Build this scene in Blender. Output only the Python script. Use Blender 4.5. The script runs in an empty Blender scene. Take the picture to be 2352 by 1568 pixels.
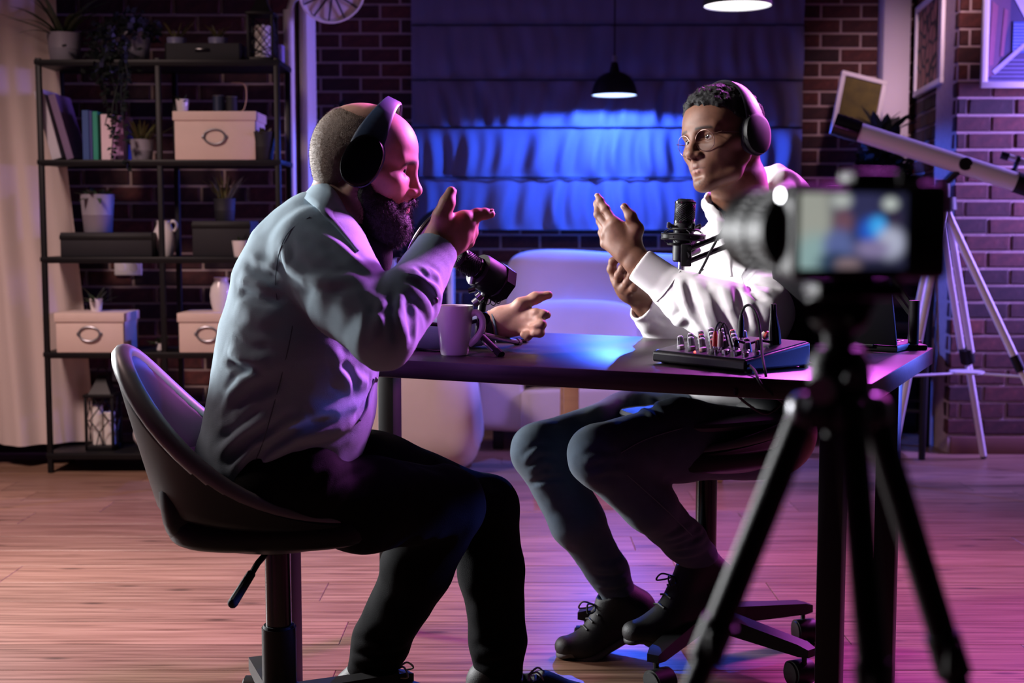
import bpy, bmesh, math, random
import numpy as np
from mathutils import Vector, Matrix, Euler

# ------------------------------------------------------------------ camera
SC = bpy.context.scene
FPX, PITCH, HC = 3000.0, math.radians(5.03), 1.04      # focal length in pixels of 2352x1568, tilt, height
_cd = bpy.data.cameras.new('camera'); CAM = bpy.data.objects.new('camera', _cd)
SC.collection.objects.link(CAM); SC.camera = CAM
CAM.location = (0, 0, HC); CAM.rotation_euler = (math.pi/2 - PITCH, 0, 0)
_cd.sensor_width = 36.0; _cd.lens = FPX/2352*36.0; _cd.clip_start = .05; _cd.clip_end = 60
_cd.dof.use_dof = True; _cd.dof.focus_distance = 2.72; _cd.dof.aperture_fstop = 4.2

# ------------------------------------------------------------------ world, exposure, room lights and an added fill
W = bpy.data.worlds.new('night'); SC.world = W; W.use_nodes = True
W.node_tree.nodes['Background'].inputs[0].default_value = (.10, .085, .13, 1)
W.node_tree.nodes['Background'].inputs[1].default_value = .012
SC.view_settings.view_transform = 'Standard'; SC.view_settings.look = 'None'
SC.view_settings.exposure = 0.0; SC.view_settings.gamma = 1.0
SC.view_settings.use_curve_mapping = False
SC.cycles.use_denoising = True
SC.cycles.max_bounces = 6; SC.cycles.caustics_reflective = False; SC.cycles.caustics_refractive = False
SC.cycles.sample_clamp_indirect = 4.0

def area_light(name, loc, target, power, col, sx, sy=None, spread=180):
    d = bpy.data.lights.new(name, 'AREA'); d.energy = power; d.color = col
    d.shape = 'RECTANGLE'; d.size = sx; d.size_y = sy or sx; d.spread = math.radians(spread)
    o = bpy.data.objects.new(name, d); SC.collection.objects.link(o); o.location = loc
    o.rotation_euler = (Vector(target)-Vector(loc)).to_track_quat('-Z', 'Y').to_euler(); return o

# a white softbox left of the stools, a magenta panel high on the right, a blue panel right of the table
area_light('softbox_light', (-2.70, 4.40, 1.15), (.0, 2.70, 1.0), 68, (.97, .98, 1.0), .6, .8, 90)
area_light('key_spot_light', (-2.70, 2.85, 2.55), (.66, 3.06, .95), 7.0, (1.0, .97, .98), .35, .35, 30)
area_light('shelf_light', (-2.3, 3.3, 2.75), (-1.6, 4.2, .1), 40, (1.0, .70, .66), .5, .5, 104)
area_light('magenta_light', (1.5, 4.9, 2.75), (.2, 2.7, .3), 46, (.88, .13, 1.0), .45, .45, 100)
area_light('magenta_spot_light', (2.25, 4.6, 2.65), (-.25, 2.52, 1.18), 16, (.85, .20, .95), .55, .55, 24)
area_light('low_magenta_light', (2.35, 4.75, 1.55), (.6, 2.7, .9), 15, (.95, .10, .80), .35, .35, 100)
area_light('blue_pillar_light', (3.35, 5.55, 1.5), (2.3, 5.95, 1.2), 75, (.36, .23, 1.0), .3, 1.2, 110)
area_light('blue_table_light', (3.0, 3.45, 1.25), (.94, 2.74, .745), 1.7, (.10, .16, 1.0), .15, .15, 9)
area_light('corner_fill_light', (1.5, 4.2, 2.75), (1.97, 6.8, 1.75), 1.1, (1.0, .62, .80), .2, .2, 22)  # added fill for the right alcove corner, not a lamp of the room
# ------------------------------------------------------------------ helpers
PI = math.pi
C = SC.collection
_cp, _sp = math.cos(PITCH), math.sin(PITCH)
def at(px, py, Y):
    'world point that stands at depth Y along the floor and shows at pixel px, py'
    u, v = (px-1176)/FPX, (784-py)/FPX
    t = Y/(_cp + v*_sp)
    return Vector((u*t, Y, HC + (-_sp + v*_cp)*t))
def floor_at(px, py, z=0.0):
    u, v = (px-1176)/FPX, (784-py)/FPX
    t = (z-HC)/(-_sp + v*_cp)
    return Vector((u*t, (_cp + v*_sp)*t, z))
def project(p):
    x, y, z = p[0], p[1], p[2]-HC
    d = y*_cp - z*_sp; v = y*_sp + z*_cp
    return 1176 + FPX*x/d, 784 - FPX*v/d

def tag(o, label=None, cat=None, group=None, kind=None):
    if label: o['label'] = label
    if cat: o['category'] = cat
    if group: o['group'] = group
    if kind: o['kind'] = kind
    return o
MW = {}
def thing(name, label, cat, loc=(0, 0, 0), rotz=0, group=None, rot=None):
    o = bpy.data.objects.new(name, None); C.objects.link(o); o.empty_display_size = .05
    o.location = loc; o.rotation_euler = rot if rot is not None else (0, 0, rotz)
    MW[o] = o.matrix_basis.copy()
    return tag(o, label, cat, group)
def wmat(o):
    if o is None: return Matrix()
    if o in MW: return MW[o]
    return wmat(o.parent) @ o.matrix_basis
def link(me, name, parent=None, material=None):
    o = bpy.data.objects.new(name, me); C.objects.link(o)
    if parent is not None: o.parent = parent
    if material is not None and not me.materials: me.materials.append(material)
    return o
def copy_tree(o, parent=None):
    c = o.copy(); C.objects.link(c)
    if parent is not None: c.parent = parent
    for ch in list(o.children): copy_tree(ch, c)
    return c

class MB:
    'collects shapes; build() links them as one mesh object'
    def __init__(s): s.v = []; s.f = []; s.M = Matrix()
    def _add(s, vs, fs):
        n = len(s.v); s.v += [s.M @ Vector(p) for p in vs]; s.f += [tuple(n+i for i in f) for f in fs]; return s
    def frame(s, M): s.M = M; return s
    def box(s, c, size, M=None):
        x, y, z = (k/2 for k in size)
        vs = [Vector((a*x, b*y, d*z)) for a in (-1, 1) for b in (-1, 1) for d in (-1, 1)]
        if M is not None: vs = [M @ p for p in vs]
        vs = [p+Vector(c) for p in vs]
        return s._add(vs, [(0, 1, 3, 2), (4, 6, 7, 5), (0, 4, 5, 1), (2, 3, 7, 6), (0, 2, 6, 4), (1, 5, 7, 3)])
    def rbox(s, c, size, r=.005, seg=2, M=None):
        bm = bmesh.new(); bmesh.ops.create_cube(bm, size=1)
        for v in bm.verts: v.co = Vector((v.co.x*size[0], v.co.y*size[1], v.co.z*size[2]))
        r = min(r, min(size)*.49)
        bmesh.ops.bevel(bm, geom=list(bm.edges), offset=r, segments=seg, profile=.5, affect='EDGES')
        return s.bm(bm, Matrix.Translation(Vector(c)) @ (M.to_4x4() if M is not None else Matrix()))
    def bm(s, bm, M=None):
        bm.verts.index_update()
        vs = [(M @ v.co if M is not None else v.co.copy()) for v in bm.verts]
        fs = [tuple(v.index for v in f.verts) for f in bm.faces]; bm.free()
        return s._add(vs, fs)
    def tube(s, pts, r, n=10, caps=True, flat=None):
        pts = [Vector(p) for p in pts]; m = len(pts)
        rr = r if isinstance(r, (list, tuple)) else [r]*m
        vs = []; fs = []; up = None
        for i, p in enumerate(pts):
            t = (pts[min(i+1, m-1)]-pts[max(i-1, 0)]).normalized()
            if up is None:
                up = Vector((0, 0, 1)) if abs(t.z) < .9 else Vector((0, 1, 0))
            a = t.cross(up)
            if a.length < 1e-6: a = t.orthogonal()
            a.normalize(); b = a.cross(t).normalized(); up = b
            for k in range(n):
                w = 2*PI*k/n
                vs.append(p + a*(math.cos(w)*rr[i]) + b*(math.sin(w)*rr[i]*(flat or 1)))
        for i in range(m-1):
            for k in range(n):
                fs.append((i*n+k, i*n+(k+1) % n, (i+1)*n+(k+1) % n, (i+1)*n+k))
        if caps: fs += [tuple(range(n))[::-1], tuple((m-1)*n+k for k in range(n))]
        return s._add(vs, fs)
    def lathe(s, prof, n=24, M=None, caps=True, wave=None):
        vs = []; fs = []; m = len(prof)
        for (r, z) in prof:
            for k in range(n):
                w = 2*PI*k/n; rr = max(r, 1e-5)*(1 + (wave(w, z) if wave else 0))
                p = Vector((rr*math.cos(w), rr*math.sin(w), z)); vs.append(M @ p if M is not None else p)
        for i in range(m-1):
            for k in range(n): fs.append((i*n+k, i*n+(k+1) % n, (i+1)*n+(k+1) % n, (i+1)*n+k))
        if caps: fs += [tuple(range(n))[::-1], tuple((m-1)*n+k for k in range(n))]
        return s._add(vs, fs)
    def sup(s, c, size, e=.35, nu=28, nv=14, M=None, fn=None):
        'superellipsoid cushion'
        pw = lambda a, q: math.copysign(abs(a)**q, a)
        vs = []; fs = []
        for j in range(nv+1):
            f = -PI/2 + PI*j/nv
            for i in range(nu):
                w = 2*PI*i/nu
                p = Vector((size[0]/2*pw(math.cos(f), e)*pw(math.cos(w), e), size[1]/2*pw(math.cos(f), e)*pw(math.sin(w), e), size[2]/2*pw(math.sin(f), e)))
                if fn: p = fn(p)
                if M is not None: p = M @ p
                vs.append(p+Vector(c))
        for j in range(nv):
            for i in range(nu): fs.append((j*nu+i, j*nu+(i+1) % nu, (j+1)*nu+(i+1) % nu, (j+1)*nu+i))
        return s._add(vs, fs)
    def grid(s, fn, nu, nv):
        vs = [fn(i/nu, j/nv) for j in range(nv+1) for i in range(nu+1)]
        fs = [(j*(nu+1)+i, j*(nu+1)+i+1, (j+1)*(nu+1)+i+1, (j+1)*(nu+1)+i) for j in range(nv) for i in range(nu)]
        return s._add(vs, fs)
    def mesh(s, name, material=None, smooth=35):
        me = bpy.data.meshes.new(name); me.from_pydata([tuple(p) for p in s.v], [], s.f); me.update()
        bm = bmesh.new(); bm.from_mesh(me); bmesh.ops.remove_doubles(bm, verts=bm.verts, dist=1e-5)
        bmesh.ops.recalc_face_normals(bm, faces=bm.faces); bm.to_mesh(me); bm.free()
        if smooth:
            me.polygons.foreach_set('use_smooth', [True]*len(me.polygons))
            me.set_sharp_from_angle(angle=math.radians(smooth))
        if material: me.materials.append(material)
        return me
    def build(s, name, material=None, parent=None, smooth=35, world=False, solid=0):
        if world and parent is not None:
            Mi = wmat(parent).inverted(); s.v = [Mi @ Vector(p) for p in s.v]
        o = link(s.mesh(name, material, smooth), name, parent)
        if solid:
            md = o.modifiers.new('thick', 'SOLIDIFY'); md.thickness = solid; md.offset = 0
        return o
def axisM(a, b):
    'matrix with its z axis from a to b, origin a'
    a, b = Vector(a), Vector(b)
    return Matrix.Translation(a) @ (b-a).to_track_quat('Z', 'Y').to_matrix().to_4x4()
def smooth_path(pts, n=6):
    'Catmull-Rom through the points'
    P = [Vector(p) for p in pts]; P = [2*P[0]-P[1]] + P + [2*P[-1]-P[-2]]; out = []
    for i in range(1, len(P)-2):
        for k in range(n):
            t = k/n; a, b, c, d = P[i-1], P[i], P[i+1], P[i+2]
            out.append(.5*((2*b)+(c-a)*t+(2*a-5*b+4*c-d)*t*t+(3*b-a-3*c+d)*t**3))
    out.append(P[-2]); return out

# ------------------------------------------------------------------ materials
def mat(name, col, rough=.5, metal=0., var=.12, nscale=12., bump=0., bscale=250., spec=.5, coat=0., sss=0., sheen=0., emit=None, estr=0., obj_random=0., stretch=(1, 1, 1)):
    m = bpy.data.materials.new(name); m.use_nodes = True
    N, L = m.node_tree.nodes, m.node_tree.links; b = N['Principled BSDF']
    tc = N.new('ShaderNodeTexCoord'); mp = N.new('ShaderNodeMapping'); mp.inputs['Scale'].default_value = stretch
    L.new(tc.outputs['Object'], mp.inputs['Vector'])
    nz = N.new('ShaderNodeTexNoise'); nz.inputs['Scale'].default_value = nscale; nz.inputs['Detail'].default_value = 4
    L.new(mp.outputs[0], nz.inputs['Vector'])
    mx = N.new('ShaderNodeMix'); mx.data_type = 'RGBA'
    lo = [max(0, c*(1-var)) for c in col]; hi = [min(1, c*(1+var)) for c in col]
    mx.inputs['A'].default_value = (*lo, 1); mx.inputs['B'].default_value = (*hi, 1)
    L.new(nz.outputs['Fac'], mx.inputs['Factor'])
    out = mx.outputs['Result']
    if obj_random:
        oi = N.new('ShaderNodeObjectInfo'); hs = N.new('ShaderNodeHueSaturation')
        mr = N.new('ShaderNodeMapRange'); mr.inputs['To Min'].default_value = 1-obj_random; mr.inputs['To Max'].default_value = 1+obj_random
        L.new(oi.outputs['Random'], mr.inputs['Value']); L.new(mr.outputs[0], hs.inputs['Value']); L.new(out, hs.inputs['Color']); out = hs.outputs[0]
    L.new(out, b.inputs['Base Color'])
    b.inputs['Roughness'].default_value = rough; b.inputs['Metallic'].default_value = metal
    b.inputs['Specular IOR Level'].default_value = spec; b.inputs['Coat Weight'].default_value = coat
    if sss:
        b.inputs['Subsurface Weight'].default_value = sss; b.inputs['Subsurface Radius'].default_value = (.012, .004, .002); b.inputs['Subsurface Scale'].default_value = 1
    if sheen: b.inputs['Sheen Weight'].default_value = sheen
    if emit:
        b.inputs['Emission Color'].default_value = (*emit, 1); b.inputs['Emission Strength'].default_value = estr
    if bump:
        n2 = N.new('ShaderNodeTexNoise'); n2.inputs['Scale'].default_value = bscale; n2.inputs['Detail'].default_value = 3
        L.new(mp.outputs[0], n2.inputs['Vector'])
        bp = N.new('ShaderNodeBump'); bp.inputs['Strength'].default_value = bump; bp.inputs['Distance'].default_value = .004
        L.new(n2.outputs['Fac'], bp.inputs['Height']); L.new(bp.outputs[0], b.inputs['Normal'])
    return m
def attr_mat(name, rough=.5, bump=.2, bscale=400, sss=0., spec=.5, var=.1, nscale=60, attr='Col', sheen=0.):
    'base colour from the colour attribute of the mesh'
    m = mat(name, (1, 1, 1), rough, 0, 0, nscale, bump, bscale, spec, 0, sss, sheen)
    N, L = m.node_tree.nodes, m.node_tree.links; b = N['Principled BSDF']
    at_ = N.new('ShaderNodeAttribute'); at_.attribute_name = attr
    nz = [n for n in N if n.type == 'TEX_NOISE'][0]; mr = N.new('ShaderNodeMapRange')
    mr.inputs['From Min'].default_value = .3; mr.inputs['From Max'].default_value = .7; mr.inputs['To Min'].default_value = 1-var; mr.inputs['To Max'].default_value = 1+var
    hs = N.new('ShaderNodeHueSaturation'); L.new(nz.outputs['Fac'], mr.inputs['Value']); L.new(mr.outputs[0], hs.inputs['Value'])
    L.new(at_.outputs['Color'], hs.inputs['Color']); L.new(hs.outputs[0], b.inputs['Base Color'])
    return m
M = {}
M['black_metal'] = mat('black_metal', (.006, .006, .007), .48, .1, .2, 30, spec=.3)
M['black_plastic'] = mat('black_plastic', (.006, .006, .0065), .5, 0, .2, 40, .05, 600, .28)
M['black_gloss'] = mat('black_gloss', (.005, .005, .006), .18, 0, .1, 20)
M['dark_rubber'] = mat('dark_rubber', (.01, .01, .011), .8, 0, .2, 60, .1, 500)
M['chrome'] = mat('chrome', (.62, .62, .64), .22, 1, .05, 30)
M['grey_metal'] = mat('grey_metal', (.25, .25, .27), .35, .8, .1, 40)
M['white_paint'] = mat('white_paint', (.72, .70, .70), .45, 0, .05, 6, .03, 90)
M['white_ceramic'] = mat('white_ceramic', (.72, .67, .66), .2, 0, .03, 8)
M['grey_ceramic'] = mat('grey_ceramic', (.24, .22, .26), .55, 0, .08, 14, .08, 120)
M['beige_card'] = mat('beige_card', (.66, .52, .45), .75, 0, .05, 20, .08, 300)
M['cream_fabric'] = mat('cream_fabric', (.66, .58, .55), .85, 0, .07, 9, .25, 350, sheen=.2)
M['curtain_fabric'] = mat('curtain_fabric', (.60, .50, .46), .9, 0, .08, 5, .3, 260, sheen=.2, stretch=(1, 1, .4))
M['leaf'] = mat('leaf', (.035, .06, .025), .5, 0, .45, 8, obj_random=.35)
M['leaf_yellow'] = mat('leaf_yellow', (.10, .10, .03), .5, 0, .5, 8, obj_random=.35)
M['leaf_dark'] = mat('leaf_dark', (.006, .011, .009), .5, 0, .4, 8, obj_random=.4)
M['soil'] = mat('soil', (.02, .014, .01), .95, 0, .4, 90, .6, 200)
M['pale_wood'] = mat('pale_wood', (.55, .36, .22), .5, 0, .25, 6, .1, 80, stretch=(.4, 6, 6))
M['wax'] = mat('wax', (.72, .68, .64), .5, 0, .04, 10, sss=.2)
# ------------------------------------------------------------------ blended solids (bodies, clothes, shoes)
_rng = np.random.RandomState(7)
_LAT = _rng.rand(32, 32, 32).astype(np.float32)*2-1
def vnoise(P):
    i = np.floor(P).astype(np.int64); f = (P-i).astype(np.float32); f = f*f*(3-2*f)
    x0, y0, z0 = (i & 31).T; x1, y1, z1 = ((i+1) & 31).T; fx, fy, fz = f.T
    l = lambda a, b, t: a+(b-a)*t
    return l(l(l(_LAT[x0, y0, z0], _LAT[x1, y0, z0], fx), l(_LAT[x0, y1, z0], _LAT[x1, y1, z0], fx), fy),
             l(l(_LAT[x0, y0, z1], _LAT[x1, y0, z1], fx), l(_LAT[x0, y1, z1], _LAT[x1, y1, z1], fx), fy), fz)
def A3(p): return np.array(p, dtype=np.float64)
class SDF:
    def __init__(s, rk=1.): s.rk = rk; s.ops = []; s.lo = A3((9, 9, 9)); s.hi = -s.lo
    def _op(s, mode, fn, c, r, k):
        s.ops.append((mode, fn, A3(c), r, k))
        if mode == 'u': s.lo = np.minimum(s.lo, A3(c)-r); s.hi = np.maximum(s.hi, A3(c)+r)
        return s
    @staticmethod
    def f_cone(a, b, ra, rb, n=None, flat=1.):
        a, b = A3(a), A3(b); ab = b-a; L2 = max(ab @ ab, 1e-12)
        if n is not None: n = A3(n)/np.linalg.norm(n)
        def fn(P):
            q = P-a; t = np.clip(q @ ab/L2, 0, 1); v = q-t[:, None]*ab
            r = ra+(rb-ra)*t
            if n is None: return np.sqrt((v*v).sum(1))-r
            w = v @ n; v2 = (v*v).sum(1)-w*w+(w/flat)**2
            return (np.sqrt(np.maximum(v2, 0))-r)*min(1., flat)
        return fn, (a+b)/2, np.sqrt(L2)/2+max(ra, rb)*max(1, flat)
    @staticmethod
    def f_ell(c, rad, R=None):
        c, rad = A3(c), A3(rad)
        def fn(P):
            q = P-c
            if R is not None: q = q @ R
            k0 = np.sqrt(((q/rad)**2).sum(1)); k1 = np.sqrt(((q/rad**2)**2).sum(1))+1e-9
            return k0*(k0-1)/k1
        return fn, c, max(rad)
    def cone(s, a, b, ra, rb=None, k=.02, n=None, flat=1., mode='u'):
        fn, c, r = s.f_cone(a, b, ra*s.rk, (ra if rb is None else rb)*s.rk, n, flat); return s._op(mode, fn, c, r, k)
    def chain(s, pts, rr, k=.01, n=None, flat=1., mode='u'):
        for i in range(len(pts)-1): s.cone(pts[i], pts[i+1], rr[i], rr[i+1], k, n, flat, mode)
        return s
    def ell(s, c, rad, R=None, k=.02, mode='u'):
        fn, c, r = s.f_ell(c, A3(rad)*s.rk, R); return s._op(mode, fn, c, r, k)
    def disp(s, fn): s.ops.append(('d', fn, None, 0, 0)); return s
    def ev(s, P, ops):
        d = np.full(len(P), 1.0)
        for mode, fn, c, r, k in ops:
            if mode == 'd': d = fn(P, d); continue
            e = fn(P)
            if mode == 'u':
                if k > 0:
                    h = np.clip(.5+.5*(d-e)/k, 0, 1); d = d+(e-d)*h-k*h*(1-h)
                else: d = np.minimum(d, e)
            else:
                if k > 0:
                    h = np.clip(.5-.5*(d+e)/k, 0, 1); d = d+(-e-d)*h+k*h*(1-h)
                else: d = np.maximum(d, -e)
        return d
    def points(s, h, pad=.02, B=16):
        lo = s.lo-pad; n = np.ceil((s.hi+pad-lo)/(h*B)).astype(int)
        N = n*B; F = np.empty(tuple(N), np.float32)
        bi = np.stack(np.meshgrid(*[np.arange(k) for k in n], indexing='ij'), -1).reshape(-1, 3)
        cen = lo+(bi*B+(B-1)/2)*h; half = B*h*.9
        near = s.ev(cen, s.ops)
        F.reshape(n[0], B, n[1], B, n[2], B)[:] = near.reshape(tuple(n))[:, None, :, None, :, None]
        g = np.stack(np.meshgrid(*[np.arange(B)]*3, indexing='ij'), -1).reshape(-1, 3)*h
        cs = np.array([o[2] if o[2] is not None else (0, 0, 0) for o in s.ops]); rs = np.array([o[3] if o[2] is not None else 1e9 for o in s.ops])
        act = np.abs(near) < half+.016
        for q, c in zip(bi[act], cen[act]):
            use = np.linalg.norm(cs-c, axis=1)-rs < half+.045
            P = lo+q*B*h+g
            d = s.ev(P, [o for o, u in zip(s.ops, use) if u])
            x, y, z = q*B; F[x:x+B, y:y+B, z:z+B] = d.reshape(B, B, B)
        return lo, F
    def verts_quads(s, h, pad=.02):
        lo, F = s.points(h, pad)
        S = F < 0
        cnt = np.zeros(tuple(k-1 for k in F.shape), np.uint8)
        offs = [(i, j, k) for i in (0, 1) for j in (0, 1) for k in (0, 1)]
        sl = lambda o, a: tuple(slice(q, a.shape[ax]-1+q) for ax, q in enumerate(o))
        for o in offs: cnt += S[sl(o, S)]
        cells = np.argwhere((cnt > 0) & (cnt < 8))
        idx = np.full(cnt.shape, -1, np.int32); idx[tuple(cells.T)] = np.arange(len(cells))
        val = np.stack([F[tuple((cells+o).T)] for o in offs], 1).astype(np.float64)
        acc = np.zeros((len(cells), 3)); num = np.zeros(len(cells))
        for a in range(8):
            for b in range(a+1, 8):
                oa, ob = A3(offs[a]), A3(offs[b])
                if abs(oa-ob).sum() != 1: continue
                m = (val[:, a] < 0) != (val[:, b] < 0)
                t = val[m, a]/(val[m, a]-val[m, b])
                acc[m] += oa+t[:, None]*(ob-oa); num[m] += 1
        V = lo+(cells+acc/num[:, None])*h
        Q = []
        for ax in range(3):
            e = [0, 0, 0]; e[ax] = 1
            a0 = S[tuple(slice(0, -1) if i == ax else slice(1, -1) for i in range(3))]
            a1 = S[tuple(slice(1, None) if i == ax else slice(1, -1) for i in range(3))]
            w = np.argwhere(a0 != a1)
            if not len(w): continue
            flip = a0[tuple(w.T)]
            p = w.copy()
            for i in range(3):
                if i != ax: p[:, i] += 1
            u, v = [(1, 2), (2, 0), (0, 1)][ax]
            du = np.zeros(3, int); du[u] = 1; dv = np.zeros(3, int); dv[v] = 1
            q = np.stack([idx[tuple((p-du-dv).T)], idx[tuple((p-dv).T)], idx[tuple(p.T)], idx[tuple((p-du).T)]], 1)
            q[~flip] = q[~flip][:, ::-1]
            Q.append(q)
        Q = np.concatenate(Q); Q = Q[(Q >= 0).all(1)]
        return V, Q
    def build(s, name, material, h=.004, parent=None, color=None, relax=1):
        V, Q = s.verts_quads(h)
        for _ in range(relax):           # light smoothing of the lattice steps
            acc = np.zeros_like(V); n = np.zeros(len(V))
            for i in range(4):
                a, b = Q[:, i], Q[:, (i+1) % 4]
                for ax in range(3): acc[:, ax] += np.bincount(a, V[b, ax], len(V))
                n += np.bincount(a, minlength=len(V))
            V = V*.5+.5*acc/np.maximum(n, 1)[:, None]
        return quad_mesh(name, V, Q, material, parent, color)
def quad_mesh(name, V, Q, material, parent=None, color=None):
    me = bpy.data.meshes.new(name); W_ = V
    if parent is not None:
        Mi = np.array(wmat(parent).inverted()); W_ = V @ Mi[:3, :3].T+Mi[:3, 3]
    me.vertices.add(len(V)); me.vertices.foreach_set('co', W_.astype(np.float32).ravel())
    me.loops.add(Q.size); me.loops.foreach_set('vertex_index', Q.astype(np.int32).ravel())
    me.polygons.add(len(Q)); me.polygons.foreach_set('loop_start', np.arange(0, Q.size, 4, dtype=np.int32))
    me.polygons.foreach_set('use_smooth', np.ones(len(Q), bool))
    me.update(calc_edges=True); me.validate()
    if color is not None:
        ca = me.color_attributes.new('Col', 'FLOAT_COLOR', 'POINT')
        ca.data.foreach_set('color', np.concatenate([color(V), np.ones((len(V), 1))], 1).astype(np.float32).ravel())
    me.materials.append(material)
    return link(me, name, parent)
# ------------------------------------------------------------------ the room
def brick_mat():
    m = bpy.data.materials.new('brick'); m.use_nodes = True
    N, L = m.node_tree.nodes, m.node_tree.links; b = N['Principled BSDF']
    oi = N.new('ShaderNodeObjectInfo'); cr = N.new('ShaderNodeValToRGB'); e = cr.color_ramp.elements
    e[0].position = 0; e[0].color = (.030, .009, .008, 1); e[1].position = 1; e[1].color = (.115, .030, .018, 1)
    for p, c in ((.22, (.068, .018, .012, 1)), (.45, (.020, .008, .008, 1)), (.62, (.090, .022, .014, 1)), (.82, (.055, .015, .011, 1))):
        k = e.new(p); k.color = c
    L.new(oi.outputs['Random'], cr.inputs[0])
    tc = N.new('ShaderNodeTexCoord'); nz = N.new('ShaderNodeTexNoise'); nz.inputs['Scale'].default_value = 35; nz.inputs['Detail'].default_value = 6
    L.new(tc.outputs['Object'], nz.inputs['Vector'])
    mr = N.new('ShaderNodeMapRange'); mr.inputs['From Min'].default_value = .3; mr.inputs['From Max'].default_value = .75; mr.inputs['To Min'].default_value = .55; mr.inputs['To Max'].default_value = 1.4
    hs = N.new('ShaderNodeHueSaturation'); L.new(nz.outputs['Fac'], mr.inputs['Value']); L.new(mr.outputs[0], hs.inputs['Value']); L.new(cr.outputs[0], hs.inputs['Color'])
    L.new(hs.outputs[0], b.inputs['Base Color']); b.inputs['Roughness'].default_value = .82
    bp = N.new('ShaderNodeBump'); bp.inputs['Strength'].default_value = .5; bp.inputs['Distance'].default_value = .004
    L.new(nz.outputs['Fac'], bp.inputs['Height']); L.new(bp.outputs[0], b.inputs['Normal'])
    return m
M['brick'] = brick_mat()
M['dark_plaster'] = mat('dark_plaster', (.07, .06, .065), .9, 0, .08, 5, .05, 120)
M['mortar'] = mat('mortar', (.42, .32, .29), .95, 0, .2, 40, .5, 160)
M['plaster'] = mat('plaster', (.60, .56, .58), .8, 0, .05, 5, .06, 120)
M['ceiling_paint'] = mat('ceiling_paint', (.10, .09, .10), .9, 0, .08, 5)

rnd = random.Random(11)
def brick_proto(seed, L=1.0):
    r = random.Random(seed); m = MB(); h = .0645; d = .008
    j = lambda a: r.uniform(-a, a)
    fr = [(-.5*L+.004+j(.003), -d, -.5*h+.003+j(.0015)), (.5*L-.004+j(.003), -d+j(.0015), -.5*h+.003+j(.0015)), (.5*L-.004+j(.003), -d+j(.0015), .5*h-.003+j(.0015)), (-.5*L+.004+j(.003), -d, .5*h-.003+j(.0015))]
    md = [(-.5*L, -d+.0035, -.5*h), (.5*L, -d+.0035, -.5*h), (.5*L, -d+.0035, .5*h), (-.5*L, -d+.0035, .5*h)]
    bk = [(x, .003, z) for x, y, z in md]
    return fr+md+bk, [(0, 1, 2, 3)]+[(4+k, 4+(k+1) % 4, (k+1) % 4, k) for k in range(4)]+[(8+k, 8+(k+1) % 4, 4+(k+1) % 4, 4+k) for k in range(4)]
BR_MESH = {}
def brick_mesh(L, var):
    key = (round(L, 3), var)
    if key not in BR_MESH:
        m = MB(); v, f = brick_proto(var, L); m._add(v, f); BR_MESH[key] = m.mesh('brick', M['brick'], 0)
    return BR_MESH[key]
def brick_wall(wall, p0, d, L, z1, seen, z0=0., off=0., course=.0765, bl=.214, gap=.0130):
    'running bond: every brick that shows is an object, the rest is one mesh'
    d = Vector(d).normalized(); ang = math.atan2(d.y, d.x); rest = MB(); p0 = Vector(p0)
    for i in range(int((z1-z0)/course)):
        x = -bl*(.5 if i % 2 else 0)-off
        zc = z0+(i+.5)*course
        while x < L:
            a, b = max(x, 0), min(x+bl-gap, L)
            if b-a > .03:
                c = p0+d*((a+b)/2); c.z = zc
                px, py = project(c)
                if seen(px, py):
                    me = brick_mesh(round((b-a)/.01)*.01 if b-a < bl-gap-.004 else bl-gap, rnd.randrange(5))
                    o = bpy.data.objects.new('brick', me); C.objects.link(o); o.parent = wall
                    o.location = (c.x, c.y, c.z+rnd.uniform(-.0012, .0012))
                    o.rotation_euler = (0, rnd.uniform(-.004, .004), ang+rnd.uniform(-.006, .006))
                else:
                    v, f = brick_proto(rnd.randrange(5), b-a); R = Matrix.Translation(c) @ Matrix.Rotation(ang, 4, 'Z')
                    rest._add([R @ Vector(p) for p in v], f)
            x += bl
    if rest.v:
        o = rest.build('brick_infill', M['brick'], wall, 0); tag(o, kind='stuff')
def wall_slab(name, p0, p1, thick, z1):
    p0, p1 = Vector(p0), Vector(p1); d = (p1-p0).normalized(); n = Vector((-d.y, d.x, 0))
    m = MB(); q = [p0, p1, p1+n*thick, p0+n*thick]
    m._add([(p.x, p.y, 0) for p in q]+[(p.x, p.y, z1) for p in q], [(0, 1, 5, 4), (1, 2, 6, 5), (2, 3, 7, 6), (3, 0, 4, 7), (4, 5, 6, 7), (3, 2, 1, 0)])
    return tag(m.build(name, M['mortar'], None, 0), kind='structure')
ZT = 2.9
vis = lambda px, py: -40 < px < 2400 and -40 < py < 1080
wl = wall_slab('wall_left', (-3.2, 6.0, 0), (-.985, 6.0, 0), .3, ZT)
brick_wall(wl, (-3.2, 6.0, 0), (1, 0, 0), 2.215, ZT, lambda x, y: vis(x, y) and 105 < x, off=.03)
wb = wall_slab('wall_back', (-1.25, 7.1, 0), (2.3, 7.1, 0), .25, ZT)
brick_wall(wb, (-1.25, 7.1, 0), (1, 0, 0), 3.55, ZT, lambda x, y: vis(x, y) and (690 < x < 960 or 1830 < x < 2110 or y > 515) and y < 800, off=.09)
wr = wall_slab('wall_right', (2.005, 5.95, 0), (3.7, 5.95, 0), .3, ZT)
brick_wall(wr, (2.005, 5.95, 0), (1, 0, 0), 1.7, ZT, vis, z0=.085, off=.055)
wa = wall_slab('wall_alcove_right', (2.15, 7.1, 0), (2.0115, 6.0, 0), .2, ZT)
brick_wall(wa, (2.15, 7.1, 0), (-.145, -1.15, 0), 1.16, ZT, vis, z0=.085, off=.03)
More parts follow.
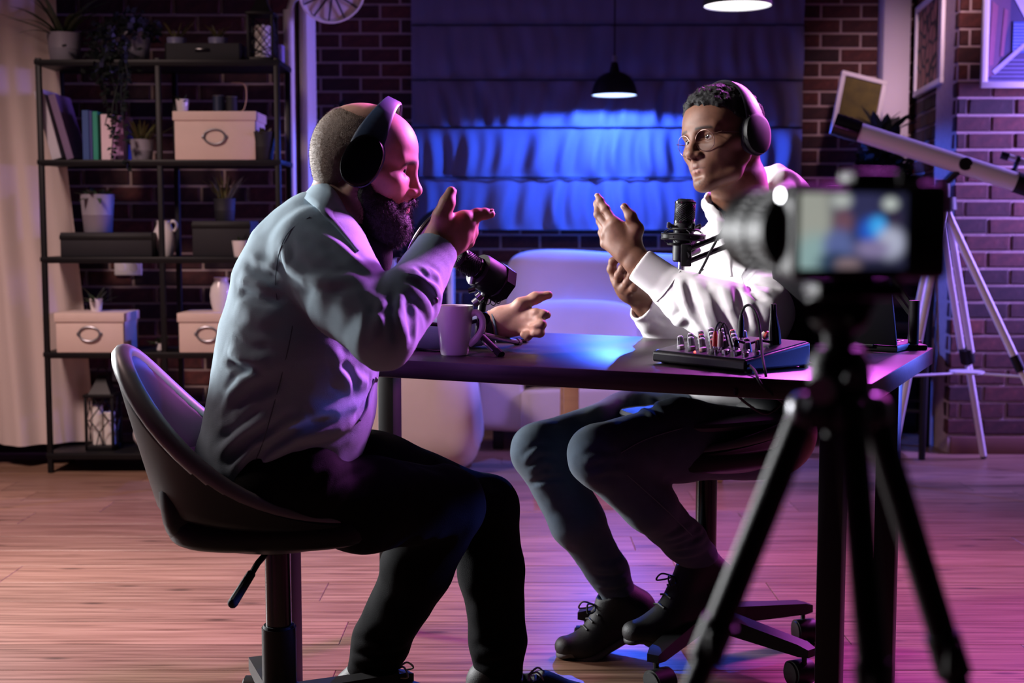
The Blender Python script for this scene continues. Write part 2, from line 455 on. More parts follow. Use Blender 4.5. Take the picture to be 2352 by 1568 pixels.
wx = wall_slab('wall_alcove_left', (-.992, 6.06, 0), (-1.12, 7.1, 0), .2, ZT)
wx.data.materials[0] = M['plaster']

def simple_box(name, c, size, m, kind='structure', r=.004):
    b = MB(); b.rbox(c, size, r); return tag(b.build(name, m), kind=kind)
M['skirting'] = mat('skirting', (.16, .07, .05), .6, 0, .2, 8, .1, 90)
M['skirting_dark'] = mat('skirting_dark', (.05, .03, .03), .6, 0, .2, 8)
simple_box('baseboard_left', (-2.1, 5.975, .045), (2.2, .02, .09), M['skirting_dark'])
simple_box('baseboard_right', (2.86, 5.93, .04), (1.7, .02, .08), M['skirting'])
simple_box('baseboard_back', (.5, 7.07, .045), (3.0, .02, .09), M['skirting_dark'])
simple_box('trim_1', (-.945, 6.14, 1.45), (.035, .27, 2.9), M['plaster'])          # white reveal board at the alcove corner
simple_box('trim_2', (2.02, 7.02, 1.45), (.14, .12, 2.9), M['plaster'])           # pale pilaster in the right corner
cb = MB(); cb.box((.3, 3.6, ZT+.03), (7.4, 7.6, .06)); tag(cb.build('ceiling', M['ceiling_paint'], None, 0), kind='structure')

for nm, a, b_ in (('wall_side_left', (-3.2, 0.0, 0), (-3.2, 6.0, 0)), ('wall_side_right', (3.7, 5.95, 0), (3.7, 0.0, 0))):
    w_ = wall_slab(nm, a, b_, .12, ZT); w_.data.materials[0] = M['dark_plaster']
# floor: boards laid left to right
def plank_mat():
    m = bpy.data.materials.new('plank'); m.use_nodes = True
    N, L = m.node_tree.nodes, m.node_tree.links; b = N['Principled BSDF']
    tc = N.new('ShaderNodeTexCoord'); oi = N.new('ShaderNodeObjectInfo'); ad = N.new('ShaderNodeVectorMath'); ad.operation = 'ADD'
    sc = N.new('ShaderNodeVectorMath'); sc.operation = 'SCALE'; sc.inputs['Scale'].default_value = 37.
    cm = N.new('ShaderNodeCombineXYZ'); L.new(oi.outputs['Random'], cm.inputs[0]); L.new(oi.outputs['Random'], cm.inputs[1]); L.new(cm.outputs[0], sc.inputs[0])
    L.new(tc.outputs['Object'], ad.inputs[0]); L.new(sc.outputs[0], ad.inputs[1])
    mp = N.new('ShaderNodeMapping'); mp.inputs['Scale'].default_value = (1.2, 34, 1); L.new(ad.outputs[0], mp.inputs['Vector'])
    nz = N.new('ShaderNodeTexNoise'); nz.inputs['Scale'].default_value = 2.2; nz.inputs['Detail'].default_value = 8; nz.inputs['Distortion'].default_value = .6
    L.new(mp.outputs[0], nz.inputs['Vector'])
    cr = N.new('ShaderNodeValToRGB'); e = cr.color_ramp.elements
    e[0].position = .30; e[0].color = (.11, .055, .034, 1); e[1].position = .72; e[1].color = (.35, .22, .15, 1)
    k = e.new(.5); k.color = (.245, .14, .092, 1)
    L.new(nz.outputs['Fac'], cr.inputs[0])
    mp2 = N.new('ShaderNodeMapping'); mp2.inputs['Scale'].default_value = (3, 12, 1); L.new(ad.outputs[0], mp2.inputs['Vector'])
    kn = N.new('ShaderNodeTexVoronoi'); kn.inputs['Scale'].default_value = 1.1; L.new(mp2.outputs[0], kn.inputs['Vector'])
    km = N.new('ShaderNodeMapRange'); km.inputs['From Min'].default_value = .05; km.inputs['From Max'].default_value = .16; km.inputs['To Min'].default_value = .35; L.new(kn.outputs['Distance'], km.inputs['Value'])
    mr = N.new('ShaderNodeMapRange'); mr.inputs['To Min'].default_value = .82; mr.inputs['To Max'].default_value = 1.15; L.new(oi.outputs['Random'], mr.inputs['Value'])
    mu = N.new('ShaderNodeMath'); mu.operation = 'MULTIPLY'; L.new(km.outputs[0], mu.inputs[0]); L.new(mr.outputs[0], mu.inputs[1])
    hs = N.new('ShaderNodeHueSaturation'); L.new(cr.outputs[0], hs.inputs['Color']); L.new(mu.outputs[0], hs.inputs['Value'])
    L.new(hs.outputs[0], b.inputs['Base Color']); b.inputs['Roughness'].default_value = .36; b.inputs['Specular IOR Level'].default_value = .35
    bp = N.new('ShaderNodeBump'); bp.inputs['Strength'].default_value = .25; bp.inputs['Distance'].default_value = .002
    L.new(nz.outputs['Fac'], bp.inputs['Height']); L.new(bp.outputs[0], b.inputs['Normal'])
    return m
M['plank'] = plank_mat()
M['floor_gap'] = mat('floor_gap', (.15, .08, .055), .8, 0, .2, 30)
fb = MB(); fb.box((.3, 3.6, -.03), (7.4, 7.6, .044)); floor = tag(fb.build('floor', M['floor_gap'], None, 0), kind='structure')
PL_MESH = {}
def plank_mesh(L, w):
    if L not in PL_MESH:
        m = MB(); m.rbox((0, 0, -.005), (L, w, .01), .0012, 1); PL_MESH[L] = m.mesh('plank', M['plank'], 30)
    return PL_MESH[L]
pw, rest = .19, MB()
for i in range(int(6.6/pw)+1):
    y = .62+pw*i; x = -2.75-rnd.uniform(0, 1.2)
    while x < 2.9:
        Lp = 1.28
        if x+Lp > -2.9:
            vy = project((x+Lp/2, y, 0))[1]
            o = bpy.data.objects.new('plank', plank_mesh(Lp, pw-.0014)); C.objects.link(o); o.parent = floor
            o.location = (x+Lp/2, y, rnd.uniform(-.0004, .0004)); o.rotation_euler = (rnd.uniform(-.001, .001), 0, 0)
        x += Lp+.0015
# ------------------------------------------------------------------ roman blind, pendant lamps, curtain
M['blind_fabric'] = mat('blind_fabric', (.145, .135, .18), .9, 0, .10, 30, .25, 500, stretch=(1, 1, .15))
YB = 6.98
xl, xr = at(946, 300, YB).x, at(1842, 300, YB).x
bt = thing('roman_blind', 'wide grey roman blind with horizontal seams covering the window', 'blind', ((xl+xr)/2, YB, 1.0))
zs = [2.62]+[at(1400, p, YB).z for p in (-60, 60, 186, 294, 409, 530)]
for k in range(6):
    za, zb = zs[k], zs[k+1]; seed = k*7.3
    def fn(u, v, za=za, zb=zb, seed=seed, k=k):
        x = xl+(xr-xl)*u; z = za+(zb-za)*v
        xx = x+.02*math.sin(v*3+seed+x*4)
        w = math.sin(xx*37+seed+1.6*math.sin(xx*6.1+seed))*.5+math.sin(xx*19.3-seed*2+v*.9)*.4+.42*math.sin(xx*71+seed*3+v)*(.6+.4*math.sin(xx*5+seed))
        soft = (.45+.55*v)*(.25 if k < 2 else .5 if k == 2 else 1.)
        y = YB - .044*w*soft*(.12+.88*math.sin(PI*min(max(v, 0), 1))**.6) - .016*math.sin(PI*min(v*1.02, 1))**.8*(.4+.6*v) - .004*(1 if v > .985 else 0)
        return Vector((x, y, z))
    b = MB(); b.grid(fn, 260, 14); o = b.build('blind_panel', M['blind_fabric'], bt, 80, world=True)
    r = MB(); r.tube([(xl+.004, YB-.016, zb+.003), (xr-.004, YB-.016, zb+.003)], .0038, 8); r.build('rod', M['black_plastic'], bt, world=True)
hb = MB(); hb.rbox(((xl+xr)/2, YB+.03, 2.64), (xr-xl+.02, .05, .06), .006); hb.build('headrail', M['white_paint'], bt, world=True)
# window behind it
wf = MB()
for c, s_ in ((((xl+xr)/2, 7.07, 1.16), (xr-xl-.1, .03, .05)), (((xl+xr)/2, 7.07, 2.55), (xr-xl-.1, .03, .05)), ((xl+.1, 7.07, 1.85), (.05, .03, 1.4)), ((xr-.1, 7.07, 1.85), (.05, .03, 1.4)), (((xl+xr)/2, 7.07, 1.85), (.05, .03, 1.4))): wf.rbox(c, s_, .005)
tag(wf.build('window_1', M['white_paint']), kind='structure')

M['lamp_inside'] = mat('lamp_inside', (.75, .78, .85), .5, 0, .02, 10)
def bulb_mat(col, s):
    return mat('bulb_glow', (.9, .9, .9), .3, 0, .01, 5, emit=col, estr=s)
def pendant(loc, R, label, power, col, glow):
    t = thing('pendant_lamp', label, 'lamp', loc, 0, None)
    H = R*1.22
    prof = [(R, 0), (R*.995, R*.06), (R*.95, R*.30), (R*.86, R*.55), (R*.70, R*.78), (R*.46, R*.93), (R*.24, R*1.0), (R*.20, R*1.16), (R*.15, R*1.36), (R*.12, R*1.42)]
    a = MB(); a.lathe(prof, 40, caps=False); a.lathe([(R*.12, R*1.42), (.0, R*1.42)], 40, caps=False); a.build('shade', M['black_metal'], t)
    b = MB(); b.lathe([(r_*.975, z_) for r_, z_ in prof[:7]]+[(0, R*.97)], 40, caps=False); b.build('shade_lining', M['lamp_inside'], t)
    g = MB(); g.lathe([(0, -.0), (R*.3, R*.0), (R*.90, R*.02), (R*.955, R*.05), (R*.90, R*.07), (0, R*.07)], 40, caps=False); dif = g.build('diffuser', bulb_mat(col, glow), t)
    c = MB(); c.tube([(0, 0, R*1.4), (0, 0, R*1.7)], .012, 12); c.build('cord_grip', M['grey_metal'] if R < .13 else M['black_metal'], t)
    d = MB(); d.tube([(0, 0, R*1.65), (0, 0, ZT-loc[2])], .004, 6); d.build('cord', M['black_plastic'], t)
    e = MB(); e.lathe([(.05, ZT-loc[2]-.02), (.055, ZT-loc[2]-.001)], 20); e.build('ceiling_rose', M['black_metal'], t)
    return t
LAMP1 = at(1411, 219, 6.62)
pendant(LAMP1, .115, 'black bell pendant lamp hanging before the blind, glowing blue white', 0, (.55, .75, 1.0), 2.2)
LAMP2 = at(1694, 14, 4.75)
pendant(LAMP2, .123, 'black pendant lamp at the top of the frame, only its bright rim seen', 0, (1.0, .98, .92), 1.6)
def spot(name, loc, target, power, col, angle, blend=.3, r=.03):
    d = bpy.data.lights.new(name, 'SPOT'); d.energy = power; d.color = col; d.spot_size = math.radians(angle); d.spot_blend = blend; d.shadow_soft_size = r
    o = bpy.data.objects.new(name, d); C.objects.link(o); o.location = loc
    o.rotation_euler = (Vector(target)-Vector(loc)).to_track_quat('-Z', 'Y').to_euler(); return o
spot('pendant_bulb_light', (LAMP1.x, LAMP1.y, LAMP1.z-.006), (LAMP1.x, LAMP1.y, 0), 215, (.035, .115, 1.0), 171, .12, .02)
spot('pendant_bulb_light', (LAMP2.x, LAMP2.y, LAMP2.z-.006), (LAMP2.x, LAMP2.y, 0), 6, (1.0, .85, .9), 150, .3, .05)

ct = thing('curtain', 'pale floor length curtain hanging left of the bookshelf', 'curtain', (-2.3, 5.55, 0))
def cfn(u, v):
    x = -3.05+1.05*u; z = .10+2.75*v
    a = math.sin(x*19+.8*math.sin(z*1.1+x*3))*.035+math.sin(x*41+z*.5)*.014+.010*math.sin(x*70+z*1.7)
    fl = .06*(1-v)**2
    return Vector((x+.16*u*(1-v)+(.012*math.sin(z*3.1)*(u**6)), 5.62-a*(1.1-.5*v)-fl+.10*u**5, z))
b = MB(); b.grid(cfn, 130, 40); b.build('curtain_cloth', M['curtain_fabric'], ct, 80, world=True)
r = MB(); r.tube([(-3.1, 5.62, 2.86), (-1.75, 5.62, 2.86)], .014, 12); r.build('curtain_rail', M['black_metal'], ct, world=True)
# ------------------------------------------------------------------ black metal bookshelf and what stands on it
YS, DS = 5.47, .27                      # front plane, depth
ZSH = [.085, .514, .913, 1.316, 1.725]
XL, XM, XR = -1.955, -1.462, -.972
bs = thing('bookshelf', 'black metal open bookshelf of two bays before the brick wall', 'bookshelf', ((XL+XR)/2, YS+DS/2, 0))
for x in (XL, XM, XR):
    for y in (YS, YS+DS):
        b = MB(); b.rbox((x, y, .866), (.022, .022, 1.732), .003); b.build('post', M['black_metal'], bs, world=True)
for z in ZSH:
    b = MB(); b.rbox(((XL+XR)/2, YS+DS/2, z-.010), (XR-XL+.03, DS+.026, .020), .003); b.build('shelf_board', M['black_metal'], bs, world=True)
    for y in (YS-.002, YS+DS+.002):
        b = MB(); b.rbox(((XL+XR)/2, y, z-.013), (XR-XL, .02, .026), .002); b.build('rail', M['black_metal'], bs, world=True)
def sx(px, Y=YS+.1): return (px-1176)/FPX*Y/1.0 * (1.0)
def SX(px, z, Y):
    'x of the pixel column px at height z and depth Y'
    return (px-1176)/FPX*(Y*_cp-(z-HC)*_sp)
# plants
def blade_leaf(L, w, droop, az, lift, base=(0, 0, 0), n=7, curl=.25):
    'one long arching leaf'
    m = MB(); vs = []; fs = []
    d = Vector((math.cos(az), math.sin(az), 0)); s_ = Vector((-d.y, d.x, 0))
    for i in range(n+1):
        t = i/n; p = Vector(base)+d*(L*t*math.cos(lift*(1-.3*t)))+Vector((0, 0, L*(math.sin(lift)*t-droop*t*t)))
        ww = w*(math.sin(PI*min(1, .12+.88*t))**.7 if t < 1 else .02)
        vs += [p-s_*ww, p-Vector((0, 0, ww*curl)), p+s_*ww]
    for i in range(n):
        a = i*3; fs += [(a, a+1, a+4, a+3), (a+1, a+2, a+5, a+4)]
    m._add(vs, fs); return m
def pot_profile(r0, r1, h, lip=.004):
    return [(0, 0), (r0*.96, 0), (r0, .003), (r0+(r1-r0)*.45, h*.45), (r0+(r1-r0)*.45+.0012, h*.46), (r0+(r1-r0)*.48, h*.48), (r1, h-.003), (r1, h), (r1-lip, h), (r1-lip, h-.02), (0, h-.022)]
rl = random.Random(5)
def pot_plant(name, label, loc, r0, r1, h, leaves, potmat='grey_ceramic', group=None, leafmat='leaf', square=False):
    t = thing(name, label, 'plant', loc, 0, group)
    b = MB(); b.lathe(pot_profile(r0, r1, h), 28, caps=False); b.build('pot', M[potmat], t)
    s_ = MB(); s_.lathe([(0, h-.018), (r1-.005, h-.018)], 20, caps=False); s_.build('soil', M['soil'], t)
    for lf in leaves: lf.build('leaf', M[leafmat], t, 0)
    return t
def tuft(n, L, w, r, h, lift=(.5, 1.35), droop=(.1, .5)):
    out = []
    for i in range(n):
        az = 2*PI*i/n+rl.uniform(-.3, .3); k = rl.random()
        out.append(blade_leaf(L*rl.uniform(.6, 1), w*rl.uniform(.7, 1.1), rl.uniform(*droop), az, rl.uniform(*lift), (r*k*math.cos(az), r*k*math.sin(az), h-.02)))
    return out
def fluff(R, n, leaf=.012, seed=1, squash=.8, z=0):
    'dense small foliage, joined'
    r = random.Random(seed); m = MB()
    for i in range(n):
        d = Vector((r.gauss(0, 1), r.gauss(0, 1), r.gauss(0, 1))).normalized(); p = d*R*r.uniform(.35, 1); p.z = abs(p.z)*squash+z
        a = Vector((r.gauss(0, 1), r.gauss(0, 1), r.gauss(0, 1)+.6)).normalized()*leaf*r.uniform(.7, 1.4); b = a.orthogonal().normalized()*leaf*.42
        m._add([p, p+a*.5+b, p+a, p+a*.5-b], [(0, 1, 2, 3)])
    return m
z5, z4, z3, z2, z1 = ZSH[4], ZSH[3], ZSH[2], ZSH[1], ZSH[0]
yc = YS+DS/2-.02
# top shelf
lv = tuft(26, .34, .011, .03, .12, (.35, 1.35), (.15, .55))
lv.append(blade_leaf(.34, .007, .10, PI*1.02, .42, (-.03, 0, .12)))
pot_plant('spider_plant', 'spider plant with long arching leaves in grey pot, atop the shelf beside the curtain', (SX(148, z5+.06, yc), yc, z5), .058, .071, .122, lv, leafmat='leaf')
def trailing(loc):
    t = thing('ivy_plant', 'trailing dark plant spilling over the top shelf edge from a grey pot', 'plant', loc)
    b = MB(); b.lathe(pot_profile(.06, .076, .13), 28, caps=False); b.build('pot', M['grey_ceramic'], t)
    s_ = MB(); s_.lathe([(0, .112), (.07, .112)], 20, caps=False); s_.build('soil', M['soil'], t)
    r = random.Random(3); f = fluff(.13, 420, .03, 4, .9, .10); f.M = Matrix.Translation((-.06, -.05, 0))
    for i in range(300):
        p = Vector((-.075+r.gauss(0, .045), -.11+r.gauss(0, .025), r.uniform(-.06, .15))); a = Vector((r.gauss(0, 1), r.gauss(0, .5), r.gauss(0, 1)-.5)).normalized()*.03; c = a.orthogonal().normalized()*.012
        f.M = Matrix(); f._add([p, p+a*.5+c, p+a, p+a*.5-c], [(0, 1, 2, 3)])
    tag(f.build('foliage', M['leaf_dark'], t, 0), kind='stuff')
    for q in range(6):
        pts = []; x0 = -.09+.022*q; ln = (.20, .34, .48, .40, .52, .26)[q]
        for k in range(9):
            u = k/8; pts.append((x0+.012*math.sin(q*2+u*7)-.02*u*(q % 2), -.13-.012*math.sin(u*5+q)-.02, .10-.03-(ln*u)))
        b = MB(); b.tube(pts, .0022, 5)
        for k in range(34):
            p = Vector(pts[0]).lerp(Vector(pts[-1]), rl.random()); i = rl.randrange(8); u = rl.random(); p = Vector(pts[i]).lerp(Vector(pts[i+1]), u)
            a = Vector((rl.gauss(0, 1), rl.gauss(0, .6), -.5+rl.gauss(0, .5))).normalized()*.026; c = a.orthogonal().normalized()*.010
            b._add([p, p+a*.5+c, p+a, p+a*.5-c], [(0, 1, 2, 3)])
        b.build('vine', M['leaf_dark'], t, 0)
trailing((SX(306, z5+.06, yc+.02), yc+.02, z5))
def tray(name, label, cat, x, y, z, sx_, sy_, sz_, m):
    t = thing(name, label, cat, (x, y, z))
    b = MB(); w = .008
    b.rbox((0, 0, w/2), (sx_, sy_, w), .002)
    for s in (-1, 1): b.rbox((s*(sx_/2-w/2), 0, sz_/2), (w, sy_, sz_), .002); b.rbox((0, s*(sy_/2-w/2), sz_/2), (sx_, w, sz_), .002)
    b.build('body', M[m], t); h = MB(); h.rbox((0, -sy_/2-.003, sz_*.62), (.06, .006, .014), .002); h.build('handle_slot', M['black_gloss'], t)
    return t
M['dark_box'] = mat('dark_box', (.0055, .0055, .009), .7, 0, .2, 30, .1, 300)
xa, xb = SX(388, z5, yc), SX(560, z5, yc)
tray('storage_crate', 'long dark crate on the top shelf holding two small plants', 'crate', (xa+xb)/2, yc+.02, z5, xb-xa, .17, .075, 'dark_box')
M['blue_glaze'] = mat('blue_glaze', (.22, .22, .36), .4, 0, .1, 20)
for px, lab in ((405, 'small plant in pale glazed pot, nearer the ivy in the top crate'), (500, 'small plant in pale glazed pot, nearer the lantern in the top crate')):
    pot_plant('potted_plant', lab, (SX(px, z5+.1, yc+.01), yc+.01, z5+.01), .03, .040, .095, tuft(14, .12, .006, .015, .10, (.7, 1.45), (0, .3)), 'blue_glaze', leafmat='leaf_yellow')
def lantern(loc, label, w, h, ncand, lattice):
    t = thing('lantern', label, 'lantern', loc)
    b = MB(); b.rbox((0, 0, .01), (w, w, .02), .003); b.build('base', M['black_metal'], t)
    for sx_ in (-1, 1):
        for sy_ in (-1, 1):
            p = MB(); p.rbox((sx_*(w/2-.006), sy_*(w/2-.006), h/2), (.012, .012, h), .002); p.build('post', M['black_metal'], t)
    p = MB(); p.rbox((0, 0, h), (w*1.06, w*1.06, .012), .002); p.lathe([(w*.55, h+.006), (w*.30, h+.05), (w*.22, h+.075), (.0, h+.08)], 4, Matrix.Rotation(PI/4, 4, 'Z')); p.build('roof', M['black_metal'], t)
    p = MB(); p.tube([(.022*math.cos(a), 0, h+.095+.022*math.sin(a)) for a in [2*PI*k/14 for k in range(15)]], .0025, 6); p.build('ring', M['black_metal'], t)
    fz = [(-1, 0), (1, 0), (0, -1), (0, 1)]
    for a, c in fz:
        g = MB()
        q = lambda u, z: ((a*(w/2-.004) if a else u), (c*(w/2-.004) if c else u), z)
        x = w/2-.012
        if lattice:
            for s_ in np.linspace(-1, 1, 4):
                g.tube([q(-x, .02+(h-.03)*max(0, s_*.5)), q(x, .02+(h-.03)*min(1, s_*.5+.75))], .0022, 4)
                g.tube([q(x, .02+(h-.03)*max(0, s_*.5)), q(-x, .02+(h-.03)*min(1, s_*.5+.75))], .0022, 4)
        else:
            for A, B in (((-.3*x, .02), (0, h*.33)), ((.3*x, .02), (0, h*.33)), ((0, h*.33), (-x*.8, h*.55)), ((0, h*.33), (x*.8, h*.55)), ((-x*.8, h*.55), (0, h*.78)), ((x*.8, h*.55), (0, h*.78)), ((0, h*.78), (-x*.5, h)), ((0, h*.78), (x*.5, h)), ((-x, h*.55), (-x*.8, h*.55)), ((x, h*.55), (x*.8, h*.55))):
                g.tube([q(*A), q(*B)], .0026, 4)
        g.build('lattice', M['black_metal'], t)
    cs = MB()
    for k in range(ncand):
        cx = (k-(ncand-1)/2)*.052; ch = (.17, .14)[k % 2] if ncand > 1 else .135
        cs2 = MB(); cs2.frame(Matrix.Translation((cx, .0, .02))); cs2.lathe([(0, 0), (.024 if ncand > 1 else .036, 0), (.024 if ncand > 1 else .036, ch-.004), (.020 if ncand > 1 else .030, ch), (.0, ch-.003)], 20, caps=False); cs2.tube([(0, 0, ch-.004), (.001, 0, ch+.008)], .001, 4); cs2.build('candle', M['wax'], t)
    return t
lantern((SX(603, z5+.1, yc), yc, z5), 'black lattice lantern with one white candle on the top shelf', .112, .20, 1, True)
M['lilac_box'] = mat('lilac_box', (.30, .26, .55), .6, 0, .05, 20)
def small_box(name, label, cat, loc, size, m, parts=True):
    t = thing(name, label, cat, loc)
    b = MB(); b.rbox((0, 0, size[2]*.44), (size[0], size[1], size[2]*.88), .003); b.build('body', M[m], t)
    b = MB(); b.rbox((0, 0, size[2]*.93), (size[0]*1.03, size[1]*1.03, size[2]*.14), .003); b.build('lid', M[m], t)
small_box('gift_box', 'slim lilac box standing at the shelf top beside the lattice lantern', 'box', (SX(645, z5+.03, yc+.08), yc+.08, z5), (.024, .06, .085), 'lilac_box')

# second shelf: books
def book(label, px, w, h, d, col, lean=0, z=z4, zoff=0):
    m = mat('book_cover', col, .6, 0, .06, 25, .05, 200)
    x = SX(px, z+h/2, YS+.03)
    t = thing('book', label, 'book', (x, YS+.03, z+.001), 0, 'books on the second shelf', rot=(0, lean, 0))
    c = MB(); r = .0025
    for s in (0, 1): c.rbox((s*(w-r), d/2, h/2), (r, d, h), .001, 1)
    c.rbox((w/2-r/2, .001, h/2), (w, .003, h), .001, 1); c.build('cover', m, t)
    p = MB(); p.rbox((w/2-r/2, d/2+.001, h/2), (w-r*1.5, d-.006, h-.008), .001, 1); p.build('pages', M['wax'], t)
    return t
book('large pale book leaning against the post of the bookshelf', 118, .040, .290, .19, (.50, .47, .52), -.24)
book('large mauve book leaning behind the pale leaning book', 152, .030, .275, .19, (.16, .10, .20), -.26)
book('blue book, tallest upright one beside the leaning pair', 190, .027, .205, .15, (.025, .07, .24))
book('thin navy book between the blue and the green book', 206, .013, .203, .15, (.03, .035, .19))
book('green upright book next to the white book', 214, .021, .200, .15, (.012, .26, .17))
book('white upright book between the green and the lilac one', 233, .045, .188, .15, (.74, .56, .62))
book('lilac book at the end of the upright row', 259, .044, .182, .15, (.40, .20, .42))
pot_plant('potted_plant', 'bushy plant in grey pot between the books and middle post', (SX(326, z4+.05, yc-.03), yc-.03, z4), .042, .049, .088, tuft(26, .17, .007, .03, .088, (.6, 1.4), (0, .35)), leafmat='leaf_yellow')
def storage_box(label, x0, x1, z, h, d=.23, yoff=-.02):
    t = thing('storage_box', label, 'box', ((x0+x1)/2, YS+d/2+yoff, z), 0, None)
    w = x1-x0; lh = .038
    b = MB(); b.rbox((0, 0, (h-lh)/2+.004), (w-.012, d-.012, h-lh+.01), .003); b.build('body', M['beige_card'], t)
    l = MB(); l.rbox((0, 0, h-lh/2), (w, d, lh), .003); l.build('lid', M['beige_card'], t)
    e = MB(); n = 40; Rm = .030
    for s in (0,):
        e.tube([(1.45*Rm*math.cos(2*PI*k/n), -d/2+.002-.004, h*.47+Rm*math.sin(2*PI*k/n)) for k in range(n+1)], .0042, 8, caps=False)
        for q in (-1, 1): e.rbox((q*1.55*Rm, -d/2+.003, h*.47), (.014, .006, .014), .002)
    e.build('label_ring', M['grey_metal'], t)
    c = MB(); c.lathe([(0, 0), (.027, 0), (.027, .002), (0, .002)], 28, Matrix.Translation((0, -d/2+.0045, h*.47)) @ Matrix.Diagonal((1.42, 1, 1, 1)) @ Matrix.Rotation(PI/2, 4, 'X'), caps=False); c.build('label_card', M['beige_card'], t)
    return t
yb = YS-.01
storage_box('largest beige lidded box with oval ring, on the second shelf', SX(398, z4+.1, yb), SX(590, z4+.1, yb), z4, .198)
storage_box('beige lidded box with oval ring on the lower shelf beside the curtain', SX(126, z2+.1, yb), SX(287, z2+.1, yb), z2, .165)
storage_box('beige lidded box with oval ring half hidden by the denim shirt', SX(408, z2+.1, yb), SX(545, z2+.1, yb), z2, .165)
tiny = [tuft(9, .06, .006, .008, .05, (.6, 1.4), (0, .3)) for _ in range(6)]
def mini_pot(label, px, z, y=yc-.02, r=.028, h=.058, lf=None, lm='leaf'):
    return pot_plant('mini_plant', label, (SX(px, z+.03, y), y, z), r*.78, r, h, lf or tuft(10, .07, .007, .012, h, (.5, 1.4), (0, .4)), 'white_ceramic', leafmat=lm)
mini_pot('tiny plant in white pot on top of the largest beige box', 419, z4+.198)
mini_pot('tiny plant in white pot on the beige box beside the curtain', 221, z2+.165, h=.055, lf=tuft(16, .09, .010, .02, .055, (.3, 1.3), (0, .5)))
mini_pot('smallest plant in white pot on the lower shelf by the middle post', 368, z2, r=.02, h=.042, lf=tuft(14, .06, .009, .015, .042, (.4, 1.3), (0, .5)))
mini_pot('white pot at the shelf edge just behind the denim shoulder', 553, z3, y=YS+.02, r=.036, h=.068)
def can(label, px, z, r, h, m):
    t = thing('tin_can', label, 'can', (SX(px, z+h/2, yc), yc, z))
    b = MB(); b.lathe([(0, 0), (r, 0), (r, h-.003), (r-.003, h), (r-.003, h-.01), (0, h-.012)], 24, caps=False); b.build('body', M[m], t)
    q = MB(); q.tube([(r*math.cos(a), r*math.sin(a), h-.004) for a in [2*PI*k/20 for k in range(21)]], .0018, 5, caps=False); q.build('rim', M['grey_metal'], t)
M['blue_tin'] = mat('blue_tin', (.03, .04, .08), .4, .3, .1, 20)
can('dark tin nearer the white pot on the largest beige box', 502, z4+.198, .024, .078, 'blue_tin')
can('dark tin nearer the wire loop on the largest beige box', 532, z4+.198, .024, .074, 'dark_box')
wl_ = thing('wire_ornament', 'thin brown wire loop standing on the largest beige box', 'ornament', (SX(560, z4+.25, yc), yc, z4+.198))
b = MB(); b.tube(smooth_path([(-.03, 0, .004), (.0, 0, .02), (.012, 0, .08), (.0, 0, .125), (-.05, 0, .13)]), .0022, 6); b.build('wire', M['pale_wood'], wl_)
b = MB(); b.lathe([(0, 0), (.02, 0), (.018, .006), (0, .006)], 16, Matrix.Translation((-.03, 0, 0)), caps=False); b.build('foot', M['black_metal'], wl_)
pot_plant('potted_plant', 'low succulent in dark square pot at the right of the beige box', (SX(607, z4+.05, YS+.02), YS+.02, z4), .036, .050, .115, tuft(26, .05, .010, .03, .115, (.2, 1.3), (0, .3)), 'dark_box', leafmat='leaf_yellow')
# third shelf
def dark_box(label, x0, x1, z, h, d=.2):
    t = thing('dark_crate', label, 'crate', ((x0+x1)/2, YS+d/2+.01, z))
    b = MB(); b.rbox((0, 0, h/2), (x1-x0, d, h), .004); b.build('body', M['dark_box'], t)
    b = MB(); b.rbox((0, -d/2-.001, h-.02), (x1-x0+.004, .006, .02), .002); b.build('rim', M['black_plastic'], t)
dark_box('long low black crate under the grey pot on the third shelf', SX(137, z3, YS), SX(348, z3, YS), z3, .102)
pot_plant('potted_plant', 'plant in wide grey pot standing on the long black crate', (SX(225, z3+.16, yc-.02), yc-.02, z3+.102), .058, .070, .160, tuft(18, .12, .012, .04, .16, (.2, 1.3), (.1, .5)), leafmat='leaf')
dark_box('taller black crate on the third shelf beside the white jug', SX(441, z3, YS), SX(575, z3, YS), z3, .150)
pot_plant('potted_plant', 'dark tall tufted plant on top of the taller black crate', (SX(516, z3+.2, yc), yc, z3+.150), .040, .046, .095, tuft(34, .14, .005, .03, .095, (1.0, 1.5), (0, .15)), 'dark_box', leafmat='leaf_yellow')
def jug(label, loc, h, r):
    t = thing('jug', label, 'jug', loc)
    p = [(0, 0), (r*.72, 0), (r*.76, .004), (r*.93, h*.25), (r, h*.48), (r*.90, h*.70), (r*.66, h*.86), (r*.60, h*.93), (r*.66, h), (r*.60, h), (r*.54, h*.93), (r*.6, h*.84), (0, h*.3)]
    b = MB(); b.lathe(p, 32, caps=False); b.build('body', M['white_ceramic'], t)
    q = MB(); q.tube(smooth_path([(r*.55, 0, h*.93), (r*.85, 0, h*.985), (r*1.12, 0, h*.92), (r*1.15, 0, h*.82), (r*.92, 0, h*.70)]), .006, 8); q.build('handle', M['white_ceramic'], t)
jug('white jug with handle by the middle post on the third shelf', (SX(377, z3+.07, YS+.12), YS+.12, z3), .152, .047)
jug('white jug standing on the lower beige box beside the denim shirt', (SX(508, z2+.24, yc), yc, z2+.165), .145, .048)
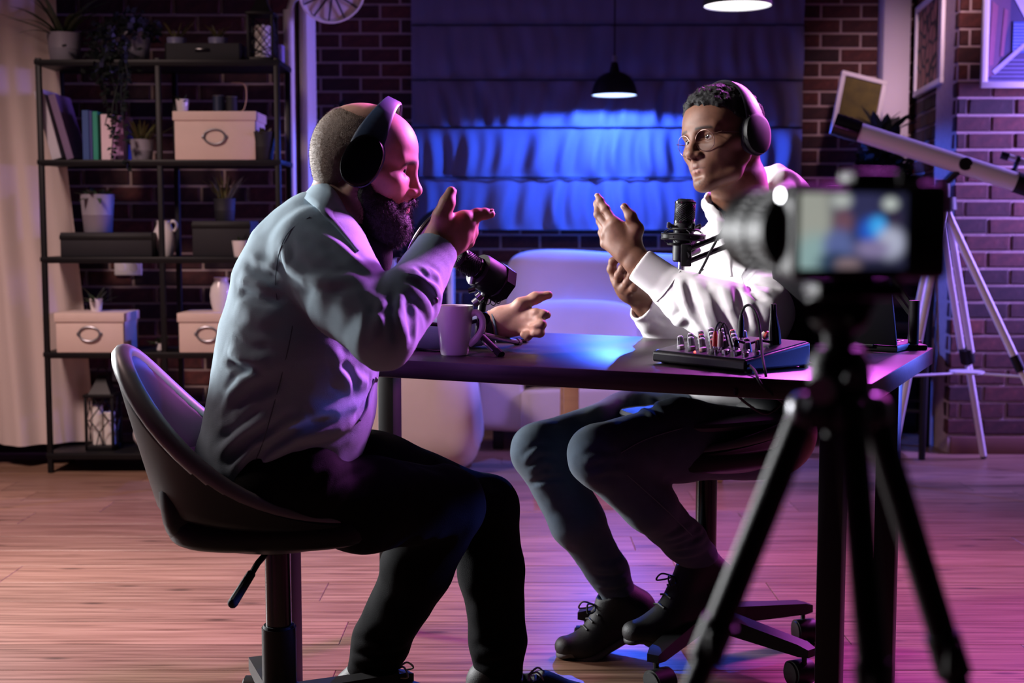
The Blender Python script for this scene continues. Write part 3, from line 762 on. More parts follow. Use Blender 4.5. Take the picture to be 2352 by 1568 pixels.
# bottom shelf
lantern((SX(238, z1+.1, yc), yc, z1), 'black lantern with diamond bars and white candles on the bottom shelf', .125, .235, 2, False)
vb = thing('round_vase', 'round pale ceramic vase on the bottom shelf', 'vase', (SX(343, z1+.05, yc), yc, z1))
b = MB(); b.lathe([(0, 0), (.03, 0), (.05, .012), (.066, .045), (.068, .065), (.058, .098), (.034, .118), (.024, .122), (.020, .118), (0, .05)], 32, caps=False); b.build('body', M['white_ceramic'], vb)
b = MB(); b.tube([(.022*math.cos(a), .022*math.sin(a), .121) for a in [2*PI*k/24 for k in range(25)]], .003, 6, caps=False); b.build('rim', M['white_ceramic'], vb)
dark_box('black crate on the bottom shelf behind the stool back', SX(390, z1, YS), SX(560, z1, YS), z1, .16)
# wall sockets behind the shelf
for px, py, lab in ((294, 614, 'white double wall socket on bricks above the lower beige boxes'), (289, 857, 'white wall socket on bricks above the bottom shelf lantern')):
    p = at(px, py, 5.97); t = thing('wall_socket', lab, 'socket', (p.x, 5.975, p.z))
    b = MB(); b.rbox((0, -.001, 0), (.125, .012, .072), .004); b.build('plate', M['white_paint'], t)
    for s in (-1, 1):
        q = MB(); q.lathe([(.021, 0), (.019, -.002), (0, -.002)], 20, Matrix.Translation((s*.03, -.0075, 0)) @ Matrix.Rotation(-PI/2, 4, 'X'), caps=False); q.build('outlet', M['wax'], t)
# ------------------------------------------------------------------ sofa, pouf, plants, right corner
def cushion(name, c, size, m, parent, e=.32, rot=None, seed=0):
    b = MB(); R = rot.to_matrix() if rot else None
    def fn(p):
        q = p.copy(); k = .012*math.sin(p.x*9+seed)+.008*math.sin(p.z*13+seed*2)
        q.y += k; q.z += .010*math.sin(p.x*7+seed*3); return q
    b.sup(c, size, e, 48, 24, R, fn); return b.build(name, M[m], parent)
sof = thing('sofa', 'cream fabric sofa under the window with plump back cushions', 'sofa', (.55, 6.4, 0))
for s, px in ((-1, 1157), (1, 1800)):
    pass
xa, xb = -.17, 1.36
cushion('arm', (xa+.115-.55, -.02, .335), (.235, .80, .50), 'cream_fabric', sof, .16, seed=1)
cushion('arm', (xb-.115-.55, -.02, .335), (.235, .80, .50), 'cream_fabric', sof, .16, seed=2)
cushion('base', ((xa+xb)/2-.55, -.04, .19), (xb-xa-.40, .76, .215), 'cream_fabric', sof, .12, seed=3)
cushion('backrest', ((xa+xb)/2-.55, .36, .46), (xb-xa-.02, .20, .74), 'cream_fabric', sof, .18, seed=4)
wd = (xb-xa-.46)/2
for k in (0, 1):
    cx = xa+.23+wd*(k+.5)-.55
    cushion('seat_cushion', (cx, -.06, .385), (wd-.008, .70, .17), 'cream_fabric', sof, .22, seed=5+k)
    cushion('back_cushion', (cx-.02+.04*k, .17, .69), (wd+.14, .20, .44), 'cream_fabric', sof, .35, Euler((-.14, 0, (.03, -.03)[k])), seed=7+k)
    cushion('lumbar_cushion', (cx-.02, .03, .54), (wd+.08, .14, .26), 'cream_fabric', sof, .4, Euler((-.2, 0, 0)), seed=9+k)
for sx_ in (-1, 1):
    for sy_ in (-1, 1):
        b = MB(); b.rbox(((xa+xb)/2-.55+sx_*.66, sy_*.30-.02, .045), (.05, .05, .09), .004); b.build('foot', M['black_plastic'], sof)
pf = thing('pouf', 'big white bean bag pouf on the floor before the sofa', 'pouf', (-.405, 5.62, 0))
b = MB()
def pfn(p):
    q = p.copy(); t = (q.z+.27)/.54; s = 1.0-.22*max(0, t-.15)**1.3
    a = math.atan2(q.y, q.x); w = 1+.012*math.sin(a*6+t*3)+.01*math.sin(a*11-t*5)
    q.x *= s*w; q.y *= s*w; q.z += .01*math.sin(a*5+t*9); return q
b.sup((0, 0, .27), (.57, .57, .54), .55, 56, 28, None, pfn); b.build('bag', M['cream_fabric'], pf)
b = MB(); b.tube([(.235*math.cos(a), .235*math.sin(a), .30) for a in [2*PI*k/48 for k in range(49)]], .004, 6, caps=False); b.build('seam', M['cream_fabric'], pf)
ctb = thing('coffee_table', 'small pale wooden table behind the denim legs', 'table', (.535, 5.45, 0))
b = MB(); b.rbox((0, 0, .43), (.68, .44, .035), .004); b.build('tabletop', M['pale_wood'], ctb)
for sx_ in (-1, 1):
    for sy_ in (-1, 1):
        b = MB(); b.rbox((sx_*.295, sy_*.17, .207), (.062, .062, .412), .004); b.build('leg', M['pale_wood'], ctb)

# white plant stand with a big dark palm, behind the man at the left
ps = thing('plant_stand', 'white metal plant stand seen beyond the microphone', 'stand', (-.43, 6.55, 0))
for x, y in ((-.155, -.12), (.125, -.12), (-.155, .12), (.125, .12)):
    b = MB(); b.rbox((x, y, .44), (.026, .026, .88), .003); b.build('leg', M['white_paint'], ps)
for z in (.12, .62):
    b = MB(); b.rbox((-.015, 0, z), (.30, .26, .018), .003); b.build('shelf', M['white_paint'], ps)
pl = thing('palm_plant', 'tall dark palm with drooping leaves behind the bearded man', 'plant', (-.46, 6.52, .63))
b = MB(); b.lathe(pot_profile(.095, .125, .19), 28, caps=False); b.build('pot', M['black_plastic'], pl)
s_ = MB(); s_.lathe([(0, .172), (.118, .172)], 20, caps=False); s_.build('soil', M['soil'], pl)
rp = random.Random(21)
for i in range(58):
    az = 2*PI*i/58*5.1+rp.uniform(-.2, .2); L_ = rp.uniform(.16, .32)
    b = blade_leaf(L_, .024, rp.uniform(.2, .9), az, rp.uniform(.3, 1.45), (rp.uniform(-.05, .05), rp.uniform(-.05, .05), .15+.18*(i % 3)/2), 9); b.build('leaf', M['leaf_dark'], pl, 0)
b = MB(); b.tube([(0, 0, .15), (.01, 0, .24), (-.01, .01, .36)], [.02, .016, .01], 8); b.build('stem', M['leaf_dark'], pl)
# tall floor plant beside the white board (bushy fern top) 
fn_ = thing('tall_fern', 'dark bushy fern on a tall stem behind the shaven head', 'plant', (-.865, 6.72, 0))
b = MB(); b.lathe(pot_profile(.12, .16, .26), 28, caps=False); b.build('pot', M['black_plastic'], fn_)
s_ = MB(); s_.lathe([(0, .242), (.15, .242)], 20, caps=False); s_.build('soil', M['soil'], fn_)
b = MB(); b.tube([(0, 0, .24), (.02, 0, .8), (-.01, 0, 1.50)], [.018, .014, .009], 8); b.build('stem', M['leaf_dark'], fn_)
rp = random.Random(8)
for i in range(70):
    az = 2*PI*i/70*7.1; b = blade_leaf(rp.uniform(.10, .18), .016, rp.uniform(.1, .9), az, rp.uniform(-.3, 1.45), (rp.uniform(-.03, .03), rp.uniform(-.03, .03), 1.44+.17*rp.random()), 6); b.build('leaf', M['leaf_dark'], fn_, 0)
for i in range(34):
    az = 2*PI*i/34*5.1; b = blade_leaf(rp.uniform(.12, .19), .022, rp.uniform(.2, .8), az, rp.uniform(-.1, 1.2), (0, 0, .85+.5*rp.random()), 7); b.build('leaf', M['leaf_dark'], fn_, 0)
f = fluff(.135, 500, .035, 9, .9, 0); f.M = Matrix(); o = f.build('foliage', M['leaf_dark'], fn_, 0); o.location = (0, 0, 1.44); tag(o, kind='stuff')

# white floor lamp with a ribbed round head at the alcove corner
fl = thing('floor_lamp', 'white floor lamp with big round ribbed head at the alcove corner', 'lamp', (-.975, 5.80, 0))
b = MB(); b.lathe([(0, 0), (.13, 0), (.13, .012), (.03, .022), (0, .022)], 32, caps=False); b.build('base', M['white_paint'], fl)
b = MB(); b.tube([(0, 0, .02), (0, 0, 1.98)], .023, 16); b.build('pole', M['white_paint'], fl)
hc = at(762, -22, 5.72)-Vector((-.975, 5.80, 0)); ax = Vector((.30, -.80, -.52)).normalized()
Mh = axisM(hc, hc+ax)
b = MB(); b.lathe([(.03, -.16), (.08, -.15), (.125, -.09), (.142, 0), (.146, .012), (.138, .012), (.134, 0), (.115, -.085), (.0, -.14)], 40, Mh, caps=False); b.build('head', M['white_paint'], fl)
b = MB(); b.lathe([(0, .0), (.128, -.004), (.134, .002)], 40, Mh, caps=False); b.build('diffuser', M['plaster'], fl)
for k in range(6):
    w = PI*k/6; b = MB(); b.tube([Mh @ Vector((.134*math.cos(w), .134*math.sin(w), .008)), Mh @ Vector((0, 0, .016)), Mh @ Vector((-.134*math.cos(w), -.134*math.sin(w), .008))], .004, 6); b.build('rib', M['black_plastic'], fl)
b = MB(); b.tube([(0, 0, 1.96), (.02, -.01, 2.02), hc-ax*.15], .016, 10); b.build('arm', M['white_paint'], fl)

# low dark cupboard in the right corner with picture, plant, orange folder, little pots
cbd = thing('cupboard', 'low black cupboard in the right alcove corner', 'cupboard', (1.80, 6.72, 0))
b = MB(); b.rbox((0, 0, .56), (.50, .34, 1.12), .006); b.build('body', M['black_plastic'], cbd)
for s in (-1, 1):
    b = MB(); b.rbox((s*.125, -.175, .56), (.235, .016, 1.04), .004); d_ = b.build('door', M['black_plastic'], cbd)
    b = MB(); b.rbox((s*.03, -.19, .60), (.01, .014, .12), .003); b.build('handle', M['grey_metal'], d_)
ZC = 1.12
def frame(name, label, loc, rot, w, h, bar, mprint, depth=.022, fm='white_paint'):
    t = thing(name, label, 'picture', loc, 0, None, rot)
    for a, b_, c, d in ((0, h/2-bar/2, w, bar), (0, -h/2+bar/2, w, bar), (-w/2+bar/2, 0, bar, h-2*bar), (w/2-bar/2, 0, bar, h-2*bar)):
        m = MB(); m.rbox((a, 0, b_), (c, depth, d), .003); m.build('frame_bar', M[fm], t)
    m = MB(); m.box((0, depth*.2, 0), (w-bar*1.6, .006, h-bar*1.6)); m.build('print', mprint, t, 0)
    return t
M['print_meadow'] = mat('print_meadow', (.085, .070, .008), .7, 0, .75, 16)
frame('picture_frame', 'tilted white framed yellow green picture on the black cupboard', at(1972, 242, 6.72)+Vector((0, 0, -.01)), (-.12, .22, .12), .245, .33, .022, M['print_meadow'])
dp = thing('dark_plant', 'black leafed bushy plant on the cupboard before the tilted picture', 'plant', (at(2026, 420, 6.55).x, 6.55, ZC))
b = MB(); b.lathe(pot_profile(.055, .07, .12), 24, caps=False); b.build('pot', M['black_plastic'], dp)
s_ = MB(); s_.lathe([(0, .102), (.064, .102)], 20, caps=False); s_.build('soil', M['soil'], dp)
rp = random.Random(4)
for i in range(60):
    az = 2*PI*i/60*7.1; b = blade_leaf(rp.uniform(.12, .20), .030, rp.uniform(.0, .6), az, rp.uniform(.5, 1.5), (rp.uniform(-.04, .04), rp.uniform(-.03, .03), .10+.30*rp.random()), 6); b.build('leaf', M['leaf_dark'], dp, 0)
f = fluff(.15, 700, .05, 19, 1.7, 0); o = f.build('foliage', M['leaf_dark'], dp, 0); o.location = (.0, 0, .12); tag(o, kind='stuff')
M['orange_card'] = mat('orange_card', (.50, .06, .015), .5, 0, .1, 20)
M['red_card'] = mat('red_card', (.30, .008, .006), .5, 0, .1, 20)
of = thing('folder_box', 'orange red file box with pale top on the black cupboard', 'box', (at(2060, 420, 6.58).x+.012, 6.58, ZC), .35)
b = MB(); b.rbox((0, 0, .10), (.09, .12, .20), .003); b.build('body', M['orange_card'], of)
b = MB(); b.rbox((.012, -.063, .085), (.05, .006, .15), .002); b.build('front_panel', M['red_card'], of)
b = MB(); b.rbox((.022, -.064, .172), (.05, .006, .014), .002); b.build('label_strip', M['white_paint'], of)
M['purple_petal'] = mat('purple_petal', (.30, .06, .35), .6, 0, .3, 60)
for px, lab in ((1907, 'round purple flower ball pot at the outer end of the cupboard'), (1984, 'round purple flower ball pot beside the dark plant on the cupboard')):
    t = thing('flower_pot', lab, 'plant', (at(px, 410, 6.57).x, 6.57, ZC), 0)
    b = MB(); b.lathe(pot_profile(.026, .034, .04), 20, caps=False); b.build('pot', M['dark_box'], t)
    f = fluff(.042, 260, .014, int(px), 1., .04); tag(f.build('blossom', M['purple_petal'], t, 0), kind='stuff')

# framed log picture on the pillar flank, framed house print on the pillar front
def log_mat():
    m = bpy.data.materials.new('print_logs'); m.use_nodes = True; N, L = m.node_tree.nodes, m.node_tree.links; b = N['Principled BSDF']
    tc = N.new('ShaderNodeTexCoord'); mp = N.new('ShaderNodeMapping'); mp.inputs['Scale'].default_value = (11, 1, 11)
    L.new(tc.outputs['Object'], mp.inputs['Vector']); v = N.new('ShaderNodeTexVoronoi'); v.feature = 'DISTANCE_TO_EDGE'; v.inputs['Scale'].default_value = 1.; v.inputs['Randomness'].default_value = .8
    L.new(mp.outputs[0], v.inputs['Vector']); cr = N.new('ShaderNodeValToRGB'); e = cr.color_ramp.elements
    e[0].position = .06; e[0].color = (.012, .006, .005, 1); e[1].position = .12; e[1].color = (.42, .17, .10, 1)
    L.new(v.outputs['Distance'], cr.inputs[0]); L.new(cr.outputs[0], b.inputs['Base Color']); b.inputs['Roughness'].default_value = .6
    return m
pc = at(2123, 108, 6.55)
angp = math.atan2(-1.15, -.145)
frame('picture_frame', 'narrow white framed picture of stacked log ends on the pillar flank', (2.055-.012, 6.50, at(2122, 100, 6.5).z), (0, 0, angp), .70, .455, .028, log_mat())
def plain(name, col): return mat(name, col, .6, 0, .12, 20)
hx = at(2252, 100, 5.92); hf = .46; hz = at(2300, 203, 5.92).z
PT = thing('picture_frame', 'large white framed architecture print on the brick pillar front', 'picture', (hx.x+hf/2, 5.905, hz+.35), 0)
for a, b_, c, d in ((0, .35-.014, hf, .028), (0, -.35+.014, hf, .028), (-hf/2+.014, 0, .028, .65), (hf/2-.014, 0, .028, .65)):
    m = MB(); m.rbox((a, 0, b_), (c, .022, d), .003); m.build('frame_bar', M['white_paint'], PT)
def poly(pts, m, y, name='print'):
    b = MB(); q = [(x-hf/2, y, z-.35) for x, z in pts]; b._add(q+[(x, y+.0015, z) for x, _, z in q], [tuple(range(len(q)))]+[tuple(range(2*len(q)-1, len(q)-1, -1))]); return b.build(name, m, PT, 0)
poly([(.02, .02), (.44, .02), (.44, .68), (.02, .68)], plain('print_night', (.06, .05, .14)), .006)
poly([(.06, .68), (.44, .68), (.44, .29), (.20, .29), (.125, .42)], plain('print_sky', (.62, .60, .80)), .0045)
poly([(.02, .05), (.06, .05), (.085, .13), (.125, .30), (.125, .42), (.06, .68), (.02, .68)], plain('print_wall', (.16, .08, .16)), .003)
poly([(.035, .10), (.055, .10), (.070, .36), (.045, .38)], plain('print_red', (.30, .10, .18)), .0018)
poly([(.085, .14), (.10, .14), (.115, .34), (.098, .35)], plain('print_red', (.30, .10, .18)), .0018)
poly([(.14, .155), (.44, .155), (.44, .292), (.14, .292)], plain('print_blue', (.05, .11, .40)), .003)
for k in range(9): poly([(.14, .165+k*.014), (.44, .165+k*.014), (.44, .169+k*.014), (.14, .169+k*.014)], plain('print_line', (.25, .32, .62)), .0018)
for k in range(6): poly([(.03+.018*k, .03+.018*k), (.44, .03+.018*k), (.44, .037+.018*k), (.03+.018*k, .037+.018*k)], plain('print_step', (.16, .15, .34)), .0018)
poly([(.05, .075), (.065, .06), (.20, .185), (.19, .20)], plain('print_rail', (.42, .40, .62)), .0012)

# telescope on a white tripod
M['scope_white'] = mat('scope_white', (.74, .70, .72), .3, 0, .03, 10)
tl = thing('telescope', 'white telescope on a white tripod before the brick pillar', 'telescope', (at(2182, 420, 5.4).x, 5.4, 0))
A_, B_ = at(1972, 303, 5.42), at(2352, 424, 5.28)
ax_ = (B_-A_).normalized(); B2 = B_-ax_*.03
b = MB(); b.tube([A_, B2], .0385, 32); b.build('tube', M['scope_white'], tl, world=True)
b = MB(); b.tube([A_-ax_*.105, A_-ax_*.02, A_+ax_*.004], [.047, .047, .045], 32); b.tube([A_-ax_*.05, A_-ax_*.043], .049, 32); b.tube([A_-ax_*.075, A_-ax_*.068], .049, 32); dc = b.build('dew_cap', M['black_gloss'], tl, world=True)
b = MB(); b.tube([B2-ax_*.004, B2+ax_*.06], .043, 24); b.tube([B2+ax_*.06, B2+ax_*.20], .028, 20); b.build('focuser', M['black_plastic'], tl, world=True)
f0 = at(2316, 372, 5.36)
b = MB(); b.tube([f0-ax_*.01+Vector((0, 0, .02)), f0+ax_*.16+Vector((0, 0, .02))], .013, 14); b.build('finder_scope', M['scope_white'], tl, world=True)
b = MB(); b.tube([f0-ax_*.03+Vector((0, 0, .02)), f0+Vector((0, 0, .02))], .016, 14); b.tube([f0+ax_*.03+Vector((0, 0, .02)), f0+ax_*.045+Vector((0, 0, .02))], .018, 14); b.tube([f0+ax_*.035+Vector((0, 0, .01)), f0+ax_*.02-Vector((0, 0, .05))], .010, 8); b.tube([f0+ax_*.01-Vector((0, 0, .03)), f0+ax_*.07-Vector((0, 0, .05))], .014, 8); b.build('finder_bracket', M['black_plastic'], tl, world=True)
h0, h1 = at(2205, 378, 5.36), at(2165, 425, 5.38)
b = MB(); b.tube([h0+Vector((0, -.072, 0)), h0+Vector((0, -.036, 0))], .026, 20); b.tube([h0+Vector((0, -.052, 0)), h1], [.018, .016], 10); b.tube([h1+Vector((0, 0, .02)), h1-Vector((0, 0, .10))], [.03, .026], 16); b.build('fork_mount', M['black_plastic'], tl, world=True)
hub = h1-Vector((0, 0, .07))
b = MB(); b.lathe([(0, .02), (.055, .02), (.06, -.03), (.03, -.04), (0, -.04)], 20, Matrix.Translation(hub), caps=False); b.build('tripod_hub', M['black_plastic'], tl, world=True)
feet = [floor_at(2452, 1085), floor_at(2018, 1070), floor_at(2260, 1045)]
feet[0] = Vector((at(2352, 862, 5.2).x+.22, 5.2, 0)); feet[1] = Vector((1.53, 5.25, 0)); feet[2] = Vector((2.12, 5.80, 0))
for i, F_ in enumerate(feet):
    s0 = hub+(F_-hub).normalized()*.04; e0 = hub.lerp(F_, .56)
    side = (F_-hub).cross(Vector((0, 0, 1))).normalized()*.020
    lg = MB()
    if i == 0: lg.tube([s0, hub.lerp(F_, .60)], .0165, 14)
    else:
        for s in (-1, 1): lg.tube([s0+side*s*.9, e0+side*s], .0145, 14)
    lo_ = lg.build('leg', M['scope_white'], tl, world=True)
    c = MB(); k0 = hub.lerp(F_, .545); k1 = hub.lerp(F_, .60); c.tube([k0, k1], .031 if i else .021, 12); c.build('clamp', M['black_plastic'], tl, world=True)
    d_ = MB(); d_.tube([hub.lerp(F_, .57), F_+(hub-F_).normalized()*.02], .015, 12); d_.build('lower_leg', M['scope_white'], tl, world=True)
    d_ = MB(); d_.tube([F_+(hub-F_).normalized()*.03, F_+Vector((0, 0, .008))], .014, 10); d_.build('rubber_foot', M['dark_rubber'], tl, world=True)
mid = [hub.lerp(F_, .62) for F_ in feet]; cm = sum(mid, Vector())/3
b = MB()
for q in mid: b.tube([q, cm], .006, 6)
b.lathe([(0, 0), (.07, 0), (.07, .008), (0, .008)], 24, Matrix.Translation(cm), caps=False); b.build('spreader_tray', M['scope_white'], tl, world=True)

# black chair behind the far end of the podcast table
ch = thing('dark_chair', 'black wooden chair near the brick pillar behind the table end', 'chair', (1.72, 6.02, 0), -.35)
for x, y, lean in ((-.19, -.19, 0), (.19, -.19, 0), (-.19, .19, 1), (.19, .19, 1)):
    b = MB()
    if lean: b.tube([(x, y, 0), (x, y-.01, .45), (x, y+.06, .90)], .017, 8)
    else: b.tube([(x, y, 0), (x, y, .44)], [.015, .019], 8)
    b.build('leg', M['black_plastic'], ch)
b = MB(); b.sup((0, 0, .455), (.43, .43, .05), .3); b.build('seat', M['dark_rubber'], ch)
for z in (.56, .68, .80, .88):
    b = MB(); b.rbox((0, .205+(z-.45)*.14-.0, z), (.38, .016, .05), .004); b.build('back_slat', M['black_plastic'], ch)
for y in (-.19, .19):
    b = MB(); b.tube([(-.19, y, .22), (.19, y, .22)], .009, 8); b.build('stretcher', M['black_plastic'], ch)
# ------------------------------------------------------------------ podcast table
def table_wood():
    m = bpy.data.materials.new('dark_oak'); m.use_nodes = True; N, L = m.node_tree.nodes, m.node_tree.links; b = N['Principled BSDF']
    tc = N.new('ShaderNodeTexCoord'); mp = N.new('ShaderNodeMapping'); mp.inputs['Scale'].default_value = (2.2, 42, 42); L.new(tc.outputs['Object'], mp.inputs['Vector'])
    nz = N.new('ShaderNodeTexNoise'); nz.inputs['Scale'].default_value = 2.0; nz.inputs['Detail'].default_value = 8; nz.inputs['Distortion'].default_value = .5; L.new(mp.outputs[0], nz.inputs['Vector'])
    cr = N.new('ShaderNodeValToRGB'); e = cr.color_ramp.elements; e[0].position = .3; e[0].color = (.009, .006, .006, 1); e[1].position = .72; e[1].color = (.040, .026, .027, 1)
    L.new(nz.outputs['Fac'], cr.inputs[0]); L.new(cr.outputs[0], b.inputs['Base Color']); b.inputs['Roughness'].default_value = .34
    bp = N.new('ShaderNodeBump'); bp.inputs['Strength'].default_value = .18; bp.inputs['Distance'].default_value = .0015; L.new(nz.outputs['Fac'], bp.inputs['Height']); L.new(bp.outputs[0], b.inputs['Normal'])
    return m
M['dark_oak'] = table_wood()
TZ = .765
TA = math.atan2(.430, -.903)                       # direction along the front edge, right to left
P0 = Vector((.633, 2.279, 0)); E1 = Vector((-.903, .430, 0)).normalized(); E2 = Vector((.430, .903, 0)).normalized()
TL, TD = 1.352, .761
def on_table(a, b, z=TZ): return P0+E1*a+E2*b+Vector((0, 0, z))
tcen = P0+E1*TL/2+E2*TD/2; TROT = math.atan2(-E1.y, -E1.x)
tb = thing('podcast_table', 'black oak table on square black legs between the two people', 'table', tuple(tcen), TROT)
b = MB(); b.rbox((0, 0, TZ-.019), (TL, TD, .038), .0022); b.build('tabletop', M['dark_oak'], tb)
for a, c in ((.078, .066), (.054, .52), (1.294, .066), (1.294, .52)):
    p = P0+E1*a+E2*c-tcen; x, y = p @ Vector((-E1.x, -E1.y, 0)), p @ E2
    b = MB(); b.rbox((x, y, (TZ-.04)/2), (.045, .045, TZ-.041), .003); b.build('leg', M['black_metal'], tb)
for s, a in ((1, .066), (-1, 1.294)):
    x = TL/2-a; b = MB(); b.rbox((x, -TD/2+.31, TZ-.058), (.04, .48, .03), .003); b.build('apron', M['black_metal'], tb)

# ------------------------------------------------------------------ swivel stools with bucket seats
M['stool_shell'] = mat('stool_shell', (.010, .0105, .013), .42, 0, .06, 20, .04, 700, .13)
M['stool_rim_lit'] = mat('stool_rim_lit', (.13, .13, .14), .42, 0, .05, 20)  # shell plastic in a paler grey, the light on the rim put into colour
M['stool_pad'] = mat('stool_pad', (.035, .038, .055), .5, 0, .08, 20, .1, 700)
def stool(label, loc, rotz, zs=.445, back=.40, spin=0., lift=0.):
    t = thing('swivel_stool', label, 'stool', loc, rotz)
    def rim(th):
        # th: 0 = back, pi = front.  rim radius and rim height above the seat
        c = math.cos(th); k = max(0, (c+1)/2)
        return k
    def shell(s, th, off=0.):
        k = rim(th); c, sn = math.cos(th), math.sin(th)
        H = back*k**3.4+.004
        rb = .180+.012*k
        r = rb*min(1, s/.62)**.9 if s < .62 else rb+(s-.62)/.38*(.045*k)
        z = 0.022*(s/.62)**2 if s < .62 else .022+H*((s-.62)/.38)**1.05
        z -= .055*((1-c)/2)**2*min(1, s)**2
        nx = 1 if s > .5 else s/.5
        rr = r+off*nx*.9; zz = z-off*(1-.75*max(0, (s-.5)/.5))
        return Vector((-rr*c*(1.0 if c > 0 else 1.02)-.0*k-(.034*k*((s-.62)/.38 if s > .62 else 0)), rr*sn*.93, zs+zz))
    nu, nv = 56, 22
    b = MB()
    vs = []; fs = []
    for side in (0, 1):
        for j in range(nv+1):
            for i in range(nu): vs.append(shell(j/nv, 2*PI*i/nu, 0 if side == 0 else .036))
    A = (nv+1)*nu
    for side in (0, 1):
        for j in range(nv):
            for i in range(nu):
                q = [side*A+j*nu+i, side*A+j*nu+(i+1) % nu, side*A+(j+1)*nu+(i+1) % nu, side*A+(j+1)*nu+i]; fs.append(tuple(q if side else q[::-1]))
    # rounded rim
    n0 = len(vs)
    for i in range(nu):
        p, q = vs[nv*nu+i], vs[A+nv*nu+i]; up = Vector((0, 0, .013)); vs.append((p+q)/2+up)
    for i in range(nu):
        i2 = (i+1) % nu; fs.append((nv*nu+i, nv*nu+i2, n0+i2, n0+i)); fs.append((n0+i, n0+i2, A+nv*nu+i2, A+nv*nu+i))
    b._add(vs, fs); b.build('bucket_seat', M['stool_shell'], t, 70)
    rp_ = [(vs[nv*nu+i]+vs[A+nv*nu+i])/2+Vector((0, 0, .002)) for i in list(range(nu))+[0]]
    lim = [i for i in range(nu+1)]
    e = MB(); k0 = nu//2; seq = [rp_[(k0+i) % nu] for i in range(6, nu-5)]  # added tube along the rim, coloured as if light caught it
    e.tube(seq, [.006+.0135*math.sin(PI*i/(len(seq)-1))**.5 for i in range(len(seq))], 10); e.build('lit_edge', M['stool_rim_lit'], t, 70)['label'] = 'rounded edge of the shell, light on it put into its paler grey'
    # lower pan hugging the seat
    b = MB(); b.sup((.0, 0, zs-.034), (.405, .36, .085), .6, 40, 16); b.build('seat_pan', M['stool_shell'], t)
    b = MB(); b.sup((-.150, 0, zs+.018), (.13, .29, .165), .6, 28, 16, Matrix.Rotation(-.12, 3, 'Y')); b.build('rear_pan', M['stool_shell'], t)
    b = MB(); b.sup((0, 0, zs+.042), (.36, .36, .03), .5, 36, 10); b.build('seat_pad', M['stool_pad'], t)
    b = MB(); b.lathe([(.0, zs-.062), (.155, zs-.066), (.14, zs-.074), (.07, zs-.082), (.04, zs-.10), (0, zs-.10)], 30, caps=False); b.rbox((-.10, .0, zs-.072), (.12, .05, .014), .004); m_ = b.build('tilt_plate', M['black_metal'], t)
    b = MB(); b.rbox((-.158, -.02, zs-.070), (.03, .04, .02), .004); b.build('tilt_knob', M['black_plastic'], m_)
    b = MB(); b.tube([(-.01, -.05, zs-.085), (-.03, -.10, zs-.10), (-.055, -.16, zs-.135)], .006, 8); lv = b.build('height_lever', M['black_metal'], t)
    b = MB(); b.tube([(-.040, -.125, zs-.113), (-.068, -.19, zs-.150)], [.0085, .0095], 10); b.sup((-.068, -.19, zs-.150), (.019, .019, .019), 1, 10, 6); b.build('lever_grip', M['dark_rubber'], lv)
    b = MB(); b.tube([(0, 0, .10), (0, 0, zs-.09)], .0255, 20); b.build('gas_column', M['black_gloss'], t)
    b = MB(); b.tube([(0, 0, .075), (0, 0, .25)], .034, 20); b.tube([(0, 0, .245), (0, 0, .255)], [.034, .030], 20); b.build('column_sleeve', M['black_plastic'], t)
    b = MB(); b.lathe([(0, .065), (.045, .065), (.050, .08), (.045, .125), (.030, .14), (0, .14)], 24, caps=False); b.build('hub', M['black_plastic'], t)
    for k in range(5):
        a = spin+2*PI*k/5; c, sn = math.cos(a), math.sin(a); R = Matrix.Rotation(a, 4, 'Z')
        b = MB(); b.frame(R); w = .024
        b._add([(.03, -w, .078), (.03, w, .078), (.03, w, .122), (.03, -w, .122), (.285, -.019, .072), (.285, .019, .072), (.285, .019, .100), (.285, -.019, .100), (.31, -.014, .074), (.31, .014, .074), (.31, .014, .092), (.31, -.014, .092)],
               [(0, 1, 5, 4), (1, 2, 6, 5), (2, 3, 7, 6), (3, 0, 4, 7), (3, 2, 1, 0), (4, 5, 9, 8), (5, 6, 10, 9), (6, 7, 11, 10), (7, 4, 8, 11), (8, 9, 10, 11)])
        arm = b.build('base_arm', M['black_plastic'], t, 30)
        cs = MB(); cs.frame(R @ Matrix.Translation((.29, 0, 0)) @ Matrix.Rotation(1.1+1.7*k, 4, 'Z')); cs.tube([(0, 0, .04), (0, 0, .078)], .006, 8)
        for s in (-1, 1): cs.lathe([(0, -.011), (.0255, -.011), (.0275, -.007), (.0275, .007), (.0255, .011), (0, .011)], 22, Matrix.Translation((.016, s*.0165, .0278)) @ Matrix.Rotation(PI/2, 4, 'X'), caps=False)
        cs.lathe([(0, -.024), (.031, -.024), (.031, .024), (0, .024)], 20, Matrix.Translation((.014, 0, .032)) @ Matrix.Rotation(PI/2, 4, 'X') @ Matrix.Diagonal((1, .85, 1, 1)), caps=False)
        cs.build('caster', M['black_plastic'], arm)
    return t
S1 = at(640, 1400, 2.53)
stool('grey bucket swivel stool under the person in the denim shirt', (S1.x, 2.53, 0), math.radians(6), .505, .268, math.radians(32))
stool('grey bucket swivel stool under the person in the white hoodie', (.468, 3.10, 0), math.radians(208), .548, .12, math.radians(32))
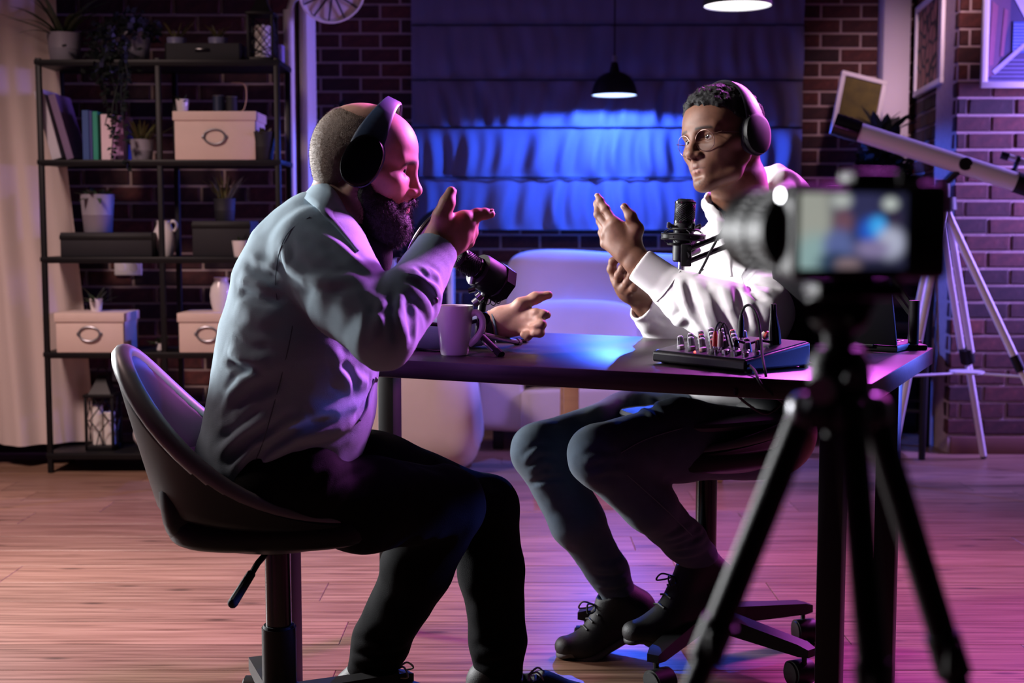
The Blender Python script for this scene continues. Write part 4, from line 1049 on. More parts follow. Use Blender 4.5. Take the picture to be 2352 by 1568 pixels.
# ------------------------------------------------------------------ people: shared tools
def P3(p): return np.array(at(*p))
def PL(*pts): return [P3(p) for p in pts]
def cam_ray(px, py):
    u, v = (px-1176)/FPX, (784-py)/FPX
    d = A3((u, _cp+v*_sp, -_sp+v*_cp)); return d/np.linalg.norm(d)
def surf(S, px, py, y0=2.0, y1=3.9, back=0.):
    'first point of the solid seen at a pixel'
    o = A3((0, 0, HC)); d = cam_ray(px, py); t = y0/d[1]
    for _ in range(160):
        p = o+d*t; e = float(S.ev(p[None], S.ops)[0])
        if e < .0006: return p+d*back
        t += max(e*.7, .0008)
        if t*d[1] > y1: break
    return o+d*(t)
def seg_dist(P, a, b):
    ab = b-a; t = np.clip((P-a) @ ab/max(ab @ ab, 1e-12), 0, 1); v = P-a-t[:, None]*ab
    return np.sqrt((v*v).sum(1)), t
def add_fold(S, pts, amp, w, taper=True):
    'a raised fold (amp > 0) or a crease (amp < 0) along a line on the cloth'
    pts = [A3(p) for p in pts]; n = len(pts)-1
    def fn(P, d):
        best = np.full(len(P), 9.); tt = np.zeros(len(P))
        for i in range(n):
            e, t = seg_dist(P, pts[i], pts[i+1]); m = e < best; best[m] = e[m]; tt[m] = (i+t[m])/n
        x = best/w; a = np.exp(-x*x)-.45*np.exp(-(x-1.7)**2/.6)
        if taper: a = a*np.clip(np.minimum(tt, 1-tt)*5+.15, 0, 1)
        return d-amp*a
    c = np.mean(pts, 0); r = max(np.linalg.norm(p-c) for p in pts)+w*2.5
    S.ops.append(('d', fn, c, r, 0))
def folds(S, lst, y0=2.0):
    base = list(S.ops)
    T = SDF(); T.ops = base
    got = [([surf(T, x, y, y0) for x, y in pts], amp, w) for pts, amp, w in lst]
    for pts, amp, w in got: add_fold(S, pts, amp, w)
def half(S, c, n, k=.01):
    'cut away the side of a plane that n points to'
    c, n = A3(c), A3(n)/np.linalg.norm(n)
    S._op('s', lambda P: -((P-c) @ n), c, 5., k)
def wrinkle(S, amp, f1, f2, axis=None):
    'soft cloth unevenness, finer across the axis than along it'
    ax = A3(axis)/np.linalg.norm(axis) if axis is not None else None
    def fn(P, d):
        Q = P if ax is None else P-(P @ ax)[:, None]*ax*.7
        return d+amp*(vnoise(Q*f1)+.5*vnoise(Q*f2+9.1))
    S.disp(fn)
def head_frame(O, f, roll=0., pitch=0.):
    f = A3(f)/np.linalg.norm(f); u = A3((0, 0, 1)); l = np.cross(u, f); l /= np.linalg.norm(l); u = np.cross(f, l)
    cp, sp = math.cos(pitch), math.sin(pitch); f, u = f*cp+u*sp, u*cp-f*sp       # pitch > 0 lifts the chin
    cr, sr = math.cos(roll), math.sin(roll); l, u = l*cr+u*sr, u*cr-l*sr          # roll > 0 lifts the left side
    return A3(O), np.stack([l, f, u], 1)
def head(S, O, R, sc=1., lips=1., nose=1., chin=1., ear=(0, 0)):
    'skull, face and ears; local axes: x to his left, y forward, z up, origin between the eyes level'
    L = lambda x, y, z: O+R @ (A3((x, y, z))*sc*.01)
    E = lambda c, r, k=.02, mode='u': S.ell(L(*c), A3(r)*sc*.01, R, k, mode)
    K = lambda a, b, ra, rb, k=.012, mode='u': S.cone(L(*a), L(*b), ra*sc*.01, rb*sc*.01, k, mode=mode)
    E((0, -.6, 3.6), (7.5, 9.7, 8.3)); E((0, 3.8, 3.6), (6.7, 6.0, 6.2)); E((0, -4.5, 0), (6.2, 5.2, 6.0), .03)
    E((0, 3.6, -4.0), (6.2, 5.8, 6.6), .03)
    for s in (-1, 1):
        K((s*5.7, -.2, -4.5), (s*4.6, 2.5, -8.2), 1.7, 1.5, .02); K((s*4.6, 2.5, -8.2), (s*1.4, 7.0*chin, -10.2), 1.5, 1.5, .025)
        E((s*4.5, 6.0, -2.6), (1.9, 2.0, 1.6), .022); E((s*6.3, 2.2, -1.2), (1.1, 3.0, 1.2), .02)
    E((0, 7.3*chin, -9.9), (2.0, 1.9, 1.7), .02)
    for s in (-1, 1):
        K((s*.9, 9.0, 1.5), (s*4.6, 7.3, 1.9), .85, .75, .016)
        E((s*3.2, 9.6, -.1), (1.75, 1.5, 1.15), .011, 's')
        E((s*3.2, 7.35, -.1), (1.36, 1.36, 1.32), .003)
        E((s*3.2, 8.75, -.16), (1.34, 1.25, .54), .0020, 's')
        E((s*3.2, 7.2, -.1), (1.2, 1.2, 1.2), .001)
    K((0, 8.95, .9), (0, 11.0*nose-.2, -3.0), .72, .85, .013)
    E((0, 11.0*nose-.15, -3.6), (1.15, 1.05, .95), .010)
    for s in (-1, 1): E((s*1.35, 9.75, -3.9), (.85, 1.05, .75), .006)
    K((0, 10.5, -4.3), (0, 9.4, -5.2), .45, .5, .006)
    for s in (-1, 1): E((s*.72, 10.3, -4.75), (.42, .62, .4), .003, 's')
    E((0, 7.5, -6.4), (3.1, 1.9, 2.5), .018)
    for s in (-1, 1):
        K((s*.40, 9.32, -6.33), (s*2.45, 8.05, -6.98), .43*lips, .14, .0045)
        K((s*.45, 9.12, -7.58), (s*2.30, 8.05, -7.10), .47*lips, .14, .0022)
    E((0, 10.1, -6.95), (1.9, .75, .10), .0015, 's')
    E((0, 9.75, -8.75), (1.7, .8, .5), .009, 's')
    for s in (-1, 1):
        E((s*7.45, -1.3+ear[0], -1.2+ear[1]), (.65, 1.6, 2.8), .008); E((s*8.2, -1.0+ear[0], -.9+ear[1]), (.5, 1.0, 1.9), .004, 's')
    return L
EYE_MAT = attr_mat('eye_gloss', .12, 0, 100, 0, .6, 0)
def eyeball(L, R, s, sc, parent, look):
    V = []; n = 24
    c = L(s*3.2, 7.28, -.1); r = .0123*sc
    b = MB(); b.sup(tuple(c), (2*r, 2*r, 2*r), 1., 28, 20)
    V = np.array([tuple(v) for v in b.v]); F = np.array(b.f)
    look = A3(look)/np.linalg.norm(look)
    def col(P):
        a = np.degrees(np.arccos(np.clip(((P-c)/r) @ look, -1, 1))); o = np.tile(A3((.62, .56, .54)), (len(P), 1))
        o[a < 31] = (.030, .014, .008); o[a < 14] = (.004, .004, .004); return o
    return quad_mesh('eye', V, F, EYE_MAT, parent, col)
def strands(V, Q, n, length, jitter, droop, width, seed, mask=None, fwd=(0, 0, 0)):
    'short separate hairs standing on a surface, as thin tapering blades'
    r = np.random.RandomState(seed); q = Q[r.randint(0, len(Q), n)]
    w = r.rand(n, 1); w2 = r.rand(n, 1)
    p = (V[q[:, 0]]*(1-w)+V[q[:, 1]]*w)*(1-w2)+(V[q[:, 3]]*(1-w)+V[q[:, 2]]*w)*w2
    nr = np.cross(V[q[:, 2]]-V[q[:, 0]], V[q[:, 3]]-V[q[:, 1]]); nr /= np.linalg.norm(nr, axis=1, keepdims=True)+1e-12
    if mask is not None:
        k = mask(p); p, nr = p[k], nr[k]
    d = nr+r.randn(len(p), 3)*jitter+A3(fwd); d[:, 2] -= droop; d /= np.linalg.norm(d, axis=1, keepdims=True)
    ln = length*(.55+.9*r.rand(len(p), 1)); s = np.cross(d, r.randn(len(p), 3)); s /= np.linalg.norm(s, axis=1, keepdims=True)
    mid = p+d*ln*.55+s*0; d2 = d.copy(); d2[:, 2] -= droop*.8; tip = mid+d2*ln*.45
    VV = np.stack([p-s*width-nr*.001, p+s*width-nr*.001, mid+s*width*.7, mid-s*width*.7, tip], 1).reshape(-1, 3)
    b = np.arange(len(p))*5
    return VV, np.concatenate([np.stack([b, b+1, b+2, b+3], 1), np.stack([b+3, b+2, b+4, b+4], 1)])
def strand_mesh(name, VV, QQ, material, parent):
    me = bpy.data.meshes.new(name); Mi = np.array(wmat(parent).inverted()); W_ = VV @ Mi[:3, :3].T+Mi[:3, 3]
    tri = QQ[:, 2:3] == -1
    quads = [tuple(q) if q[2] != q[3] else tuple(q[:3]) for q in QQ.tolist()]
    me.from_pydata(W_.tolist(), [], quads); me.update(); me.materials.append(material)
    o = link(me, name, parent); tag(o, kind='stuff'); return o
def ribbon(name, top, bot, m, parent, thick=.004, n=4):
    'a cloth band between two edge lines'
    T, B = smooth_path(top, n), smooth_path(bot, n); b = MB(); k = 4
    vs = [Vector(t).lerp(Vector(q), j/k) for t, q in zip(T, B) for j in range(k+1)]
    fs = [(i*(k+1)+j, i*(k+1)+j+1, (i+1)*(k+1)+j+1, (i+1)*(k+1)+j) for i in range(len(T)-1) for j in range(k)]
    b._add(vs, fs); return b.build(name, m, parent, 60, world=True, solid=thick)
def finger(S, pts, r0, r1, k=.006):
    n = len(pts)-1; rr = [r0+(r1-r0)*i/n for i in range(n+1)]
    S.chain(pts, rr, k)
    for p, r in zip(pts[1:-1], rr[1:-1]): S.ell(p, (r*1.02,)*3, None, .004)
def nail(parent, p, q, nrm, r, m):
    'thin nail plate near the tip q, on the side nrm'
    p, q = Vector(p), Vector(q); d = (q-p).normalized(); n = Vector(nrm); n = (n-d*n.dot(d)).normalized(); s = d.cross(n)
    M_ = Matrix((s, d, n)).transposed().to_4x4(); M_.translation = q+n*(r*.78)+d*(r*.25)
    b = MB(); b.sup((0, 0, 0), (r*1.25, r*1.55, r*.35), .7, 14, 8, None); b.v = [M_ @ v for v in b.v]
    return b.build('nail', m, parent, world=True)
def headphones(label, L, R, sc, top, parent_loc, m_cup, m_band, tilt=0., cupx=8.9, cy=-1.0, cz=-1.2, cr=(4.3, 5.6)):
    t = thing('headphones', label, 'headphones', tuple(parent_loc))
    V3 = lambda x, y, z: Vector(L(x, y, z))
    ct, st = math.cos(tilt), math.sin(tilt)
    for s in (-1, 1):
        def cup(x0, x1, ry, rz, e):
            b = MB(); n = 36
            prof = [(x0, .80), (x0+.12*(x1-x0), .97), ((x0+x1)/2, 1.0), (x1-.15*(x1-x0), .96), (x1, .80), (x1, .0)]
            vs = []; fs = []
            for i, (x, k) in enumerate(prof):
                for j in range(n):
                    w = 2*PI*j/n; yy = ry*k*math.copysign(abs(math.cos(w))**e, math.cos(w)); zz = rz*k*math.copysign(abs(math.sin(w))**e, math.sin(w))
                    vs.append(V3(s*x, cy+yy*ct+zz*st, cz-yy*st+zz*ct))
            for i in range(len(prof)-1):
                for j in range(n): fs.append((i*n+j, i*n+(j+1) % n, (i+1)*n+(j+1) % n, (i+1)*n+j))
            b._add(vs, fs); return b
        cup(6.9, 8.3, cr[0]*.95, cr[1]*.95, .85).build('ear_cushion', M['dark_rubber'], t, world=True)
        c = cup(8.3, 9.9, cr[0], cr[1], .9).build('cup', m_cup, t, world=True)
        r_ = cup(8.15, 8.6, cr[0]*1.03, cr[1]*1.03, .9).build('rim', m_band, t, world=True)
    # band: yokes at the cups, then the padded arc over the head
    pts = []; n = 28
    for i in range(n+1):
        a = PI*i/n; x = 9.05*math.cos(a); h = math.sin(a)**.85
        q = 1-abs(math.cos(a))**2.2
        pts.append((x, cy+(top[0]-cy)*h, cz+1.2+(top[1]-cz-1.2)*h))
    b = MB(); vs = []; fs = []; w0 = 1.5
    for i, (x, y, z) in enumerate(pts):
        a = PI*i/n; wd = 1.55+1.5*abs(math.cos(a))**4; nx, nz = math.cos(a), math.sin(a)
        for (dw, dn) in ((-wd, 0), (-wd*.8, .38), (wd*.8, .38), (wd, 0), (wd*.8, -.30), (-wd*.8, -.30)):
            vs.append(V3(x+nx*dn, y+dw*ct, z+nz*dn-dw*st))
    for i in range(n):
        for j in range(6): fs.append((i*6+j, i*6+(j+1) % 6, (i+1)*6+(j+1) % 6, (i+1)*6+j))
    fs += [tuple(range(6)), tuple(n*6+k for k in range(6))]
    b._add(vs, fs); b.build('headband', m_band, t, world=True, smooth=50)
    b = MB(); vs = []; fs = []; i0, i1 = 7, n-7
    for i in range(i0, i1+1):
        x, y, z = pts[i]; a = PI*i/n; nx, nz = math.cos(a), math.sin(a)
        for (dw, dn) in ((-1.1, -.30), (1.1, -.30), (1.0, -.8), (-1.0, -.8)): vs.append(V3(x+nx*dn, y+dw*ct, z+nz*dn-dw*st))
    for i in range(i1-i0):
        for j in range(4): fs.append((i*4+j, i*4+(j+1) % 4, (i+1)*4+(j+1) % 4, (i+1)*4+j))
    fs += [(0, 1, 2, 3), tuple((i1-i0)*4+k for k in range(4))]
    b._add(vs, fs); b.build('band_padding', M['dark_rubber'], t, world=True, smooth=50)
    return t
def shoe(name, label, ankle, heel, ball, toe, m_up, m_sole, up, w=.042, sole=.02, group=None):
    'shoe from four landmarks at the sole line; up points away from the sole'
    an, he, ba, to = (A3(p) for p in (ankle, heel, ball, toe)); up = A3(up)/np.linalg.norm(up)
    t = thing(name, label, 'shoe', tuple(he), 0, group)
    fw = (to-he)/np.linalg.norm(to-he); sd = np.cross(fw, up); sd /= np.linalg.norm(sd)
    S = SDF()
    S.cone(he+up*.040+fw*.022, ba+up*.030, .038, .038, .02, sd, .98); S.cone(ba+up*.030, to+up*.022-fw*.028, .037, .026, .02, sd, 1.25)
    S.cone(an, he+up*.06+fw*.03, w, .044, .03); S.cone(an+fw*.02, ba+up*.042-fw*.03, w*.85, .030, .03)
    half(S, he+up*.012, -up, .004)
    S.cone(an, an+(an-he)*1.0, w*.86, w*.95, .004, mode='s')
    S.build('upper', m_up, .0035, t)
    Z = SDF(); Z.chain([he+fw*.022+up*.008, ba+up*.008, to-fw*.030+up*.010], [.036, .041, .032], .01, up, .42); Z.build('sole', m_sole, .0035, t)
    b = MB(); k = an+fw*.045-up*.0
    for i in range(4):
        c = an*(1-(.32+.15*i))+(ba+up*.05)*(.32+.15*i)+up*(.016-.002*i)+fw*.014
        b.tube([c-sd*.022, c+up*.006, c+sd*.022], .0028, 6)
    c = an*.7+(ba+up*.05)*.3+up*.022+fw*.03
    for s in (-1, 1): b.tube(smooth_path([c, c+fw*.02+sd*s*.015+up*.012, c+fw*.032+sd*s*.03-up*.004, c+fw*.012+sd*s*.022-up*.008, c], 5), .0022, 6)
    b.build('laces', m_sole if m_sole is M['sole_white'] else m_up, t, world=True)
    return t
def cuff(S, a, b, ra, rb, wall=.0078, deep=.03):
    'end of a sleeve from a to b with a flat open mouth at b'
    a, b = A3(a), A3(b); n = (b-a)/np.linalg.norm(b-a); g = (rb-ra)/np.linalg.norm(b-a)
    S.cone(a, b+n*.02, ra, rb+g*.02, .006)
    fn = lambda P: np.maximum(-((P-b) @ n), np.sqrt(((P-b)**2).sum(1))-rb*1.9)
    S._op('s', fn, b, rb*2, .002)
    S.cone(b-n*deep, b+n*.05, rb-wall-g*deep, rb-wall, .002, mode='s')
M['skin_pale'] = attr_mat('skin_pale', .52, .05, 1400, .12, .40, .08, 90)
M['skin_dark'] = attr_mat('skin_dark', .55, .05, 1400, .08, .30, .10, 90)
M['nail_pale'] = mat('nail_pale', (.62, .36, .30), .25, 0, .03, 20)
M['nail_dark'] = mat('nail_dark', (.42, .24, .19), .25, 0, .03, 20)
def denim(name, col, var=.18):
    m = mat(name, col, .88, 0, var, 28, .35, 900, .25, sheen=.15); return m
M['denim_shirt'] = denim('denim_shirt', (.30, .43, .515), .10)
M['denim_thread'] = mat('denim_thread', (.10, .14, .18), .9, 0, .1, 60)
M['black_trousers'] = mat('black_trousers', (.0045, .0045, .0055), .92, 0, .2, 40, .3, 700, .12)
M['black_tee'] = mat('black_tee', (.006, .006, .007), .95, 0, .1, 40, .2, 600, .2)
M['jeans'] = denim('jeans', (.050, .080, .12), .3)
M['hoodie'] = mat('hoodie', (.78, .75, .76), .92, 0, .03, 12, .12, 900, .2, sheen=.25)
M['navy_tee'] = mat('navy_tee', (.012, .014, .035), .9, 0, .15, 40, .2, 600, .2)
M['hair_brown'] = mat('hair_brown', (.15, .095, .065), .7, 0, .35, 90, .4, 500)
M['hair_black'] = mat('hair_black', (.0028, .0021, .0019), .8, 0, .4, 90, .3, 500)
M['beard'] = mat('beard', (.0045, .0028, .0022), .75, 0, .4, 90, .5, 400)
M['shoe_black'] = mat('shoe_black', (.004, .004, .0045), .6, 0, .2, 40, .15, 400)
M['sole_grey'] = mat('sole_grey', (.10, .095, .095), .7, 0, .1, 40, .15, 300)
M['sole_white'] = mat('sole_white', (.45, .40, .40), .6, 0, .1, 40)
# ------------------------------------------------------------------ bearded man at the left, in profile
def man_left():
    root = thing('person', 'bald bearded person in denim shirt and black trousers, pointing with both hands', 'person', tuple(at(620, 1230, 2.53)))
    O, R = head_frame(P3((837, 381, 2.53)), (1, -.03, 0), 0, math.radians(-7))
    sc = 1.0
    nlat = A3((-.22, .975, 0))
    S = SDF()
    # trunk, neck, arms
    S.chain(PL((605, 1085, 2.53), (640, 930, 2.53), (662, 800, 2.53), (690, 640, 2.53), (722, 540, 2.53)), [.125, .125, .118, .105, .075], .04, nlat, 1.3)
    S.cone(P3((745, 525, 2.53)), P3((818, 435, 2.53)), .060, .056, .04)
    S.cone(P3((785, 475, 2.53)), P3((825, 415, 2.53)), .056, .05, .03)
    L = head(S, O, R, sc, 1., .97, 1., (1.6, 1.2))
    S.chain(PL((735, 585, 2.42), (880, 778, 2.21)), [.058, .042], .03); S.chain(PL((880, 778, 2.21), (1000, 580, 2.395)), [.042, .030], .01)
    S.chain(PL((745, 575, 2.66), (905, 768, 2.93)), [.058, .042], .03); S.chain(PL((905, 768, 2.93), (1125, 749, 2.99)), [.042, .029], .01)
    # right hand, near: thumb up, index finger pointing at the other man
    Wr = P3((1000, 580, 2.395)); kn = PL((1066, 503, 2.41), (1075, 520, 2.415), (1072, 543, 2.42), (1058, 565, 2.425))
    S.cone(P3((990, 600, 2.385)), P3((1012, 558, 2.40)), .029, .030, .01)
    for i, k_ in enumerate(kn): S.cone(P3((1008, 562, 2.40))+A3((0, 0, .010-.008*i)), k_, .021-.001*i, (.0135, .0130, .0125, .0115)[i], .014)
    S.ell(P3((1030, 540, 2.402)), (.036, .018, .032), None, .02)
    finger(S, [kn[0]]+PL((1096, 493, 2.425), (1113, 491, 2.43), (1127, 491, 2.435)), .0125, .0085)
    finger(S, [kn[1]]+PL((1082, 517, 2.455), (1062, 527, 2.468), (1050, 530, 2.452)), .0125, .009)
    finger(S, [kn[2]]+PL((1080, 540, 2.455), (1060, 549, 2.468), (1047, 548, 2.452)), .0120, .0088)
    finger(S, [kn[3]]+PL((1066, 563, 2.452), (1050, 568, 2.462), (1042, 562, 2.45)), .0108, .008)
    for p in PL((1086, 511, 2.435), (1085, 534, 2.437), (1076, 556, 2.438)): S.ell(p, (.0115, .012, .0115), None, .008)
    finger(S, PL((1005, 540, 2.40), (1014, 497, 2.385), (1027, 466, 2.385), (1036, 440, 2.392)), .0175, .0098, .012)
    S.cone(P3((1012, 520, 2.395)), kn[0], .012, .011, .016)
    # left hand, far
    S.cone(P3((1110, 750, 2.985)), P3((1146, 738, 2.99)), .029, .030, .01)
    S.ell(P3((1172, 733, 2.985)), (.042, .022, .032), None, .02)
    k2 = PL((1206, 718, 2.97), (1210, 732, 2.96), (1208, 746, 2.96), (1200, 758, 2.965))
    for i, k_ in enumerate(k2): S.cone(P3((1150, 738, 2.99))+A3((0, 0, .008-.009*i)), k_, .020, .0125-.0006*i, .014)
    finger(S, PL((1160, 728, 2.98), (1196, 700, 2.97), (1230, 684, 2.975), (1260, 677, 2.98)), .0175, .0095, .012)
    finger(S, [k2[0]]+PL((1232, 720, 2.95), (1248, 722, 2.945), (1257, 723, 2.945)), .0125, .0088)
    finger(S, [k2[1]]+PL((1238, 736, 2.94), (1244, 745, 2.925), (1232, 749, 2.925)), .012, .009)
    finger(S, [k2[2]]+PL((1230, 752, 2.935), (1240, 764, 2.925), (1228, 766, 2.925)), .0115, .0088)
    finger(S, [k2[3]]+PL((1214, 766, 2.945), (1212, 772, 2.93), (1202, 768, 2.93)), .0105, .008)
    skin, lip, warm = A3((.48, .25, .185)), A3((.40, .14, .12)), A3((.52, .22, .17))
    def col(V):
        q = (V-O) @ R/sc*100; c = np.tile(skin, (len(V), 1))
        def blend(m, k): return c*(1-m[:, None])+k*m[:, None]
        hd = (np.abs(q).max(1) < 14)
        m = np.exp(-((q[:, 2]+7.0)/1.0)**2-(q[:, 0]/2.2)**2)*(q[:, 1] > 7.5)*hd; c = blend(m, lip)
        m = np.clip(np.exp(-((q[:, 2]+3.7)/1.5)**2-(q[:, 0]/2.2)**2)*(q[:, 1] > 9)*.5*hd, 0, 1); c = blend(m, warm)
        m = np.exp(-((q[:, 2]-1.75-.12*np.abs(q[:, 0])+.06*q[:, 0]**2)/.55)**2)*np.clip((5.2-np.abs(q[:, 0]))*2, 0, 1)*np.clip((np.abs(q[:, 0])-.9)*2, 0, 1)*(q[:, 1] > 6)*hd
        m = m*(.75+.25*vnoise(V*900)); c = blend(np.clip(m*1.4, 0, 1)*.95, A3((.016, .009, .007)))
        e = np.exp(-((np.abs(q[:, 0])-3.2)/1.5)**4-((q[:, 2]+.12)/.78)**4)*(q[:, 1] > 7.6)*hd; c = blend(e*.55, A3((.10, .035, .03)))
        # shaven shadow on the side of the skull
        m = np.clip((1.5-q[:, 1])*.5, 0, 1)*np.clip((10.2-q[:, 2])*.35, 0, 1)*np.clip((q[:, 2]+6.5)*.4, 0, 1)*hd; c = blend(m*.55, A3((.17, .10, .075)))
        return c
    S.build('body', M['skin_pale'], .0026, root, col)
    for s in (-1, 1): eyeball(L, R, s, sc, root, R @ A3((-.5, 1, .02)))
    nail(root, P3((1113, 491, 2.43)), P3((1124, 490, 2.433)), (0, -.2, 1), .0085, M['nail_pale']); nail(root, P3((1027, 466, 2.385)), P3((1035, 444, 2.392)), (.9, -.5, 0), .0095, M['nail_pale'])
    nail(root, P3((1232, 720, 2.95)), P3((1253, 722, 2.945)), (0, -.4, 1), .0085, M['nail_pale'])
    # cropped hair, beard, eyebrows
    H = SDF(); lo = lambda c, r, k=.02, mode='u': H.ell(L(*c), A3(r)*sc*.01, R, k, mode)
    lo((0, -.6, 3.6), (7.66, 9.9, 8.42)); lo((0, -4.5, 0), (6.35, 5.4, 6.1), .03); lo((0, -4.0, -3.5), (5.6, 4.2, 4.2), .03)
    half(H, L(0, 2.6, 4), R @ A3((0, 1, .25))); half(H, L(0, -3, 10.7), R @ A3((0, .28, 1)), .02); half(H, L(0, -5, -6.2), R @ A3((0, .45, -1)), .02)
    for s in (-1, 1): lo((s*7.6, .8, -1.6), (3.4, 3.4, 4.4), .01, 's')
    H.disp(lambda P, d: d+.0009*vnoise(P*420))
    V, Q = H.verts_quads(.0035); quad_mesh('hair', V, Q, M['hair_brown'], root)
    VV, QQ = strands(V, Q, 15000, .0026, .35, .25, .00018, 3); strand_mesh('hair_strands', VV, QQ, M['hair_brown'], root)
    B = SDF(); b = lambda c, r, k=.02, mode='u': B.ell(L(*c), A3(r)*sc*.01, R, k, mode)
    for s in (-1, 1):
        B.cone(L(s*6.3, 1.0, -1.5), L(s*6.1, 1.6, -5.2), .009, .013, .02); B.cone(L(s*6.1, 1.6, -5.2), L(s*4.6, 3.6, -9.0), .014, .022, .02); B.cone(L(s*4.4, 4.2, -8.6), L(s*1.6, 7.3, -10.5), .022, .024, .03)
        B.cone(L(s*.4, 9.8, -5.75), L(s*2.6, 8.2, -6.8), .0065, .006, .01); B.cone(L(s*2.6, 8.2, -6.8), L(s*3.2, 7.0, -9.2), .008, .014, .02)
        b((s*4.4, 4.6, -6.8), (1.7, 2.4, 2.2), .02)
    b((0, 7.0, -11.0), (3.7, 2.6, 2.9), .02); b((0, 5.6, -12.0), (3.6, 2.6, 2.7), .03); b((0, 3.6, -12.3), (3.2, 2.6, 2.2), .03)
    b((0, 10.4, -7.15), (2.0, 1.6, .75), .006, 's')
    B.disp(lambda P, d: d+.0016*vnoise(P*A3((140, 140, 60)))+.0010*vnoise(P*330))
    V, Q = B.verts_quads(.003); quad_mesh('beard', V, Q, M['beard'], root)
    VV, QQ = strands(V, Q, 9000, .0075, .5, .6, .00028, 5); strand_mesh('beard_strands', VV, QQ, M['beard'], root)

    # denim shirt
    T = SDF()
    T.chain(PL((612, 1075, 2.53), (648, 1010, 2.53), (672, 920, 2.53), (686, 800, 2.53), (694, 660, 2.53), (708, 590, 2.53), (744, 510, 2.53)), [.142, .147, .155, .152, .130, .104, .068], .03, nlat, 1.26)
    T.chain(PL((716, 548, 2.53), (735, 588, 2.42)), [.070, .086], .03); T.chain(PL((716, 548, 2.53), (745, 580, 2.66)), [.070, .085], .03)
    T.chain(PL((735, 585, 2.42), (808, 690, 2.315), (880, 778, 2.21)), [.090, .074, .052], .012)
    T.chain(PL((880, 778, 2.21), (940, 684, 2.30), (975, 622, 2.365)), [.052, .056, .047], .016)
    
    T.chain(PL((745, 575, 2.66), (905, 768, 2.93)), [.088, .050], .02); T.chain(PL((905, 768, 2.93), (1104, 752, 2.985)), [.048, .040], .02)
    
    T.cone(P3((748, 505, 2.53)), P3((820, 425, 2.53)), .058, .066, .012, mode='s')           # neck opening
    T.cone(P3((838, 560, 2.50)), P3((862, 655, 2.50)), .018, .004, .01, mode='s')            # open placket
    for px, py, nx, nz in ((575, 1095, -.2, -1),): half(T, P3((575, 1116, 2.53)), (.05, 0, -1), .012)
    wrinkle(T, .0022, 16, 34)
    folds(T, [
        # ridges and troughs traced on the sleeve and the flank
        ([(648, 560), (662, 612), (700, 640), (760, 645), (830, 645)], .007, .012), ([(700, 520), (770, 560), (825, 610)], .004, .012),
        ([(735, 555), (800, 600), (850, 640)], -.003, .010), ([(690, 700), (760, 760), (830, 815)], .003, .02),
        ([(905, 665), (890, 720), (905, 790)], -.006, .010), ([(918, 668), (915, 730), (930, 790)], .005, .009), ([(935, 690), (945, 740), (945, 785)], -.004, .008),
        ([(895, 690), (870, 740), (868, 800)], .004, .012), ([(850, 660), (868, 700), (860, 750)], -.003, .012),
        ([(935, 640), (975, 660), (1000, 700)], -.006, .008), ([(925, 655), (970, 690), (990, 735)], .005, .010), ([(960, 640), (1000, 660), (1015, 690)], .004, .008),
        ([(955, 610), (985, 640), (1010, 650)], -.004, .007), ([(985, 620), (1010, 640)], .004, .008),
        ([(632, 640), (600, 625), (560, 600)], -.004, .010), ([(634, 662), (595, 650), (550, 640)], .005, .011), ([(640, 690), (590, 685), (545, 670)], -.004, .011),
        ([(655, 720), (600, 730), (540, 700)], .004, .016), ([(620, 830), (570, 830), (525, 800)], .006, .014), ([(600, 850), (560, 845), (520, 830)], -.005, .010),
        ([(600, 850), (555, 880), (520, 920)], .006, .013), ([(640, 870), (570, 910), (510, 960)], -.007, .014), ([(505, 950), (550, 930)], .004, .012),
        ([(505, 1010), (560, 960), (600, 930)], -.004, .012), ([(500, 1040), (560, 1000), (620, 950)], .006, .012), ([(515, 1065), (570, 1010), (640, 975)], -.006, .010), ([(535, 1085), (590, 1020), (690, 960)], .006, .011),
        ([(560, 1090), (600, 1040), (680, 990), (760, 960)], -.006, .010), ([(600, 1050), (680, 1005), (780, 985), (820, 960)], .007, .012),
        ([(700, 940), (780, 950), (830, 930)], .003, .014), ([(770, 860), (800, 880), (840, 860)], .005, .012), ([(780, 830), (805, 860), (820, 900)], -.005, .009), ([(760, 800), (790, 850), (795, 890)], .004, .012),
        ([(800, 900), (840, 880), (865, 840)], .004, .010), ([(810, 960), (840, 930), (860, 880)], -.004, .008), ([(845, 660), (875, 700), (890, 690)], .005, .010),
        ([(610, 1000), (560, 1080)], -.003, .006),
    ])
    cuff(T, P3((972, 626, 2.362)), P3((1005, 568, 2.398)), .046, .0405); cuff(T, P3((1060, 757, 2.975)), P3((1104, 751, 2.985)), .043, .040)
    o = T.build('shirt', M['denim_shirt'], .0032, root)
    o['label'] = 'faded light blue denim shirt'
    # collar, seams, buttons, cuff edge
    mir = lambda p: A3((p[0]+.0*(p[1]-2.53), 2*2.535-p[1], p[2]))
    bt_ = [P3((698, 452, 2.535))]+[surf(T, x, y, back=-.005) for x, y in ((728, 478), (762, 510), (795, 545), (822, 578))]
    tp = PL((733, 410, 2.535))+[surf(S, x, y, back=-.010) for x, y in ((762, 432), (785, 468))]+PL((806, 512, 2.450), (832, 562, 2.455))
    top = [mir(p) for p in tp[:0:-1]]+tp; bot = [mir(p) for p in bt_[:0:-1]]+bt_
    ribbon('collar', top, bot, M['denim_shirt'], root, .005, 6)
    def seam(name, pts, r, m, off=.0012):
        b = MB(); q = [surf(T, x, y, back=-off) for x, y in pts]; b.tube(smooth_path(q, 5), r, 6); b.build(name, m, root, world=True)
    seam('armhole_seam', [(712, 498), (668, 528), (646, 566), (636, 610), (633, 650), (636, 688)], .0009, M['denim_thread'], .0006)
    seam('side_seam', [(672, 748), (662, 800), (645, 870), (626, 940), (606, 1010), (585, 1060), (566, 1092)], .0009, M['denim_thread'], .0006)
